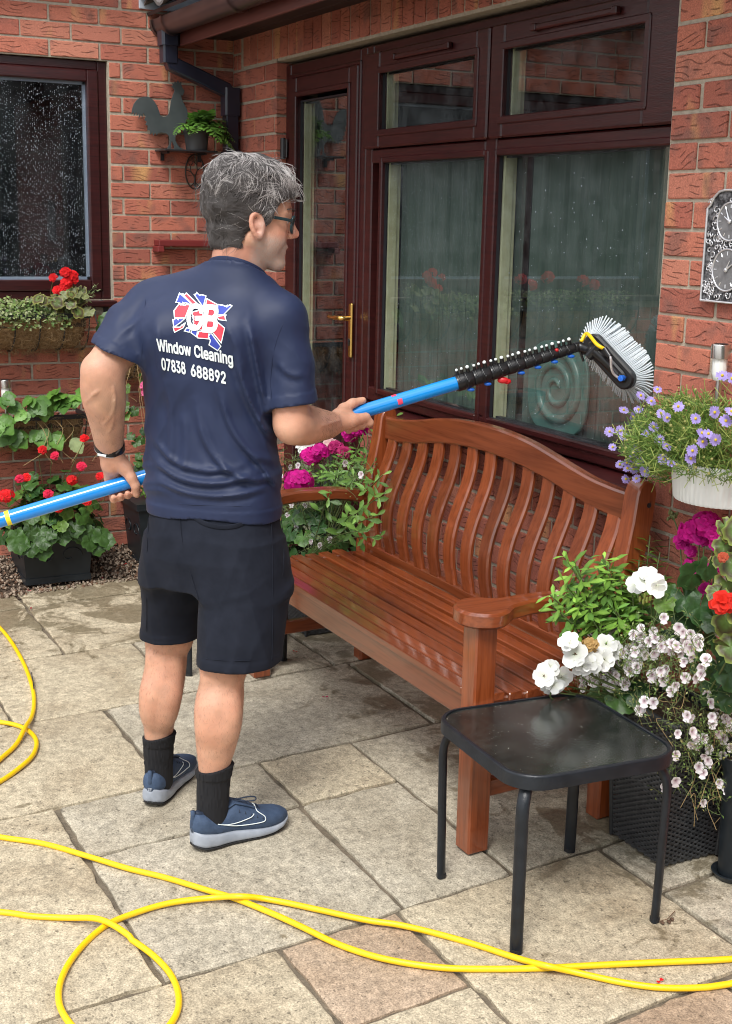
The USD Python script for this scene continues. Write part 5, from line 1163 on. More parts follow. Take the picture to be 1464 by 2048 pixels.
# planting in the rattan planter on the right
g3 = thing('geranium', 'white geranium with big loose flower heads leaning over the side table', 'geranium', (3.46, -.14, .40))
def blossom(t, x, y, ax, val, size, tilt):
    p = at(x, y, ax, val); L = [floret(size, WHT, 5, p, unit(VIEW+np.array(tilt)+R5.normal(0, .12, 3)), 5, .22, (.66, .70, .55), 1.12)]
    if R5.random() < .6: L.append(floret(size*.7, WHT, 5, p+unit(VIEW)*.006+R5.normal(0, .004, 3), unit(VIEW+np.array(tilt)+R5.normal(0, .4, 3)), 4, .55, (.7, .72, .6), 1.0))
    v, f, c = mcat(L); part(t, 'flower', (v, f), 'petal', smooth=True, col=c); return p
for (x, y, ax, val, sz, tl) in ((1290, 1160, 1, -.25, .034, (0, 0, .3)), (1312, 1172, 1, -.25, .032, (.4, .3, 0)), (1272, 1168, 1, -.24, .028, (-.6, -.3, 0)), (1298, 1150, 1, -.24, .026, (0, 0, .8)),
    (1150, 1308, 0, 3.50, .036, (-.3, -.3, .1)), (1180, 1325, 0, 3.51, .036, (0, 0, -.3)), (1208, 1318, 0, 3.51, .034, (.4, .3, 0)), (1138, 1282, 0, 3.49, .030, (-.5, -.4, .3)), (1212, 1288, 0, 3.49, .030, (.3, .3, .5)), (1165, 1332, 0, 3.51, .030, (0, 0, -.6)), (1232, 1302, 0, 3.49, .026, (.5, .4, .2)),
    (1088, 1352, 0, 3.42, .034, (-.4, -.3, .1)), (1106, 1372, 0, 3.43, .034, (0, 0, -.5)), (1124, 1354, 0, 3.42, .032, (.4, .3, .1)), (1100, 1336, 0, 3.41, .026, (0, 0, .6))):
    p = blossom(g3, x, y, ax, val, sz, tl); stem(g3, [p-unit(VIEW)*.008, p-[.01, -.03, .05], [3.46, -.14, .40]], .0022)
p = at(1180, 1290, 0, 3.50); head(g3, p, .02, (.50, .32, .12), 12, .014, name='spent_flower'); p = at(1290, 1195, 1, -.23)
bud = [ell(at(x, y, 1, -.235), (.004, .004, .009), 8, 6) for x, y in ((1280, 1198), (1287, 1203), (1294, 1200), (1301, 1196), (1290, 1192))]; part(g3, 'buds', cat(*bud), 'leaf', smooth=True, col=np.array([.42, .45, .12]), kind='stuff')
for (x, y, yy, s, kd) in ((1330, 1205, -.22, .032, 'light'), (1305, 1230, -.18, .03, 'green'), (1240, 1400, -.27, .045, 'green'), (1200, 1395, -.27, .04, 'green'), (1270, 1385, -.24, .04, 'dark'), (1150, 1330, -.2, .03, 'green'), (1340, 1370, -.25, .02, 'light'), (1180, 1240, -.15, .04, 'dark'), (1230, 1260, -.15, .04, 'dark'), (1290, 1260, -.14, .042, 'dark'), (1260, 1230, -.12, .042, 'dark')):
    p = at(x, y, 1, yy); V, F, C = round_leaf(kd); part(g3, 'leaf', (orient(V, p, unit(VIEW+[0, 0, .3]+R5.normal(0, .3, 3)), [0, R5.uniform(-1, 1), -.6], s), F), 'leaf', smooth=True, col=C)
sb3 = thing('leafy_bush', 'bright green bush of narrow leaves beside the right arm of the bench', 'bush', (3.42, -.13, .40))
tops = [at(x, y, 1, yy) for x, y, yy in ((1130, 1112, -.20), (1100, 1208, -.26), (1205, 1110, -.16), (1235, 1108, -.13), (1300, 1072, -.07), (1320, 1105, -.06), (1278, 1120, -.10), (1195, 1135, -.18), (1160, 1160, -.22), (1250, 1140, -.14), (1180, 1185, -.24), (1215, 1185, -.24), (1245, 1185, -.24), (1150, 1205, -.25), (1275, 1165, -.16), (1200, 1215, -.28), (1235, 1225, -.28), (1165, 1235, -.27), (1130, 1165, -.22), (1330, 1150, -.07), (1225, 1150, -.2), (1260, 1205, -.22))]
tops = [p if proj(p)[0] > 1225 else at(*proj(p), 0, 3.375) for p in tops]
tops += [at(x, y, 0, xx) for x, y, xx in ((1140, 1185, 3.40), (1170, 1200, 3.42), (1205, 1165, 3.41), (1185, 1240, 3.44), (1225, 1215, 3.45), (1255, 1235, 3.46), (1120, 1225, 3.40), (1150, 1130, 3.39), (1215, 1130, 3.40), (1240, 1160, 3.42), (1265, 1190, 3.45), (1100, 1190, 3.39))]
spray(sb3, tops, (3.43, -.19, .40), .056, .0165, 15, cols=((.13, .25, .04), (.19, .34, .055), (.09, .19, .038)), r=.002, frac=.42)
d2 = thing('trailing_plant', 'fine stemmed plant with many small white flowers trailing over the rattan planter', 'plant', (3.55, -.2, .40))
Z6D = [(530, 880), (610, 870), (655, 865), (780, 900), (825, 910), (905, 905), (1115, 895), (1085, 930), (1095, 965), (965, 965), (1000, 985), (1120, 1030), (800, 965), (830, 990), (720, 1000), (785, 1005), (770, 1050), (800, 1085), (690, 1060), (640, 1110), (680, 1140), (595, 1135), (550, 1150), (615, 1170), (660, 1190), (700, 1190), (730, 1165), (560, 1185), (485, 1165), (420, 1160), (940, 1115), (890, 1140), (1080, 1150), (1180, 1095), (1000, 1230), (400, 1250), (365, 1300), (460, 1250), (815, 1340), (870, 940), (850, 1020), (905, 960), (740, 1030), (1150, 945), (1060, 1005)]
Z6E = [(1095, 1375), (1210, 1250), (1235, 1300), (1275, 1320), (1310, 1315), (1350, 1330), (1245, 1420), (1280, 1480), (1150, 1510), (1195, 1505), (1140, 1555), (1225, 1570), (1195, 1615), (1220, 1650), (1165, 1675), (1305, 1605), (1030, 1605), (1040, 1480), (1030, 1760), (1285, 1770), (1340, 1785), (1190, 1885), (1335, 1240), (1340, 1440), (1320, 1390), (1260, 1380), (1350, 1560), (1375, 1650)]
cv = lambda L: [(1000+a/2.926, 960+b/2.926) for a, b in L]
PA_ = diascia(d2, cv(Z6D)+cv([(a+R5.normal(0, 55), b+R5.normal(0, 40)) for a, b in Z6D[3:40]+Z6D[10:44]]), 1, -.27, .0158, (.90, .87, .88)); PB_ = diascia(d2, cv(Z6E)+cv([(a+R5.normal(0, 30), b+R5.normal(0, 40)) for a, b in Z6E[::2]]), 0, 3.70, .0145, (.90, .87, .88))
fill = [at(x, y, 1, -.24) for x, y in ((1200, 1330), (1260, 1330), (1300, 1340), (1340, 1360), (1280, 1390), (1240, 1370), (1360, 1330), (1310, 1300), (1330, 1420), (1180, 1370), (1380, 1370))]+[at(x, y, 0, 3.68) for x, y in ((1370, 1420), (1400, 1440), (1430, 1430), (1380, 1480), (1420, 1510), (1440, 1550), (1400, 1560), (1440, 1470), (1380, 1530), (1455, 1420), (1455, 1510), (1430, 1590))]
wisps(d2, PA_+PB_+fill*3, 900, .055, [(.10, .16, .04), (.15, .20, .06), (.07, .12, .03), (.20, .20, .07)])
P = []
for k in range(40):
    p = np.asarray(fill[R5.integers(len(fill))]); P.append(spline([p+R5.normal(0, .02, 3), p+[.01, -.01, -.04]+R5.normal(0, .015, 3), p+[.0, 0, -.09]+R5.normal(0, .02, 3)], 4))
curves(d2, 'dry_stems', P, np.full(sum(map(len, P)), .0013), 'dry')
g4 = thing('geranium', 'magenta geranium with dark green leaves against the brick wall at the right', 'geranium', (3.52, -.08, .40))
for (x, y, s, kd) in ((1385, 1150, .052, 'dark'), (1415, 1135, .04, 'dark'), (1370, 1195, .05, 'dark'), (1400, 1215, .055, 'dark'), (1430, 1240, .05, 'dark'), (1375, 1240, .05, 'dark'), (1360, 1270, .045, 'green'), (1410, 1270, .05, 'dark'), (1445, 1290, .05, 'dark'), (1380, 1300, .05, 'dark'), (1435, 1330, .05, 'dark'), (1460, 1350, .05, 'dark'), (1350, 1225, .035, 'green'), (1340, 1280, .045, 'dark'), (1430, 1385, .05, 'dark'), (1455, 1220, .05, 'dark'), (1400, 1330, .045, 'dark'), (1345, 1185, .03, 'green'), (1458, 1395, .045, 'dark')):
    p = at(x, y, 1, -.12+R5.uniform(-.04, .03)); V, F, C = round_leaf(kd); part(g4, 'leaf', (orient(V, p, unit(VIEW+[0, 0, .25]+R5.normal(0, .3, 3)), [0, R5.uniform(-1, 1), -.6], s*.85), F), 'leaf', smooth=True, col=C)
for (x, y, r, n, s) in ((1385, 1062, .036, 16, .019), (1412, 1048, .034, 16, .019), (1365, 1085, .022, 8, .016), (1428, 1065, .022, 8, .017), (1400, 1078, .02, 7, .018), (1380, 1103, .014, 4, .014), (1378, 1128, .016, 5, .014), (1405, 1140, .022, 8, .012), (1430, 1088, .012, 3, .016), (1402, 1143, .02, 6, .016), (1415, 1180, .02, 6, .018), (1428, 1135, .02, 6, .012)):
    p = at(x, y, 1, -.075); head(g4, p, r, MAG if r > .021 else (.45, .008, .20), n, s); stem(g4, [p, p-[0, 0, .05], [3.53, -.08, .5]], .002)
p0 = at(1422, 1112, 1, -.08)
for k in range(12): a = k*.52; stem(g4, [p0, p0+np.array([.012*math.cos(a)+.006, -.006, .012*math.sin(a)-.018]), p0+np.array([.024*math.cos(a)+.012, -.01, .020*math.sin(a)-.028])], .0009, 'spent_stalk', 'dry')
sb4 = at(1345, 1028, 1, -.05); part(g4, 'seed_head', cat(*[ell(sb4+R5.normal(0, .008, 3), (.004, .004, .006), 6, 5) for k in range(16)]), 'leaf', smooth=True, col=np.array([.16, .17, .07]), kind='stuff'); stem(g4, [sb4, sb4+[.02, 0, -.03], [3.52, -.06, .70]], .002)
g5 = thing('geranium', 'zonal geranium with yellow edged leaves and one scarlet flower at the right edge', 'geranium', (3.68, -.16, .45))
for (x, y, s) in ((1450, 1052, .032), (1448, 1092, .036), (1440, 1120, .026), (1455, 1165, .045), (1435, 1185, .036), (1452, 1245, .045), (1462, 1295, .05), (1445, 1290, .035), (1470, 1130, .05), (1475, 1060, .05), (1480, 1230, .05), (1455, 1070, .03)):
    p = at(x, y, 1, -.22+R5.uniform(-.03, .02)); V, F, C = round_leaf('zonal'); part(g5, 'leaf', (orient(V, p, unit(VIEW+[0, 0, .2]+R5.normal(0, .3, 3)), [0, R5.uniform(-1, 1), -.6], s*.80), F), 'leaf', smooth=True, col=C)
p = at(1446, 1205, 1, -.27); head(g5, p, .018, (.80, .035, .02), 6, .026); stem(g5, [p, p+[.03, .04, -.05], [3.68, -.16, .5]], .0022); head(g5, at(1446, 1115, 1, -.25), .012, (.5, .1, .05), 8, .010, name='spent_flower')
gp = thing('planter', 'black pot at the right edge under the yellow edged geranium', 'planter', (3.80, -.12, 0)); part(gp, 'bowl', lathe([[.001, .002], [.038, .002], [.042, .02], [.05, .30], [.055, .31], [.055, .335], [.05, .335], [.047, .31]], 28, (3.725, -.062, 0)), 'planter_black', smooth=40); part(gp, 'saucer', lathe([[.001, .004], [.050, .004], [.059, .018], [.055, .02], [.045, .008]], 28, (3.725, -.062, .0)), 'planter_black', smooth=40); part(gp, 'compost', lathe([[.049, .315], [.001, .32]], 24, (3.725, -.062, 0)), 'soil')
# lilac daisies in the white wall pot
ds = thing('daisy_plant', 'feathery green plant covered in small lilac daisies in the white wall pot', 'daisies', (3.52, -.08, 1.05))
pts = []
for k in range(3300):
    d = unit(R5.normal(size=3)); d[1] = -abs(d[1]); p = np.array([3.50, -.06, 1.105])+d*np.array([.255, .20, .135])*R5.random()**.45
    if p[0] < 3.36: p[2] -= (3.36-p[0])*.35
    if p[2] > (1.045 if p[0] > 3.42 else .985) and p[1] < -.015: pts.append(p)
Pc = []
for p in pts:
    d = unit(unit(p-np.array([3.50, -.03, 1.0]))+R5.normal(0, .45, 3)); l = R5.uniform(.02, .05); Pc.append(np.array([p-d*l*.5, p+R5.normal(0, .003, 3), p+d*l*.5]))
curves(ds, 'feathery_leaves', Pc, np.full(3*len(Pc), .0019), 'daisy_green')
curves(ds, 'feathery_leaves', [np.array([p+R5.normal(0, .01, 3), p+R5.normal(0, .018, 3)]) for p in pts[:1500]], np.full(3000, .0017), 'daisy_light')
part(ds, 'buds', cat(*[ell(p+unit(p-np.array([3.50, -.03, 1.0]))*.018, [R5.uniform(.0022, .004)]*3, 6, 5) for p in pts[::14]]), 'leaf', smooth=True, col=np.array([.48, .46, .17]), kind='stuff')
Z4 = [(1415, 380), (1195, 535), (995, 550), (1005, 480), (1058, 508), (1090, 450), (920, 553), (965, 585), (1108, 570), (1137, 590), (1070, 637), (1035, 670), (1100, 700), (1135, 735), (1280, 595), (1375, 563), (1432, 607), (1312, 668), (1315, 710), (1265, 755), (1255, 795), (1160, 820), (1120, 797), (905, 655), (850, 660), (865, 738), (920, 685), (980, 745), (970, 775), (965, 805), (900, 825), (935, 815), (970, 850), (940, 845), (1000, 810), (1025, 860), (985, 895), (930, 898), (1460, 395), (1345, 672), (990, 770), (1380, 700), (1460, 560)]
for (a, b) in Z4:
    x, y = 880+a/2.507, 600+b/2.507; p = at(x, y, 1, -.145-.14*np.clip((x-1230)/170, 0, 1)); nrm = unit(VIEW+[0, 0, .2]+R5.normal(0, .35, 3)); L = [floret(.0150*R5.uniform(.75, 1.08), (.44, .36, .78), 1, p, nrm, 14, .12, (.55, .48, .8), .42)]
    v, f, c = mcat(L); fl_ = part(ds, 'flower', (v, f), 'petal', smooth=True, col=c); part(fl_, 'flower_centre', ell(p+nrm*.002, (.0036, .0036, .0036), 7, 5), 'petal', smooth=True, col=np.array([.72, .55, .06]))
    q = np.array([3.50, -.05, 1.06]); curves(ds, 'stalk', [spline([p, p*.6+q*.4+R5.normal(0, .02, 3), q], 4)], np.full(9, .0013), 'daisy_light', None)
# ------------------------------------------------------------------ the person
PO = np.array([2.84, -1.24, 0.0]); PN = np.array([.8902, -.4556, 0]); PU = np.array([.4556, .8902, 0]); PB = np.stack([PU, PN, [0, 0, 1]])
def W(p): return PO+np.asarray(p, float)@PB                 # person's frame (across the view, towards the viewer, up) -> world
def WM(vf): return W(vf[0]), np.asarray(vf[1])[:, ::-1]
def lp(px, py, n):
    d = ray(px, py); t = (n-(CAM-PO)@PN)/(d@PN); p = CAM+t*d-PO
    return np.array([p@PU, p@PN, p[2]])
man = thing('person', 'grey haired person with glasses, navy work shirt and dark shorts, holding a long blue pole', 'person', PO)

# pole axis, in the person's frame
TIP = np.array([1.088, -.377, 1.315]); PA = lp(545, 877, -.165); pd = (TIP-PA)/np.linalg.norm(TIP-PA)
ps = np.array([0, 1.0, 0])-pd*pd[1]; ps /= np.linalg.norm(ps); pq_ = np.cross(ps, pd); pq_ *= np.sign(pq_[2])
def pole_at(px):
    a, b = -2.0, 2.0
    for _ in range(50):
        m = (a+b)/2
        if proj(W(PA+pd*m))[0] < px: a = m
        else: b = m
    return (a+b)/2
def pp(t, s=0., q=0.): return PA+pd*t+ps*s+pq_*q            # along, towards viewer, up
tR, tL = pole_at(697), pole_at(243)

# head frame
HC = np.array([.174, .0, 1.640]); _p = math.radians(7); _y = math.radians(-15)
HF = np.array([math.cos(_y)*math.cos(_p), math.sin(_y)*math.cos(_p), -math.sin(_p)]); HR = np.array([-math.sin(_y), math.cos(_y), 0]); HU = np.cross(HF, HR); HU *= np.sign(HU[2])
HB = np.stack([HF, HR, HU])
def hd(f, r, z): return HC+np.array([f, r, z])@HB
def hloc(P): return (P-HC)@HB.T

B = Field((-.40, -.60, -.03), (.60, .36, 1.82), .0042)
def hell(c, r, k): 
    cc = hd(*c); R = max(r); B.add(lambda P: elld(P, cc, r, HB), cc-R, cc+R, k)
def hcap(a, b, ra, rb, k): B.cap(hd(*a), hd(*b), ra, rb, k)
# torso, hips and thighs stay under the clothes
B.cap((.073, 0, .95), (.08, 0, 1.30), .085, .10, .02); B.cap((-.06, -.045, 1.40), (.215, .05, 1.385), .055, .055, .03)
B.cap((.073, 0, .95), (.073, 0, .86), .085, .085, .03)
B.chain([(.01, -.03, .84), (-.060, -.113, .50)], [.065, .060], .03); B.chain([(.13, .03, .84), (.112, .108, .50)], [.065, .062], .03)
# lower legs
kL = [lp(333, 1275, -.12), lp(333, 1315, -.12), lp(327, 1365, -.115), lp(322, 1405, -.118), lp(318, 1450, -.128), lp(317, 1500, -.135), lp(318, 1560, -.14)]
kR = [lp(444, 1310, .11), lp(444, 1350, .108), lp(440, 1400, .112), lp(438, 1440, .115), lp(433, 1490, .115), lp(428, 1540, .115), lp(424, 1640, .12)]
from scipy.interpolate import PchipInterpolator
def leg(k, a, b, off):
    k = np.array(k)[::-1]; z = k[:, 2]; zz = np.linspace(z[0], z[-1], 60)
    rows = np.column_stack([zz]+[PchipInterpolator(z, q)(zz) for q in (k[:, 0], k[:, 1]+np.array(off)[::-1], np.array(a)[::-1], np.array(b)[::-1])])
    B.add(lambda P: loftd(P, rows, .25, 2.05), k.min(0)-.08, k.max(0)+.08, .012)
leg(kL, [.060, .057, .0585, .0535, .0425, .0355, .034], [.060, .062, .067, .062, .047, .038, .036], [0, .004, .008, .006, 0, 0, 0])
leg(kR, [.059, .056, .0625, .0615, .053, .0405, .036], [.062, .062, .070, .069, .056, .043, .038], [0, .002, .010, .008, .002, 0, 0])
for k, q in ((kL, ((-.024, .02), (.022, .02))), (kR, ((-.024, .02), (.024, .02)))):         # tendons behind the knee, two calf heads
    for du, dn in q: B.dchain([k[1]+[du*1.3, dn+.018, .02], k[1]+[du*1.1, dn+.012, -.03], k[2]+[du, dn+.020, -.02], k[3]+[du*.8, dn+.014, -.02], k[4]+[du*.3, dn*.6, .0]], [.010, .014, .026, .024, .010], .022, 4)
# arms
sL, eL, wL = np.array([-.095, -.055, 1.405]), lp(203, 742, .075), lp(219, 893, -.055)
B.dchain([sL, (sL+eL)/2+[-.004, 0, 0], eL], [.054, .051, .0445], .010)
B.dchain([eL, eL*.72+wL*.28+np.array([-.001, .006, 0]), eL*.4+wL*.6, wL], [.044, .049, .041, .0315], .015)
B.cap(eL+[-.017, .012, .008], eL+[-.017, .012, .004], .026, .026, .02)
B.cap(eL*.95+wL*.05+[.022, -.006, 0], eL*.6+wL*.4+[.018, 0, 0], .028, .026, .02)
sR, eR, wR = np.array([.262, .062, 1.39]), lp(583, 850, .095), lp(661, 850, -.125)
B.dchain([sR, (sR+eR)/2, eR], [.050, .047, .043], .010)
B.dchain([eR, eR*.7+wR*.3, eR*.35+wR*.65, wR], [.043, .0465, .038, .0295], .015)
B.cap(eR+[.0, .012, -.012], eR+[.004, .010, -.012], .027, .027, .02)
# left hand: over the pole, fingers down the far side and round below, thumb down the near side
fl = [.030, .010, -.010, -.029]
for k, a in enumerate(fl):
    L = [.96, 1.05, 1.0, .86][k]; m = pp(tL+a, -.026, .020)
    B.chain([wL*.5+pp(tL+a*.6, -.006, .05)*.5, m], [.021, .0125], .010)
    B.chain([m, pp(tL+a-.002, -.0335*L, -.008), pp(tL+a-.004, -.016, -.0335), pp(tL+a-.003, .010*L, -.034), pp(tL+a-.002, .022*L, -.026)], [.0115, .0105, .0098, .0092, .0082], .004)
B.chain([wL, pp(tL-.008, .0, .056), pp(tL-.012, -.018, .030)], [.030, .027, .016], .012)
B.chain([wL*.55+pp(tL+.015, .014, .05)*.45, pp(tL+.022, .020, .040), pp(tL+.030, .0315, .012), pp(tL+.034, .0325, -.012), pp(tL+.030, .026, -.036)], [.022, .019, .0135, .0115, .0095], .008)
# right hand: palm on the near side, thumb on top, fingers under
fr_ = [.040, .020, .000, -.019]
for k, a in enumerate(fr_):
    L = [.95, 1.05, 1.0, .85][k]; m = pp(tR+a, .0305, -.014)
    B.chain([wR, wR*.4+m*.6+ps*.004, m], [.023, .0165, .0130], .010)
    B.chain([m, pp(tR+a+.008, .026, -.032), pp(tR+a+.008, .004, -.0385), pp(tR+a+.004, -.022*L, -.0300), pp(tR+a, -.0325, -.010)], [.0122, .0108, .0098, .0092, .0082], .004)
B.chain([wR, wR*.5+pp(tR, .016, .012)*.5, pp(tR-.004, .025, .004)], [.027, .024, .016], .012)
B.chain([wR*.6+pp(tR, .02, .03)*.4, pp(tR-.012, .021, .024), pp(tR+.018, .012, .0315), pp(tR+.050, .002, .0295)], [.019, .0155, .0125, .0100], .008)
# neck and head
B.cap((.120, .0, 1.43), hd(-.030, 0, -.055), .064, .056, .02); B.cap((.135, -.01, 1.45), hd(.0, 0, -.07), .052, .050, .02)
B.cap((.105, .02, 1.46), hd(-.050, .02, -.035), .036, .034, .03)
hell((-.012, 0, .045), (.098, .076, .090), .02); hell((.028, 0, .012), (.066, .064, .095), .02)
for s in (-1, 1):
    hcap((.0, s*.052, -.040), (.066, s*.014, -.090), .024, .019, .018); hell((.042, s*.036, -.028), (.040, .029, .046), .015)
    hcap((.078, s*.012, .034), (.066, s*.046, .032), .013, .012, .012)
    hell((.0985, s*.0125, -.022), (.011, .008, .008), .005)
hcap((.074, -.006, -.092), (.074, .006, -.092), .020, .020, .015)
hell((.066, 0, -.052), (.026, .028, .034), .015)
hcap((.084, 0, .026), (.108, 0, -.012), .0085, .0120, .010); hell((.110, 0, -.016), (.0125, .0115, .0105), .006)
hcap((.0885, -.017, -.050), (.0885, .017, -.050), .0065, .0065, .005); hcap((.084, -.015, -.0655), (.084, .015, -.0655), .0075, .0075, .005)
for s in (-1, 1):                                             # ears
    c = hd(-.004, s*.080, -.010); Re = np.stack([HF*.94+HU*.30+HR*s*-.25, HR*s+HF*.28, HU*.95-HF*.28]); Re /= np.linalg.norm(Re, axis=1, keepdims=True)
    a = np.linspace(0, 2*np.pi, 15); rim = [c+Re[0]*(.0165*math.cos(t)*(1.0-.22*math.sin(-t)))+Re[2]*(.0285*math.sin(t)+.002)+Re[1]*.006*(1-.5*math.cos(t)) for t in a]
    B.chain(rim, [.0052]*15, .004); B.add(lambda P: elld(P, c-Re[1]*.004, (.015, .006, .027), Re), c-.035, c+.035, .006)
    B.cap(c+Re[0]*.006-Re[2]*.024, c+Re[0]*.003-Re[2]*.027, .0085, .008, .006); B.cap(c+Re[0]*.010-Re[2]*.004, c+Re[0]*.012-Re[2]*.012, .006, .006, .005)
    hcap((.006, s*.066, -.012), (-.006, s*.076, -.012), .016, .010, .01)
def on_body(pxs, t0):
    d = np.stack([ray(x, y) for x, y in pxs]); d /= np.linalg.norm(d, axis=1, keepdims=True); o = (CAM-PO)@PB.T; dl_ = d@PB.T; t = np.full(len(d), t0)
    for _ in range(80): t += np.clip(B.at(o+dl_*t[:, None]), -.01, .02)*.75
    return o+dl_*t[:, None]
for vn in ([(172, 806), (186, 790), (196, 782)], [(226, 775), (230, 800), (222, 830), (208, 848)], [(230, 800), (224, 850), (216, 866)], [(642, 852), (662, 846), (680, 840)]):
    q = on_body(vn, 2.75); B.chain(spline(q, 3)+(CAM-PO)@PB.T*0, [.0028]*len(spline(q, 3)), .005)
bv_, bf_ = B.mesh()
hl = hloc(bv_); nz = fbm(bv_*28, 3, 2); nf = noise(bv_*420, 5)
colr = np.tile(np.array([.535, .295, .200]), (len(bv_), 1)); colr *= (.80+.42*nz)[:, None]; colr *= 1+(fbm(bv_*11, 3, 8)[:, None]-.5)*np.array([.10, -.16, -.20])
inhead = (bv_[:, 2] > 1.50) & (hl[:, 0] > -.2)
def bl(m, c): m = np.clip(m, 0, 1)[:, None]; return colr*(1-m)+np.array(c)*m
red = inhead*np.exp(-(((hl[:, 0]-.055)/.045)**2+((np.abs(hl[:, 1])-.045)/.03)**2+((hl[:, 2]+.022)/.03)**2)); colr = bl(red*.55, (.54, .215, .155))
colr = bl(inhead*np.exp(-(((hl[:, 0]-.115)/.02)**2+(hl[:, 1]/.025)**2+((hl[:, 2]+.02)/.022)**2))*.6, (.56, .22, .16))
colr = bl(inhead*(np.abs(hl[:, 1]) > .074)*.45, (.55, .22, .165))
colr = bl((bv_[:, 2] > 1.42)*(bv_[:, 2] < 1.60)*(hl[:, 2] < -.06)*(hl[:, 0] < .02)*.5, (.53, .225, .165))
st = inhead*np.clip((-.022-hl[:, 2]+.25*np.clip(hl[:, 0]-.06, 0, 1)*0)/.02, 0, 1)*np.clip((hl[:, 0]+.012)/.02, 0, 1)*np.clip((hl[:, 2]+.125)/.02, 0, 1)
st = np.maximum(st, inhead*np.exp(-(((hl[:, 0]-.012)/.014)**2+((hl[:, 2]+.01)/.03)**2))*.6)
colr = bl(st*(.35+.55*nf), (.40, .345, .31))
lip = inhead*(np.exp(-(((hl[:, 0]-.092)/.012)**2+(hl[:, 1]/.018)**2+((hl[:, 2]+.050)/.006)**2))+np.exp(-(((hl[:, 0]-.09)/.014)**2+(hl[:, 1]/.016)**2+((hl[:, 2]+.067)/.007)**2))); colr = bl(lip*.75, (.46, .16, .13))
ha = np.exp(-((bv_-wR)**2).sum(1)/.09**2)+np.exp(-((bv_-wL)**2).sum(1)/.1**2); colr = bl(ha*.35, (.47, .235, .155))
knk = np.exp(-((bv_-pp(tR+.01, .02, -.03))**2).sum(1)/.05**2)+np.exp(-((bv_-pp(tL, .02, -.03))**2).sum(1)/.04**2); colr = bl(knk*.4, (.54, .235, .175))
# veins of the left forearm, slightly raised
part(man, 'body', WM((bv_, bf_)), 'skin', smooth=True, col=colr)
hm = ((bv_[:, 2] > .19) & (bv_[:, 2] < .50))*1.0+(np.exp(-((bv_-(eR*.35+wR*.65))**2).sum(1)/.09**2) > .3)*1.6+(np.exp(-((bv_-(eL*.4+wL*.6))**2).sum(1)/.08**2) > .35)*.9
ip = rng.choice(len(bv_), 2200, p=hm/hm.sum()); bb_ = bv_[ip]; gn = np.stack([B.at(bb_+e)-B.at(bb_-e) for e in np.eye(3)*.004], 1); gn /= np.maximum(np.linalg.norm(gn, axis=1, keepdims=True), 1e-6)
dn_ = np.array([0, 0, -1.0])+rng.normal(0, .5, bb_.shape); dn_ -= gn*((dn_*gn).sum(1, keepdims=True)); dn_ /= np.linalg.norm(dn_, axis=1, keepdims=True)
lh = rng.uniform(.005, .011, (len(bb_), 1)); HB3 = np.stack([bb_, bb_+dn_*lh*.5+gn*lh*.22, bb_+dn_*lh+gn*lh*.25], 1)
curves(man, 'body_hair', list(W(HB3.reshape(-1, 3)).reshape(HB3.shape)), np.tile([.00022, .0002, .0001], len(HB3)), 'body_hair')
# eyes, eyebrow
for s in (-1, 1):
    ey = part(man, 'eye', WM(ell(hd(.073, s*.031, .012), (.0125, .0125, .0125), 14, 10)), 'eye_white', smooth=True)
    part(ey, 'iris', WM(ell(hd(.0815, s*.031, .012), (.005, .005, .005), 10, 7)), 'rubber', smooth=True)
    eb = []
    for k in range(60):
        t = rng.random(); p = hd(.094-.022*t**2, s*(.012+.040*t), .037+.008*math.sin(t*2.4)); eb.append(np.array([p, p+(HF*.004+HR*s*.008+HU*.003*(1-2*t))+rng.normal(0, .001, 3)]))
    curves(man, 'eyebrow', [W(q) for q in eb], np.full(120, .0008), 'hair_strand')
# teeth glimpse
part(man, 'teeth', WM(tube([hd(.0865, -.012, -.0575), hd(.091, 0, -.0575), hd(.0865, .012, -.0575)], .0032, 6)), 'eye_white', smooth=True)

# ------------------------------------------------------------------ hair
H = Field(hd(0, 0, 0)-.19, hd(0, 0, 0)+.20, .0034)
def hair_thick(q):
    f, r, z = q[..., 0], q[..., 1], q[..., 2]
    t = .010+.017*np.clip((z-.03)/.10, 0, 1)+.013*np.clip(-f/.09, 0, 1)*np.clip((z+.05)/.07, 0, 1)
    t = t*np.clip((z+.10)/.075, .15, 1)
    return t
def hairline(q):                                              # negative where hair grows
    f, r, z = q[..., 0], q[..., 1], q[..., 2]
    front = f-np.interp(z, [-.11, -.085, -.05, -.03, -.005, .02, .045, .06, .075, .10, .13], [-.055, -.040, -.034, -.030, .022, .030, .036, .050, .092, .12, .14])
    return np.maximum(front, -.098-z)
def hair_sdf(P):
    q = hloc(P); sk = np.minimum(elld(q, (-.012, 0, .045), (.098, .076, .090)), np.minimum(elld(q, (.028, 0, .012), (.066, .064, .095)), elld(q, (-.035, 0, -.045), (.065, .058, .06))))
    fl_ = np.stack([q[..., 0]*16, q[..., 1]*26, q[..., 2]*16], -1); n1 = noise(fl_+noise(q*20, 3)[..., None]*1.5, 4)-.5; n2 = noise(np.stack([q[..., 0]*40, q[..., 1]*90, q[..., 2]*40], -1), 9)-.5
    d = sk-hair_thick(q)-.013*n1-.005*n2
    d = np.maximum(d, hairline(q)*.8+.010*(noise(q*110, 77)-.5)*np.clip((.0-q[..., 2])/.04, .2, 1))
    return d
H.add(hair_sdf, H.lo, H.lo+(H.n-1)*H.h, 0.0, 0)
quiff = [hd(.088, .035, .098), hd(.108, .020, .088), hd(.116, .0, .074)]
for s in (.03, 0., -.03): H.chain([hd(.04, s, .114), hd(.070, s*.9, .106), hd(.090, s*.8, .084)], [.017, .014, .006], .012)
hv, hf_ = H.mesh()
hp_ = part(man, 'hair', WM((hv, hf_)), 'hair_base', smooth=True)
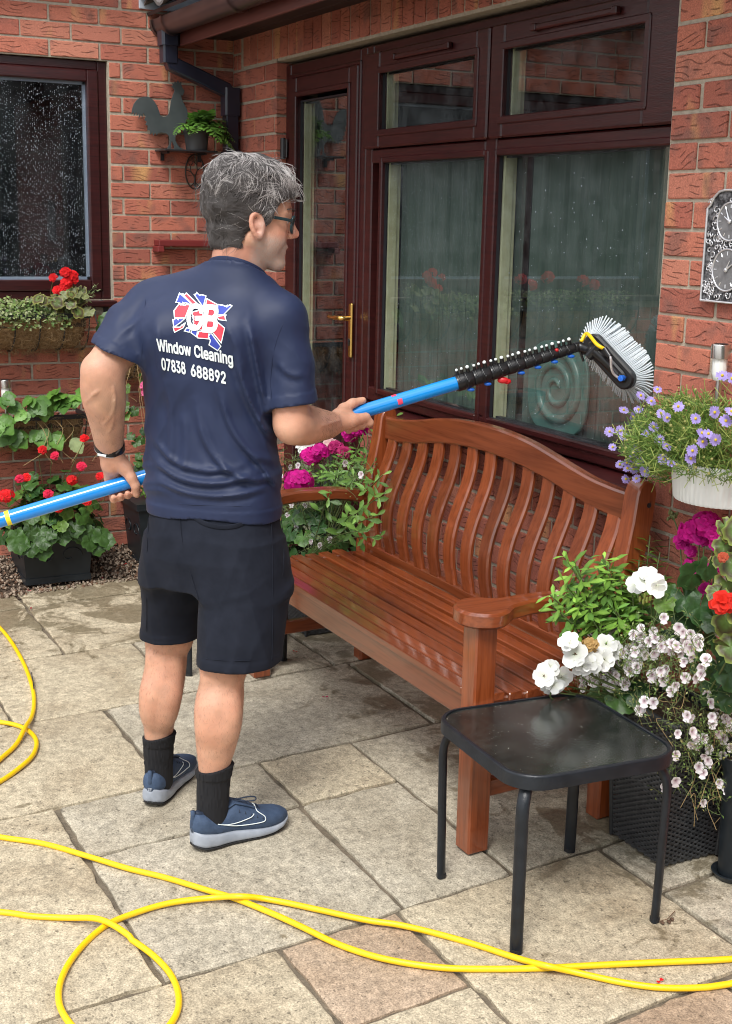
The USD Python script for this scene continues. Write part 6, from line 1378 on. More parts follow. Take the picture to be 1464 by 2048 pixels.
# strands grown from the cap
tri_a = np.linalg.norm(np.cross(hv[hf_[:, 1]]-hv[hf_[:, 0]], hv[hf_[:, 2]]-hv[hf_[:, 0]]), axis=1); pk = rng.choice(len(hf_), 15000, p=tri_a/tri_a.sum())
ba = rng.dirichlet((1, 1, 1), len(pk)); roots = (hv[hf_[pk]]*ba[:, :, None]).sum(1)
gr = 0.004; nrm = np.stack([H.at(roots+e)-H.at(roots-e) for e in np.eye(3)*gr], 1); nrm /= np.maximum(np.linalg.norm(nrm, axis=1, keepdims=True), 1e-6)
ql = hloc(roots); kp = (hairline(ql) < .006) & (ql[:, 2] > -.10); roots, nrm, ql = roots[kp], nrm[kp], ql[kp]
# combing direction: from the crown back and down, forwards over the brow
crown = np.array([-.045, 0, .125]); dirs = ql-crown; dirs[:, 2] -= .03
fw = np.clip((ql[:, 0]-.00)/.07, 0, 1)*np.clip((ql[:, 2]-.06)/.03, 0, 1)
dirs = dirs/np.linalg.norm(dirs, axis=1, keepdims=True)*(1-fw[:, None])+np.array([.8, .45, -.05])*fw[:, None]
side = np.clip((np.abs(ql[:, 1])-.045)/.03, 0, 1)[:, None]; dirs = dirs*(1-.7*side)+np.array([-.55, 0, -.65])*.7*side
dW = dirs@HB; cl = np.stack([noise(ql*33, 11+k)-.5 for k in range(3)], 1)@HB
dW = dW+2.3*cl+rng.normal(0, .14, dW.shape); dW -= nrm*((dW*nrm).sum(1, keepdims=True)); dW /= np.linalg.norm(dW, axis=1, keepdims=True)
Ls = rng.uniform(.034, .075, len(roots))*np.clip((ql[:, 2]+.15)/.12, .45, 1)
P_ = [roots-nrm*.002]; d_ = dW.copy(); lift = rng.uniform(-.03, .13, (len(roots), 1))
fly = (rng.random(len(roots)) < .02)[:, None]
for k in range(6):
    wav = np.stack([noise(P_[-1]*58, 31+j)-.5 for j in range(3)], 1)*2.0
    d_ = d_+wav*.55; d_ /= np.linalg.norm(d_, axis=1, keepdims=True)
    q_n = np.stack([H.at(P_[-1]+e)-H.at(P_[-1]-e) for e in np.eye(3)*gr], 1); q_n /= np.maximum(np.linalg.norm(q_n, axis=1, keepdims=True), 1e-6)
    d_ = d_-q_n*((d_*q_n).sum(1, keepdims=True)-np.where(fly, .35, lift*(1 if k < 3 else -.6))); d_ /= np.linalg.norm(d_, axis=1, keepdims=True)
    nx_ = P_[-1]+d_*(Ls/6)[:, None]; pen = H.at(nx_); nx_ = nx_+q_n*np.clip(.0012-pen, 0, .004)[:, None]-q_n*np.where(fly[:, 0], 0, np.clip(pen-.0045, 0, .01))[:, None]; P_.append(nx_)
P_ = np.stack(P_, 1)
wd = np.array([.0009, .0010, .0010, .0009, .0008, .0006, .0003])
lightk = noise(ql*70, 51)+.35*np.clip((ql[:, 2]-.03)/.09, 0, 1)+.20*np.clip(ql[:, 0]/.06, 0, 1)-.25*np.clip((-ql[:, 2])/.06, 0, 1)+rng.normal(0, .16, len(ql)) > .97
for nm_, sel, mt_ in (('hair_strands', ~lightk, 'hair_strand'), ('grey_strands', lightk, 'hair_light')):
    Q = P_[sel]; curves(hp_, nm_, list(W(Q.reshape(-1, 3)).reshape(Q.shape)), np.tile(wd, len(Q)), mt_)
# ------------------------------------------------------------------ glasses
gl = part(man, 'glasses', WM(tube([hd(.104, -.010, .017), hd(.107, 0, .020), hd(.104, .010, .017)], .0022, 6)), 'lens_frame', smooth=True)
for s in (-1, 1):
    rimp = []
    for a in np.linspace(0, 2*np.pi, 29):
        x = .0265*np.sign(math.cos(a))*abs(math.cos(a))**.6; z = .0200*np.sign(math.sin(a))*abs(math.sin(a))**.7
        rimp.append(hd(.101-.012*((s*x+.034)/.06)**2*1.2, s*(.0365)+x, .006+z))
    part(gl, 'rim', WM(tube(rimp, .0029, 6)), 'lens_frame', smooth=True)
    part(gl, 'brow_bar', WM(tube([q for q in rimp[2:13]], .0040, 6)), 'lens_frame', smooth=True)
    c = np.mean(rimp[:-1], 0); m = len(rimp)-1; j = np.arange(m)
    part(gl, 'lens', WM((np.array(rimp[:-1]+[c]), np.stack([j, (j+1) % m, np.full(m, m)], 1))), 'lens', smooth=True)
    part(gl, 'temple', WM(sweep([hd(.088, s*.064, .014), hd(.075, s*.0715, .016), hd(.03, s*.0775, .017), hd(-.004, s*.0815, .016), hd(-.022, s*.081, -.002)], rect(.0028, .0075, .0008), up=HU)), 'lens_frame')

# ------------------------------------------------------------------ shirt
ANG = .36; ca, sa = math.cos(ANG), math.sin(ANG)
SH = Field((-.36, -.26, .84), (.46, .28, 1.62), .0048)
tor = [(.872, .074, .0, .180, .126), (.93, .074, .0, .181, .126), (1.0, .071, .0, .179, .124), (1.08, .069, .0, .175, .122), (1.16, .066, .0, .174, .123), (1.25, .062, .0, .178, .124), (1.33, .066, .002, .184, .122), (1.39, .078, .004, .176, .113), (1.44, .092, .004, .150, .098), (1.49, .118, .004, .112, .088), (1.53, .134, .002, .086, .082), (1.60, .145, .0, .082, .080)]
SH.add(lambda P: loftd(P, tor, ANG, 2.35), (-.2, -.2, .85), (.34, .2, 1.6), 0, .06)
SH.cap((.105, .004, 1.482), (-.085, -.048, 1.418), .066, .074, .035); SH.cap((.14, .010, 1.468), (.245, .055, 1.402), .064, .072, .035)
SH.cap((-.03, .045, 1.36), (.0, .045, 1.26), .085, .07, .05); SH.cap((.14, .085, 1.36), (.15, .075, 1.26), .085, .07, .05)   # shoulder blades
hemL = lp(236, 709, .034); hemR = lp(583, 806, .088)
def sleeve(a, m, b, r0, r1, r2, cutn):
    a, m, b = map(np.asarray, (a, m, b)); ax = (b-m)/np.linalg.norm(b-m); e = b+ax*.09; cutn = np.array(cutn)/np.linalg.norm(cutn)
    def fn(P):
        d = np.minimum(capd(P, a, m, r0, r1), capd(P, m, e, r1, r2)); s = (P-b)@cutn
        d = d-.0022*(s > -.026)-.0055*(noise(P*np.array([26, 26, 16])+3, 7)-.45)
        return np.maximum(d, s)
    lo, hi = np.minimum(a, b)-.13, np.maximum(a, b)+.13
    SH.add(fn, lo, hi, .030, .02)
sleeve((-.070, -.050, 1.405), (sL+hemL)/2*1.0+[-.006, 0, .012], hemL, .082, .078, .073, (-.38, .10, -.92))
sleeve((.240, .055, 1.395), (sR+hemR)/2*[1, 1, 1]+[.004, 0, .0], hemR, .073, .063, .055, (.15, .0, -.98))
def folds(P):
    u, n, z = P[..., 0], P[..., 1], P[..., 2]
    def ridge(x, y, sx, sy, seed, p=1.6):                     # thin crests along y
        a = noise(np.stack([x*sx, y*sy, n*4], -1), seed); return (1-np.abs(2*a-1))**p
    low = np.exp(-((z-.975)/.060)**2)
    c1 = z-.16*(u-.07)+.025*np.sin(u*22); o = low*.0085*ridge(c1, u, 30, 3.4, 21)
    diag = u*.93+z*.36; al = z*.93-u*.36
    o += .0085*np.clip((u-.03)/.10, 0, 1)*np.exp(-((z-1.14)/.13)**2)*ridge(diag, al, 26, 3.2, 5)
    diag2 = u*.85-z*.5; al2 = z*.85+u*.5
    o += .0060*np.clip((.10-u)/.10, 0, 1)*np.exp(-((z-1.10)/.14)**2)*ridge(diag2, al2, 24, 3.0, 15)
    o += .0035*np.clip((1.30-z)/.2, 0, 1)*ridge(u, z, 22, 4.0, 33)
    o += .0040*np.exp(-((z-1.33)/.06)**2)*np.clip((np.abs(u-.07)-.06)/.06, 0, 1)*ridge(z+.8*np.abs(u-.07), u, 25, 6, 41)
    return o
slx, Pg = SH.sub(SH.lo, SH.lo+(SH.n-1)*SH.h)
SH.D = SH.D-(folds(Pg)-.0035).astype(np.float32)
FOLDS = [([(500, 640), (512, 700), (522, 760), (532, 815)], .0075, .0075), ([(470, 690), (492, 770), (520, 840), (548, 885)], .0085, .008), ([(440, 770), (462, 845), (500, 900), (550, 930)], .0085, .009), ([(392, 800), (408, 870), (445, 925), (500, 955), (556, 955)], .0080, .009),
         ([(335, 770), (342, 850), (338, 930)], .0050, .010), ([(300, 885), (350, 925), (420, 938), (480, 930)], .0075, .008), ([(298, 925), (360, 957), (440, 962), (515, 945)], .0085, .008), ([(306, 962), (380, 985), (460, 986), (548, 972)], .0065, .008),
         ([(450, 640), (478, 690), (492, 750)], .0045, .009), ([(312, 640), (322, 700), (326, 760)], .0055, .010), ([(500, 905), (530, 940), (556, 985)], .0060, .007), ([(365, 820), (372, 890), (365, 950)], .0040, .010), ([(555, 720), (580, 745), (612, 750)], .0040, .008), ([(300, 600), (270, 640), (235, 670)], .0035, .010)]
u1, z1_ = Pg[:, 0, 0, 0], Pg[0, 0, :, 2]; U2, Z2 = np.meshgrid(u1, z1_, indexing='ij'); F2 = np.zeros_like(U2)
for pts_, amp, wd_ in FOLDS:
    q = spline(np.array([lp(x, y, .115)[[0, 2]] for x, y in pts_]), 6); dmin = np.full(U2.shape, 9.0); sg_ = np.zeros(U2.shape); tt_ = np.zeros(U2.shape)
    for i in range(len(q)-1):
        ab = q[i+1]-q[i]; t = np.clip(((U2-q[i][0])*ab[0]+(Z2-q[i][1])*ab[1])/max(ab@ab, 1e-9), 0, 1); dx_, dz_ = U2-q[i][0]-t*ab[0], Z2-q[i][1]-t*ab[1]; dd = np.hypot(dx_, dz_)
        m = dd < dmin; dmin = np.where(m, dd, dmin); sg_ = np.where(m, np.sign(ab[0]*dz_-ab[1]*dx_), sg_); tt_ = np.where(m, (i+t)/(len(q)-1), tt_)
    taper = np.clip(np.minimum(tt_, 1-tt_)*5, .15, 1); sd_ = dmin*sg_
    F2 += 1.25*amp*taper*(np.exp(-(sd_/wd_)**2)-.55*np.exp(-((sd_+wd_*1.9)/(wd_*1.3))**2))
SH.D -= (F2[:, None, :]*np.clip((Pg[..., 1]+.02)/.05, 0, 1)).astype(np.float32)
SH.D -= .0022*((Pg[..., 2] < .921) & (np.abs(Pg[..., 0]-.07) < .22)).astype(np.float32)
hemz = .890+.006*np.sin(Pg[..., 0]*20)-.012*(Pg[..., 0]-.07)
SH.D = np.maximum(SH.D, hemz-Pg[..., 2])
fdir = np.array([.39, -.92]); sdist = Pg[..., 0]*fdir[0]+Pg[..., 1]*fdir[1]
SH.D = np.maximum(SH.D, Pg[..., 2]-(1.535-.52*sdist))
# hollow neck and sleeves, so the cloth ends as an edge
SH.D = np.maximum(SH.D, -(capd(Pg, np.array([.128, .0, 1.49]), np.array([.156, -.004, 1.64]), .068, .070))).astype(np.float32)
def hollow(a, b, r):
    global_d = capd(Pg, np.asarray(a), np.asarray(b), r, r); SH.D = np.maximum(SH.D, -global_d).astype(np.float32)
dl = (hemL-sL)/np.linalg.norm(hemL-sL); dr = (hemR-sR)/np.linalg.norm(hemR-sR)

sv, sf = SH.mesh()
shirt = part(man, 'shirt', WM((sv, sf)), 'shirt', smooth=True)
# neck rib
rib = []
for t in np.linspace(0, 2*np.pi, 49):
    d2 = np.array([math.cos(t), math.sin(t)]); c = np.array([.137, .0])
    r = .0742; xy = c+d2*r; s = xy@fdir; rib.append([*xy, 1.535-.52*s+.001])
part(shirt, 'collar', WM(sweep(rib, rect(.006, .019, .002), up=(0, 0, 1), fixed=True)), 'shirt', smooth=60)
def seam(pts, r=.0009):
    """a stitched seam: march the points on to the cloth"""
    q = np.array([on_shirt(*p) for p in pts]); return tube(spline(q, 3), r, 5)
def on_shirt(px, py, off=0.0):
    return on_shirt_many(np.array([[px, py]]), np.array([off]))[0]
def on_shirt_many(pxs, offs):
    d = np.stack([ray(x, y) for x, y in pxs]); d /= np.linalg.norm(d, axis=1, keepdims=True)
    o = (CAM-PO)@PB.T; dl_ = d@PB.T; t = np.full(len(d), 2.9)
    for _ in range(90): t += np.clip(SH.at(o+dl_*t[:, None])-offs, -.01, .02)*.75
    return o+dl_*t[:, None]
part(shirt, 'seam', WM(seam([(288, 568), (290, 600), (288, 640), (284, 690), (283, 722)])), 'shirt', smooth=True)
part(shirt, 'seam', WM(seam([(590, 622), (565, 650), (548, 700), (541, 760), (543, 800)])), 'shirt', smooth=True)
part(shirt, 'seam', WM(seam([(300, 1003), (360, 1008), (430, 1011), (500, 1012), (556, 1008)], .0008)), 'shirt', smooth=True)
# print on the back: emblem and lettering, laid on the cloth
Z6 = 1464/220
def zp(p): p = np.asarray(p, float); return np.column_stack([300+p[:, 0]/Z6, 560+p[:, 1]/Z6])
def lay(v2, f, off, mname, name):
    tv, tf = trimesh.remesh.subdivide_to_size(np.column_stack([v2, np.zeros(len(v2))]), f, 45)
    q = on_shirt_many(zp(tv[:, :2]), np.full(len(tv), off))
    a, b, c = q[tf[:, 0]], q[tf[:, 1]], q[tf[:, 2]]; nn = np.cross(b-a, c-a)@np.eye(3); view = ((CAM-PO)@PB.T)-(a+b+c)/3
    keep = (W(b)-W(a)); s = (np.cross(W(b)-W(a), W(c)-W(a))*(CAM-W((a+b+c)/3))).sum(1)
    tf = np.where(s[:, None] < 0, tf[:, ::-1], tf)
    part(shirt, name, (W(q), tf), mname, smooth=True)
def jag(poly, seed):
    p = np.asarray(poly, float); r_ = np.random.default_rng(seed); out_ = []
    for i in range(len(p)):
        a, b = p[i], p[(i+1) % len(p)]; out_.append(a); L = np.hypot(*(b-a))
        if i == len(p)-1 and L > 60:
            for k in range(1, int(L/16)): 
                t = k/int(L/16); out_.append(a+(b-a)*t+r_.normal(0, 11, 2))
    return np.array(out_)
EM = [('b', [(540, 310), (395, 180), (350, 295)]), ('r', [(500, 195), (615, 305), (565, 320), (440, 190)]), ('b', [(740, 215), (705, 350), (595, 195)]), ('r', [(870, 350), (740, 345), (760, 255), (885, 325)]),
      ('b', [(1085, 345), (975, 458), (900, 458), (905, 330)]), ('r', [(1005, 535), (920, 522), (892, 488), (1000, 472)]), ('r', [(530, 330), (465, 495), (330, 498), (322, 410), (388, 322)]), ('b', [(460, 508), (405, 560), (320, 620), (308, 530)]),
      ('r', [(460, 582), (440, 632), (330, 690), (318, 655)]), ('b', [(630, 655), (615, 748), (550, 700), (562, 660)]), ('r', [(650, 690), (778, 688), (772, 778), (640, 768)]), ('r', [(880, 550), (988, 640), (945, 828), (832, 690)]),
      ('b', [(795, 690), (938, 882), (900, 935), (790, 862)]), ('r', [(560, 430), (690, 400), (720, 660), (600, 660)]), ('r', [(735, 330), (900, 350), (860, 690), (690, 690)]), ('b', [(490, 640), (530, 650), (520, 690), (465, 675)])]
for k, (c, poly) in enumerate(EM):
    P0 = Polygon(jag(poly, k)).buffer(0)
    for g_, m_, o_, nm in ((P0.buffer(11, join_style=2, mitre_limit=2), 'print_white', .0012, 'emblem_edge'), (P0.buffer(-3), {'b': 'print_blue', 'r': 'print_red'}[c], .0018, 'emblem_patch')):
        for gg in getattr(g_, 'geoms', [g_]):
            if gg.area > 30: lay(*tri(Polygon(gg.exterior)), o_, m_, nm)
def word(text, p0, p1, hgt, up, name, off=.0026, bold=True, cond=1.0):
    tm = meshkit.text_mesh(text, 1.0, .01, bold); v = np.asarray(tm.vertices); f = np.asarray(tm.faces)
    fl2 = np.abs(tm.face_normals[:, 2]) > .9; top_ = fl2 & (v[f[:, 0], 2] > .005); f = f[top_]
    pl = shapely.union_all([Polygon(v[t][:, :2]) for t in f]).buffer(.022); vs_, fs_, n_ = [], [], 0
    for g_ in getattr(pl, 'geoms', [pl]):
        a_v, a_f = tri(g_.simplify(.006)); vs_.append(np.column_stack([a_v, np.zeros(len(a_v))])); fs_.append(a_f+n_); n_ += len(a_v)
    v, f = np.concatenate(vs_), np.concatenate(fs_)
    x0, x1 = v[:, 0].min(), v[:, 0].max(); s = (v[:, 0]-x0)/(x1-x0); p0, p1 = np.array(p0, float), np.array(p1, float)
    h0, h1 = hgt if isinstance(hgt, tuple) else (hgt, hgt)
    q = p0+s[:, None]*(p1-p0)+np.asarray(up, float)*(v[:, 1]*(h0+(h1-h0)*s))[:, None]
    un, inv = np.unique(f, return_inverse=True); lay(q[un], inv.reshape(f.shape), off, 'print_white', name)
word('G', (478, 655), (700, 655), 325, (.06, -1), 'emblem_letter', .0032); word('B', (690, 680), (890, 690), 345, (.12, -1), 'emblem_letter', .0032)
word('Window', (98, 935), (552, 1008), 148, (-.10, -1), 'slogan_word'); word('Cleaning', (590, 1018), (1108, 1128), 150, (-.06, -1), 'slogan_word')
word('07838', (158, 1188), (478, 1252), 150, (-.08, -1), 'phone_number'); word('688892', (545, 1272), (1012, 1380), 150, (-.04, -1), 'phone_number')

# ------------------------------------------------------------------ shorts
ST = Field((-.28, -.30, .42), (.42, .30, .96), .0048)
ST.add(lambda P: loftd(P, [(.70, .078, .0, .196, .132), (.78, .078, .006, .192, .142), (.84, .076, .006, .183, .135), (.90, .074, 0, .174, .122), (.95, .074, 0, .170, .118)], ANG, 2.4), (-.2, -.2, .70), (.34, .2, .95), 0, .05)
ST.add(lambda P: loftd(P, [(.40, -.061, -.118, .083, .098), (.52, -.058, -.115, .082, .098), (.60, -.046, -.095, .085, .102), (.70, -.026, -.06, .098, .112), (.82, .0, -.03, .10, .11)], ANG, 2.2), (-.2, -.26, .40), (.12, .1, .82), .035, .04)
ST.add(lambda P: loftd(P, [(.40, .147, .104, .104, .112), (.50, .147, .102, .105, .113), (.58, .152, .090, .108, .116), (.68, .158, .060, .110, .122), (.82, .148, .03, .10, .115)], ANG, 2.3), (.0, -.1, .40), (.30, .26, .82), .035, .04)
slx, Pg = ST.sub(ST.lo, ST.lo+(ST.n-1)*ST.h)
def rdg(x, y, sx, sy, seed, n): a = noise(np.stack([x*sx, y*sy, n*3], -1), seed); return (1-np.abs(2*a-1))**1.8
u_, n_2, z_ = Pg[..., 0], Pg[..., 1], Pg[..., 2]
ST.D -= (.006*np.clip((.86-z_)/.1, 0, 1)*rdg(u_+.25*z_, z_, 15, 2.6, 3, n_2)+.005*np.exp(-((z_-.70)/.06)**2)*rdg(z_-.4*u_, u_, 24, 4, 8, n_2)+.003*rdg(u_-.3*z_, z_, 26, 4, 12, n_2)-.004).astype(np.float32)
ST.D -= (.0016*((z_ < np.where(u_ < .02+.2*(z_-.5), .535, .540)))).astype(np.float32)
hem2 = np.where((u_ < .035) & (n_2 < .04), .508+.02*(u_+.05)*0, .512+.012*(u_-.15)); ST.D = np.maximum(ST.D, hem2-z_).astype(np.float32)
for a, b, r1, r2 in (((-.061, -.118, .38), (-.055, -.112, .56), .074, .070), ((.143, .104, .34), (.146, .10, .52), .094, .085)):
    ST.D = np.maximum(ST.D, -capd(Pg, np.array(a), np.array(b), r1, r2)).astype(np.float32)
ST.D = np.maximum(ST.D, Pg[..., 2]-.935).astype(np.float32)
tv_, tf_ = ST.mesh(); shorts = part(man, 'shorts', WM((tv_, tf_)), 'shorts', smooth=True)
def on_shorts(pts, off=.0):
    d = np.stack([ray(x, y) for x, y in pts]); d /= np.linalg.norm(d, axis=1, keepdims=True); o = (CAM-PO)@PB.T; dl_ = d@PB.T; t = np.full(len(d), 3.0)
    for _ in range(90): t += np.clip(ST.at(o+dl_*t[:, None])-off, -.01, .02)*.75
    return o+dl_*t[:, None]
part(shorts, 'pocket_welt', WM(sweep(spline(on_shorts([(386, 1033), (410, 1047), (440, 1054), (470, 1052), (497, 1042)], .003), 4), rect(.005, .012, .0015), up=(.2, .1, 1))), 'shorts', smooth=50)
for sm in ([(360, 1030), (364, 1080), (382, 1150), (397, 1200)], [(543, 1030), (545, 1120), (546, 1220), (544, 1320)], [(297, 1035), (294, 1100), (293, 1200), (293, 1262)], [(412, 1318), (450, 1321), (500, 1321), (552, 1314)], [(563, 1040), (568, 1100), (566, 1150)]):
    part(shorts, 'seam', WM(tube(spline(on_shorts(sm, .0010), 4), .0011, 5)), 'shorts', smooth=True)

# ------------------------------------------------------------------ socks and shoes
def sock(k, top, label=None):
    f = Field(k[-1]-.12, k[4]+.12, .0036)
    f.chain(k[3:], [q+.0045 for q in top], .01)
    sl_, P = f.sub(f.lo, f.lo+(f.n-1)*f.h); ztop = k[0][2]
    f.D -= (.0016*np.sin(np.arctan2(P[..., 1]-k[5][1], P[..., 0]-k[5][0])*46+P[..., 2]*60)*(P[..., 2] > k[6][2]+.05)).astype(np.float32)
    zc = k[5][2]+(.012 if top[0] > .058 else .050)
    f.D -= (.0025*(P[..., 2] > zc-.028)).astype(np.float32)
    f.D = np.maximum(f.D, P[..., 2]-zc-.008*np.sin((P[..., 0]-k[5][0])*30)).astype(np.float32)
    return part(man, 'sock', WM(f.mesh()), 'sock', smooth=True)
skL = sock(kL, [.054, .043, .036, .036]); skR = sock(kR, [.063, .054, .040, .038])
def shoe(heel, toe, outer):
    heel, toe = np.array([*heel, 0.]), np.array([*toe, 0.]); ax = (toe-heel)/np.linalg.norm(toe-heel); L = .302; sd = np.array([-ax[1], ax[0], 0])*outer
    # sd points to the side of the little toe
    S = np.linspace(0, 1, 40)
    cen = np.interp(S, [0, .3, .6, .85, 1], [0, -.002, .004, .0, -.006]); hw = np.interp(S, [0, .03, .10, .22, .38, .52, .66, .78, .88, .95, .985, 1], [.012, .026, .034, .036, .035, .040, .046, .046, .040, .029, .016, .006])
    zb = np.interp(S, [0, .08, .2, .75, .88, 1], [.014, .003, .0, .0, .006, .026]); zt = np.interp(S, [0, .06, .2, .45, .75, .9, 1], [.062, .054, .046, .036, .028, .029, .034])
    def ringmesh(hws, z0s, z1s, pw, m=22, flare=0.0):
        th = np.arange(m)*2*np.pi/m; V = []
        for s, c, w, a, b in zip(S, cen, hws, z0s, z1s):
            cy_ = np.sign(np.cos(th))*np.abs(np.cos(th))**pw; cz = np.sign(np.sin(th))*np.abs(np.sin(th))**pw
            z = (a+b)/2+cz*(b-a)/2; y = c+cy_*w*(1+flare*(b-z)/max(b-a, 1e-5))
            V.append(heel+ax*(s*L)+sd*y[:, None]+np.array([0, 0, 1])*z[:, None])
        n = len(S); V = np.concatenate(V+[V[0].mean(0)[None], V[-1].mean(0)[None]]); i, j = np.meshgrid(np.arange(n-1), np.arange(m), indexing='ij'); i, j = i.ravel(), j.ravel(); j2 = (j+1) % m
        a, b, c, e = i*m+j, i*m+j2, (i+1)*m+j2, (i+1)*m+j; j = np.arange(m); j2 = (j+1) % m
        F = np.concatenate([np.stack([a, b, c], 1), np.stack([a, c, e], 1), np.stack([np.full(m, n*m), j2, j], 1), np.stack([np.full(m, n*m+1), (n-1)*m+j, (n-1)*m+j2], 1)])
        tm = trimesh.Trimesh(V, F, process=False)
        if tm.volume < 0: F = F[:, ::-1]
        return V, F
    w = WM if True else None
    def wm(vf): return W(vf[0]), fixf(W(vf[0]), vf[1])
    def fixf(v, f): return f[:, ::-1] if trimesh.Trimesh(v, f, process=False).volume < 0 else f
    sh_ = T(numbered(man.path, 'shoe'), man.loc); UsdGeom.Xform.Define(stage, sh_.path)
    part(sh_, 'outsole', wm(ringmesh(hw*1.00, zb, zb+.008, .5)), 'rubber', smooth=40)
    part(sh_, 'midsole', wm(ringmesh(hw*1.04, zb+.004, zt, .55, flare=.06)), 'shoe_sole', smooth=45)
    ht = np.interp(S, [0, .03, .10, .20, .30, .40, .50, .62, .75, .88, .96, 1], [.088, .105, .100, .084, .094, .112, .098, .080, .066, .058, .048, .036])
    uw = hw*np.interp(S, [0, .2, .5, .8, 1], [.92, .95, .97, .96, .9])
    V, F = ringmesh(uw, zt-.012, ht, .78, 26, .10); part(sh_, 'upper', wm((V, F)), 'shoe_upper', smooth=50)
    def on(s, z, side=1, out=.0012):                      # a point of the upper's side at station s, height z
        hw_, a, b, c = [np.interp(s, S, q) for q in (uw, zt-.012, ht, cen)]
        cz = np.clip((z-(a+b)/2)/((b-a)/2), -1, 1); t = abs(cz)**(1/.78); y = (1-t*t)**.5; y = y**.78*hw_*(1+.10*(b-z)/(b-a))
        return heel+ax*(s*L)+sd*(c+side*(y+out))+np.array([0, 0, z])
    for side in (1, -1):
        sw = [(.20, .072), (.27, .0655), (.36, .062), (.46, .066), (.55, .074), (.63, .086), (.605, .078), (.66, .063), (.655, .052), (.60, .050), (.50, .0505), (.40, .053), (.30, .061), (.20, .072)]
        if side == 1 or True: part(sh_, 'side_mark', wm(tube(spline([on(s, z, side) for s, z in sw], 3), .0013, 5)), 'print_white', smooth=True)
    part(sh_, 'collar_lining', wm(tube(spline([on(s, z, sd_, -.004) for s, z, sd_ in ((.05, .104, 1), (.13, .096, 1), (.22, .084, 1), (.31, .092, 1), (.38, .106, .6), (.38, .106, -.6), (.31, .092, -1), (.22, .084, -1), (.13, .096, -1), (.05, .104, -1), (.05, .104, 1))], 4), .0055, 7)), 'shoe_dark', smooth=True)
    part(sh_, 'heel_tab', wm(tube(spline([on(.015, .075, 0), on(.03, .108, 0)+np.array([0, 0, .004])-ax*.006], 3), .007, 8)), 'shoe_upper', smooth=True)
    lc = []
    for k in range(5):
        s = .42+k*.055; z = float(np.interp(s, S, ht)); lc.append(tube(spline([on(s, z-.020, 1, .001), on(s+.01, z-.005, .75, .001), on(s+.016, z-.0, .0, .001)+np.array([0, 0, .004]), on(s+.01, z-.005, -.75, .001), on(s, z-.020, -1, .001)], 3), .0022, 6))
    part(sh_, 'laces', wm(cat(*lc)), 'shoe_dark', smooth=True)
    lp0 = on(.42, .112, .2); 
    if outer > 0: part(sh_, 'lace_bow', wm(tube(spline([lp0, lp0+ax*.03+sd*.018+[0, 0, .008], lp0+ax*.052+sd*.025+[0, 0, .006], lp0+ax*.05+sd*.030+[0, 0, -.002], lp0+ax*.02+sd*.016+[0, 0, -.002], lp0], 4), .002, 6)), 'shoe_dark', smooth=True)
    tg = [on(s, float(np.interp(s, S, ht))-.010, 0, 0)+np.array([0, 0, .012]) for s in (.34, .40, .50, .60)]
    part(sh_, 'tongue', wm(sweep(tg, rect(.045, .006, .002), up=(0, 0, 1))), 'shoe_upper', smooth=60)
    return sh_
shoe((-.123, -.082), (-.048, -.40), -1)
shoe((.030, .168), (.270, -.012), 1)
# small white scribble woven into the left sock
sc_ = [(301, 1479), (304, 1474), (305, 1484), (309, 1479), (311, 1486), (314, 1481), (317, 1488), (320, 1483), (322, 1490), (327, 1484)]
o_ = (CAM-PO)@PB.T; qs = []
for x, y in sc_:
    d_w = ray(x, y); d_w = d_w/np.linalg.norm(d_w); dl_ = PB@d_w; c = kL[5]; ax_ = np.array([0, 0, 1.]); t = (c-o_)@dl_-.038; p = o_+dl_*t; qs.append(p)
part(skL, 'woven_mark', WM(tube(qs, .0011, 5)), 'print_white', smooth=True)
# ------------------------------------------------------------------ watch
aw = (wL-eL)/np.linalg.norm(wL-eL); cw = wL-aw*.006
fa = frame(aw, (0, 1, 0)); ring_ = [cw+fa[1]*(.0385*math.cos(t))+fa[2]*(.0345*math.sin(t))-aw*.006*math.cos(t+.6) for t in np.linspace(0, 2*np.pi, 33)]
wt_ = part(man, 'watch_strap', WM(sweep(ring_, rect(.0045, .021, .0015), up=aw)), 'black_plastic', smooth=50)
def onband(px, py): 
    d_w = ray(px, py); d_w /= np.linalg.norm(d_w); dl_ = PB@d_w; t = (cw-o_)@dl_-.039; return o_+dl_*t
part(wt_, 'buckle', WM(tube([onband(232, 908), onband(241, 899)], .003, 6)), 'bronze', smooth=True)
part(wt_, 'tag', WM(sweep([onband(195, 909), onband(212, 912)], rect(.004, .006, .001), up=(0, 0, 1))), 'print_white')
part(wt_, 'edge_stitch', WM(tube([q+aw*.0105+(q-cw)*.04 for q in ring_], .001, 5)), 'silver', smooth=True)

# ------------------------------------------------------------------ the cleaning pole
pole = thing('cleaning_pole', 'long blue telescopic window cleaning pole with black clamps and white brush', 'pole', W(pp(.2)))
def PL(vf): return WM(vf)
def lines(t0, t1, r0, r1, n=20): return lathe_on([(r0, t0), (r1, t1)], n)
def lathe_on(prof, n=22):
    v, f = lathe(prof, n); return PA+v[:, :1]*ps+v[:, 1:2]*pq_+v[:, 2:3]*pd, f[:, ::-1]
def wpl(vf):
    v = W(vf[0]); f = vf[1]
    if trimesh.Trimesh(v, f, process=False).volume < 0: f = f[:, ::-1]
    return v, f
tb = pole_at(915)
part(pole, 'blue_tube', wpl(lathe_on([(.001, -1.9), (.0195, -1.9), (.0195, tb), (.001, tb)], 28)), 'pole_blue', smooth=50)
part(pole, 'tape', wpl(lathe_on([(.0197, pole_at(12)), (.0199, pole_at(12)), (.0199, pole_at(21)), (.0197, pole_at(21))], 24)), 'tape_yellow')
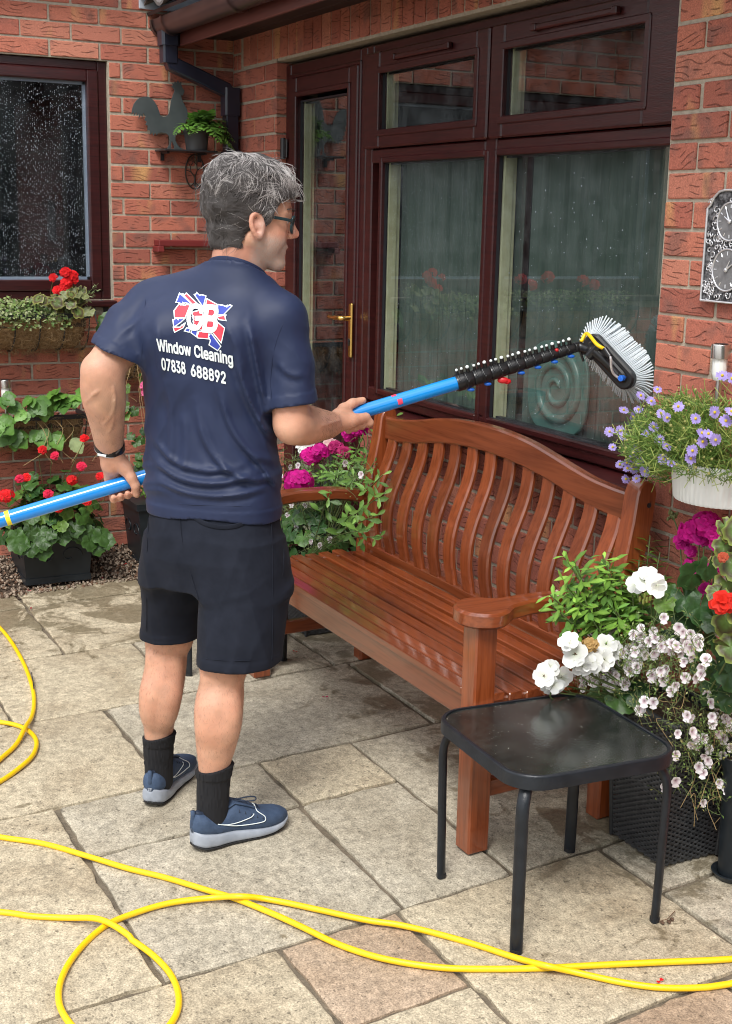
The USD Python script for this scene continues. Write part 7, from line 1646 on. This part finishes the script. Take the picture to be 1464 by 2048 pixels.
for a0, a1, px in ((-.5, .35, 797), (1.0, 1.7, 790)):
    t0 = pole_at(px); a = np.linspace(a0, a1, 6); v = np.concatenate([[pp(t0+dt, .0199*math.cos(x), .0199*math.sin(x)) for x in a] for dt in (-.007, .007)])
    j = np.arange(5); part(pole, 'tape', wpl((v, np.concatenate([np.stack([j, j+1, 7+j], 1), np.stack([j, 7+j, 6+j], 1)]))), 'tape_pink')
part(pole, 'label', wpl(lathe_on([(.0197, pole_at(546)), (.0199, pole_at(546)), (.0199, pole_at(566)), (.0197, pole_at(566))], 24)), 'print_white')
t0, t1 = pole_at(912), pole_at(1148); NC = 7
for k in range(NC):
    a = t0+(t1-t0)*k/NC; b = t0+(t1-t0)*(k+1)/NC; R = .0245-.0014*k; Ln = b-a
    cl_ = part(pole, 'clamp', wpl(lathe_on([(.001, a), (R*.96, a), (R, a+.004), (R, a+Ln*.42), (R*.93, a+Ln*.45), (R*.93, a+Ln*.53), (R*.985, a+Ln*.55), (R*.93, a+Ln*.9), (R*.80, b), (.001, b)], 24)), 'black_plastic', smooth=35)
    for q, (da, big) in enumerate(((.08, 0), (.36, 0), (.70, 1))):
        c0 = pp(a+Ln*da+.004, R*.25, R*.92); c1 = pp(a+Ln*da+.004, R*.28+.003, R*.92+.012)
        part(cl_, 'bolt', wpl(tube([c0, c1], .0062 if big else .0048, 8)), 'black_plastic', smooth=50); part(cl_, 'bolt_head', wpl(ell(c1+pq_*.002, [.0052]*3 if big else [.0042]*3, 10, 7)), 'print_white', smooth=True)
    part(cl_, 'hinge_rib', wpl(cat(tube([pp(a+Ln*.15, R*.98, R*.2), pp(a+Ln*.15, R*.55, R*.86)], .0028, 6), tube([pp(a+Ln*.55, R*.96, R*.1), pp(a+Ln*.55, R*.55, R*.82)], .0028, 6), ell(pp(a+Ln*.62, R*.95, -R*.1), (.004, .004, .004), 8, 6))), 'black_plastic', smooth=True)
    if k not in (2,): part(cl_, 'lever', wpl(ell(pp(a+Ln*.7, R*.2, -R-.004), (.011, .006, .0055), 10, 7)), 'blue_plastic', smooth=True)
    else: part(cl_, 'lever', wpl(cat(ell(pp(a+Ln*.6, R*.2, -R-.008), (.017, .008, .0095), 10, 7), ell(pp(a+Ln*.8, R*.2, -R-.014), (.012, .007, .008), 10, 7))), 'red_plastic', smooth=True)
part(pole, 'red_button', wpl(ell(pp(pole_at(1112), .013, .010), (.006, .005, .005), 8, 6)), 'red_plastic', smooth=True)
# brush head: an oval black stock parallel to the glass, long white bristles flaring towards it
def wl_(p): return np.asarray(p, float)
bn = np.array([.46, -.888, 0]); b0 = np.array([3.030, -.088, 1.318]); _d = ray(1250, 757); b1 = CAM+_d*((b0-CAM)@bn)/(_d@bn); bx = (b1-b0)/np.linalg.norm(b1-b0); bu = np.cross(bx, bn); bu *= np.sign(bu[2])
bc = (b0+b1)/2; hl_ = .098; hw2 = .030
ov = [(hl_-hw2+hw2*math.cos(a), hw2*math.sin(a)) for a in np.linspace(-np.pi/2, np.pi/2, 9)]+[(-(hl_-hw2)+hw2*math.cos(a), hw2*math.sin(a)) for a in np.linspace(np.pi/2, 1.5*np.pi, 9)]
def stockm(poly, z0, z1, bev):
    v, f = prism(poly, z0, z1, bev); v = bc+v[:, :1]*bx+v[:, 1:2]*bu+v[:, 2:3]*bn; return v, (f if trimesh.Trimesh(v, f, process=False).volume > 0 else f[:, ::-1])
stock = part(pole, 'brush_stock', stockm(ov, -.016, .012, .005), 'black_plastic', smooth=40)
part(stock, 'ridge', stockm([(x*.80, y*.55) for x, y in ov], .010, .022, .005), 'black_plastic', smooth=40)
tf_t = []
for row, (kx, ky, flare, Ln) in enumerate(((1.0, 1.0, .74, .066), (.94, .86, .52, .069), (.86, .70, .30, .072), (.74, .50, .16, .074), (.5, .25, .06, .076))):
    per = 118 if row < 2 else 80
    pts = np.array(ov+[ov[0]]); sl2 = np.concatenate([[0], np.cumsum(np.hypot(*np.diff(pts, axis=0).T))])
    for q in np.linspace(0, sl2[-1], per, endpoint=False):
        x, y = np.interp(q, sl2, pts[:, 0])*kx, np.interp(q, sl2, pts[:, 1])*ky
        od = np.array([max(0, abs(x)-(hl_-hw2)*kx)*np.sign(x), y]); od = od/max(np.hypot(*od), 1e-6)
        o3 = bx*od[0]+bu*od[1]; d = -bn+o3*flare*rng.uniform(.9, 1.08)+rng.normal(0, .035, 3); d /= np.linalg.norm(d)
        base = bc+bx*x+bu*y-bn*.010; e1 = base+d*Ln*.5; e2 = base+d*Ln*rng.uniform(.94, 1.03)+o3*.006
        e2[1] = min(e2[1], .030)
        tf_t.append(tube([base, e1, e2], [.0016, .0019, .0024], 5))
part(stock, 'bristles', cat(*tf_t), 'bristle', smooth=True, kind='stuff')
# swivel neck from the last clamp to the stock
np0 = W(pp(t1, 0, 0)); npj = bc-bx*.045+bn*.030
part(pole, 'swivel_neck', tube(spline([np0, W(pp(pole_at(1160), 0, -.002)), (W(pp(pole_at(1172)))+npj)/2-[0, 0, .008], npj], 5), [.0145]*6+[.0125]*5+[.015]*5, 12), 'black_plastic', smooth=True)
part(pole, 'swivel_joint', cat(tube([npj-bu*.024, npj+bu*.024], .014, 12), tube([W(pp(pole_at(1170), .016, -.018)), W(pp(pole_at(1170), -.016, -.018))], .013, 12), tube([W(pp(pole_at(1158), .0, -.014)), W(pp(pole_at(1160), .0, -.045))], .004, 6)), 'black_plastic', smooth=50)
part(pole, 'stock_arm', tube([npj, bc+bn*.02, bc+bx*.05+bn*.018], [.016, .013, .010], 10), 'black_plastic', smooth=True)
hs = part(pole, 'water_hose', tube(spline([W(pp(pole_at(1162), .008, .012)), W(pp(pole_at(1176), .010, .030)), bc-bx*.045+bn*.055+bu*.028, bc-bx*.018+bn*.050+bu*.034], 6), .0052, 8), 'hose', smooth=True)
part(pole, 'water_hose', tube(spline([bc-bx*.018+bn*.050+bu*.034, bc+bx*.010+bn*.052+bu*.030, bc+bx*.028+bn*.045+bu*.010, bc+bx*.045+bn*.034-bu*.002, bc+bx*.066+bn*.022-bu*.002], 6), .0038, 8), 'silver', smooth=True)
part(pole, 'hose_tee', cat(tube([bc-bx*.022+bn*.050+bu*.034, bc+bx*.006+bn*.052+bu*.032], .0085, 10), tube([bc-bx*.010+bn*.05+bu*.033, bc-bx*.010+bn*.03+bu*.024], .007, 8)), 'black_plastic', smooth=50)
for sx in (-.040, .066): part(pole, 'water_jet', cat(tube([bc+bx*sx+bn*.012+bu*.004, bc+bx*sx+bn*.034+bu*.004], .0085, 10), box(*np.array([[a-.007, a+.007] for a in bc+bx*sx+bn*.026+bu*.004]).ravel(), .002)), 'blue_plastic', smooth=40)
# ------------------------------------------------------------------ yellow hose lying on the slabs
def gpt(x, y, z=.0085): return at(x, y, 2, z)
hose = thing('garden_hose', 'long yellow hose looping over the stone slabs in the foreground', 'hose', gpt(400, 1800))
A_ = [(-420, 1560), (-200, 1640), (0, 1674), (90, 1688), (190, 1717), (260, 1738), (330, 1755), (420, 1782), (470, 1797), (540, 1825), (600, 1852), (680, 1890), (770, 1918), (880, 1935), (980, 1938), (1090, 1936), (1200, 1930), (1330, 1924), (1464, 1918), (1700, 1900)]
B1 = [(-420, 1800), (-200, 1808), (0, 1824), (60, 1832), (130, 1837), (185, 1846), (230, 1862), (270, 1884), (310, 1914), (342, 1950), (357, 1990), (352, 2030), (322, 2068), (280, 2088), (225, 2090), (165, 2070), (128, 2030), (117, 1990), (128, 1945), (160, 1897), (210, 1852), (270, 1826), (340, 1806), (420, 1796), (490, 1793), (560, 1803), (640, 1820), (732, 1840), (800, 1850), (880, 1869), (960, 1892), (1050, 1921), (1140, 1942), (1240, 1964), (1320, 1975), (1400, 1975), (1464, 1967), (1700, 1930)]
C1 = [(-420, 1100), (-150, 1180), (-40, 1225), (0, 1256), (30, 1295), (55, 1345), (68, 1395), (62, 1440), (40, 1480), (10, 1510), (-40, 1545), (-160, 1580), (-300, 1540), (-260, 1470), (-120, 1440), (-40, 1440), (0, 1444), (35, 1451), (60, 1464), (73, 1484), (66, 1510), (40, 1535), (0, 1563), (-60, 1590), (-300, 1660)]
def lift(px, bumps):
    out_ = []
    for x, y in px:
        z = .0088
        for bx_, by_ in bumps: z += .0165*math.exp(-(((x-bx_)/34)**2+((y-by_)/30)**2))
        out_.append(gpt(x, y, z))
    return out_
def dense(px, n=7): return spline(px, n)
part(hose, 'strand', tube(lift(dense(A_), []), .0074, 12), 'hose', smooth=True)
bb = dense(B1); k_ = np.hypot(bb[:, 0]-475, bb[:, 1]-1794); 
hb_ = [(480, 1795), (1092, 1934)]
Pb = np.array(lift(bb, hb_)); 
j_ = [i for i in range(len(bb)) if abs(bb[i, 0]-205) < 130 and 1820 < bb[i, 1] < 1880]
first = [i for i in j_ if i < len(bb)//2]
for i in first: Pb[i, 2] += .0150*math.exp(-((bb[i, 0]-208)/55)**2)
part(hose, 'strand', tube(Pb, .0074, 12), 'hose', smooth=True)
cc_ = dense(C1); Pc_ = np.array([gpt(x, y) for x, y in cc_]); h2 = len(cc_)//2
for i in range(len(cc_)):
    if i < h2: Pc_[i, 2] += .016*math.exp(-(((cc_[i, 0]-52)/20)**2+((cc_[i, 1]-1462)/22)**2))
part(hose, 'strand', tube(Pc_, .0074, 12), 'hose', smooth=True)
q_ = [gpt(*p, .0165) for p in ((63, 1345), (66, 1362), (67.5, 1378))]; part(hose, 'printed_mark', tube(q_, .0018, 5), 'print_black')
# fallen petals and scraps on the slabs
R7 = np.random.default_rng(5)
for (x, y, c, w_) in ((650, 1394, (.50, .02, .10), 'dark pink petal lying on the slab to the right of the legs'), (1320, 1962, RED, 'red petal lying on the slab at the lower right by the hose'), (62, 1217, (.40, .01, .04), 'dark red petal on the joint near the left planter'), (58, 1181, (.75, .2, .22), 'pale pink petal on the slab just below the left planter'), (172, 1158, (.6, .04, .08), 'red petal at the foot of the left black planter'), (283, 1134, RED, 'red petal at the edge of the gravel beside the left shorts hem'), (282, 1160, (.65, .05, .07), 'small red petal on the slab beside the left leg of the shorts'), (590, 1303, (.6, .03, .03), 'tiny red petal under the bench by its stretcher'), (205, 1157, (.6, .04, .08), 'small red petal right of the left planter'), (250, 1128, (.55, .03, .03), 'red petal lying in the gravel strip')):
    p = at(x, y, 2, .006 if x not in (283, 250) else .055); v, f, cl = floret(.011, c, 1, p, (0.1, 0, 1), 2, .4)
    solo('fallen_petal', (v, f), 'petal', w_, 'petal', smooth=True, col=cl)
tw = thing('dead_sprig', 'small dry brown sprig lying by the right leg of the side table', 'twig', at(1335, 1842, 2, .004))
part(tw, 'twig', tube([at(1318, 1843, 2, .005), at(1335, 1838, 2, .012), at(1350, 1822, 2, .008)], .0012, 5), 'bark'); part(tw, 'leaves', cat(*[ell(at(x, y, 2, .006), (.007, .005, .003), 6, 5) for x, y in ((1325, 1845), (1338, 1843), (1344, 1838))]), 'bark', kind='stuff')
# hedge across the garden: seen only as the dark shape mirrored in the left window
hg_ = thing('hedge', 'tall dark hedge across the garden, mirrored in the left window', 'hedge', (13, 0, 0))
R8 = np.random.default_rng(3); L = []
for k in range(5200):
    p = np.array([12.6+R8.uniform(0, .5), R8.uniform(-7, 6.5), R8.uniform(0, 3.6)]); V, F, C = blade(1, .6, .2, .2, 2, (.02, .04, .012)); L.append((orient(V, p, [-.7, 0, .5]+R8.normal(0, .5, 3), R8.normal(size=3), R8.uniform(.12, .24)), F, C))
v, f, c = mcat(L); part(hg_, 'foliage', (v, f), 'leaf', smooth=True, col=c, kind='stuff'); part(hg_, 'core', box(12.8, 13.6, -7, 6.5, 0, 3.5), 'hedge')
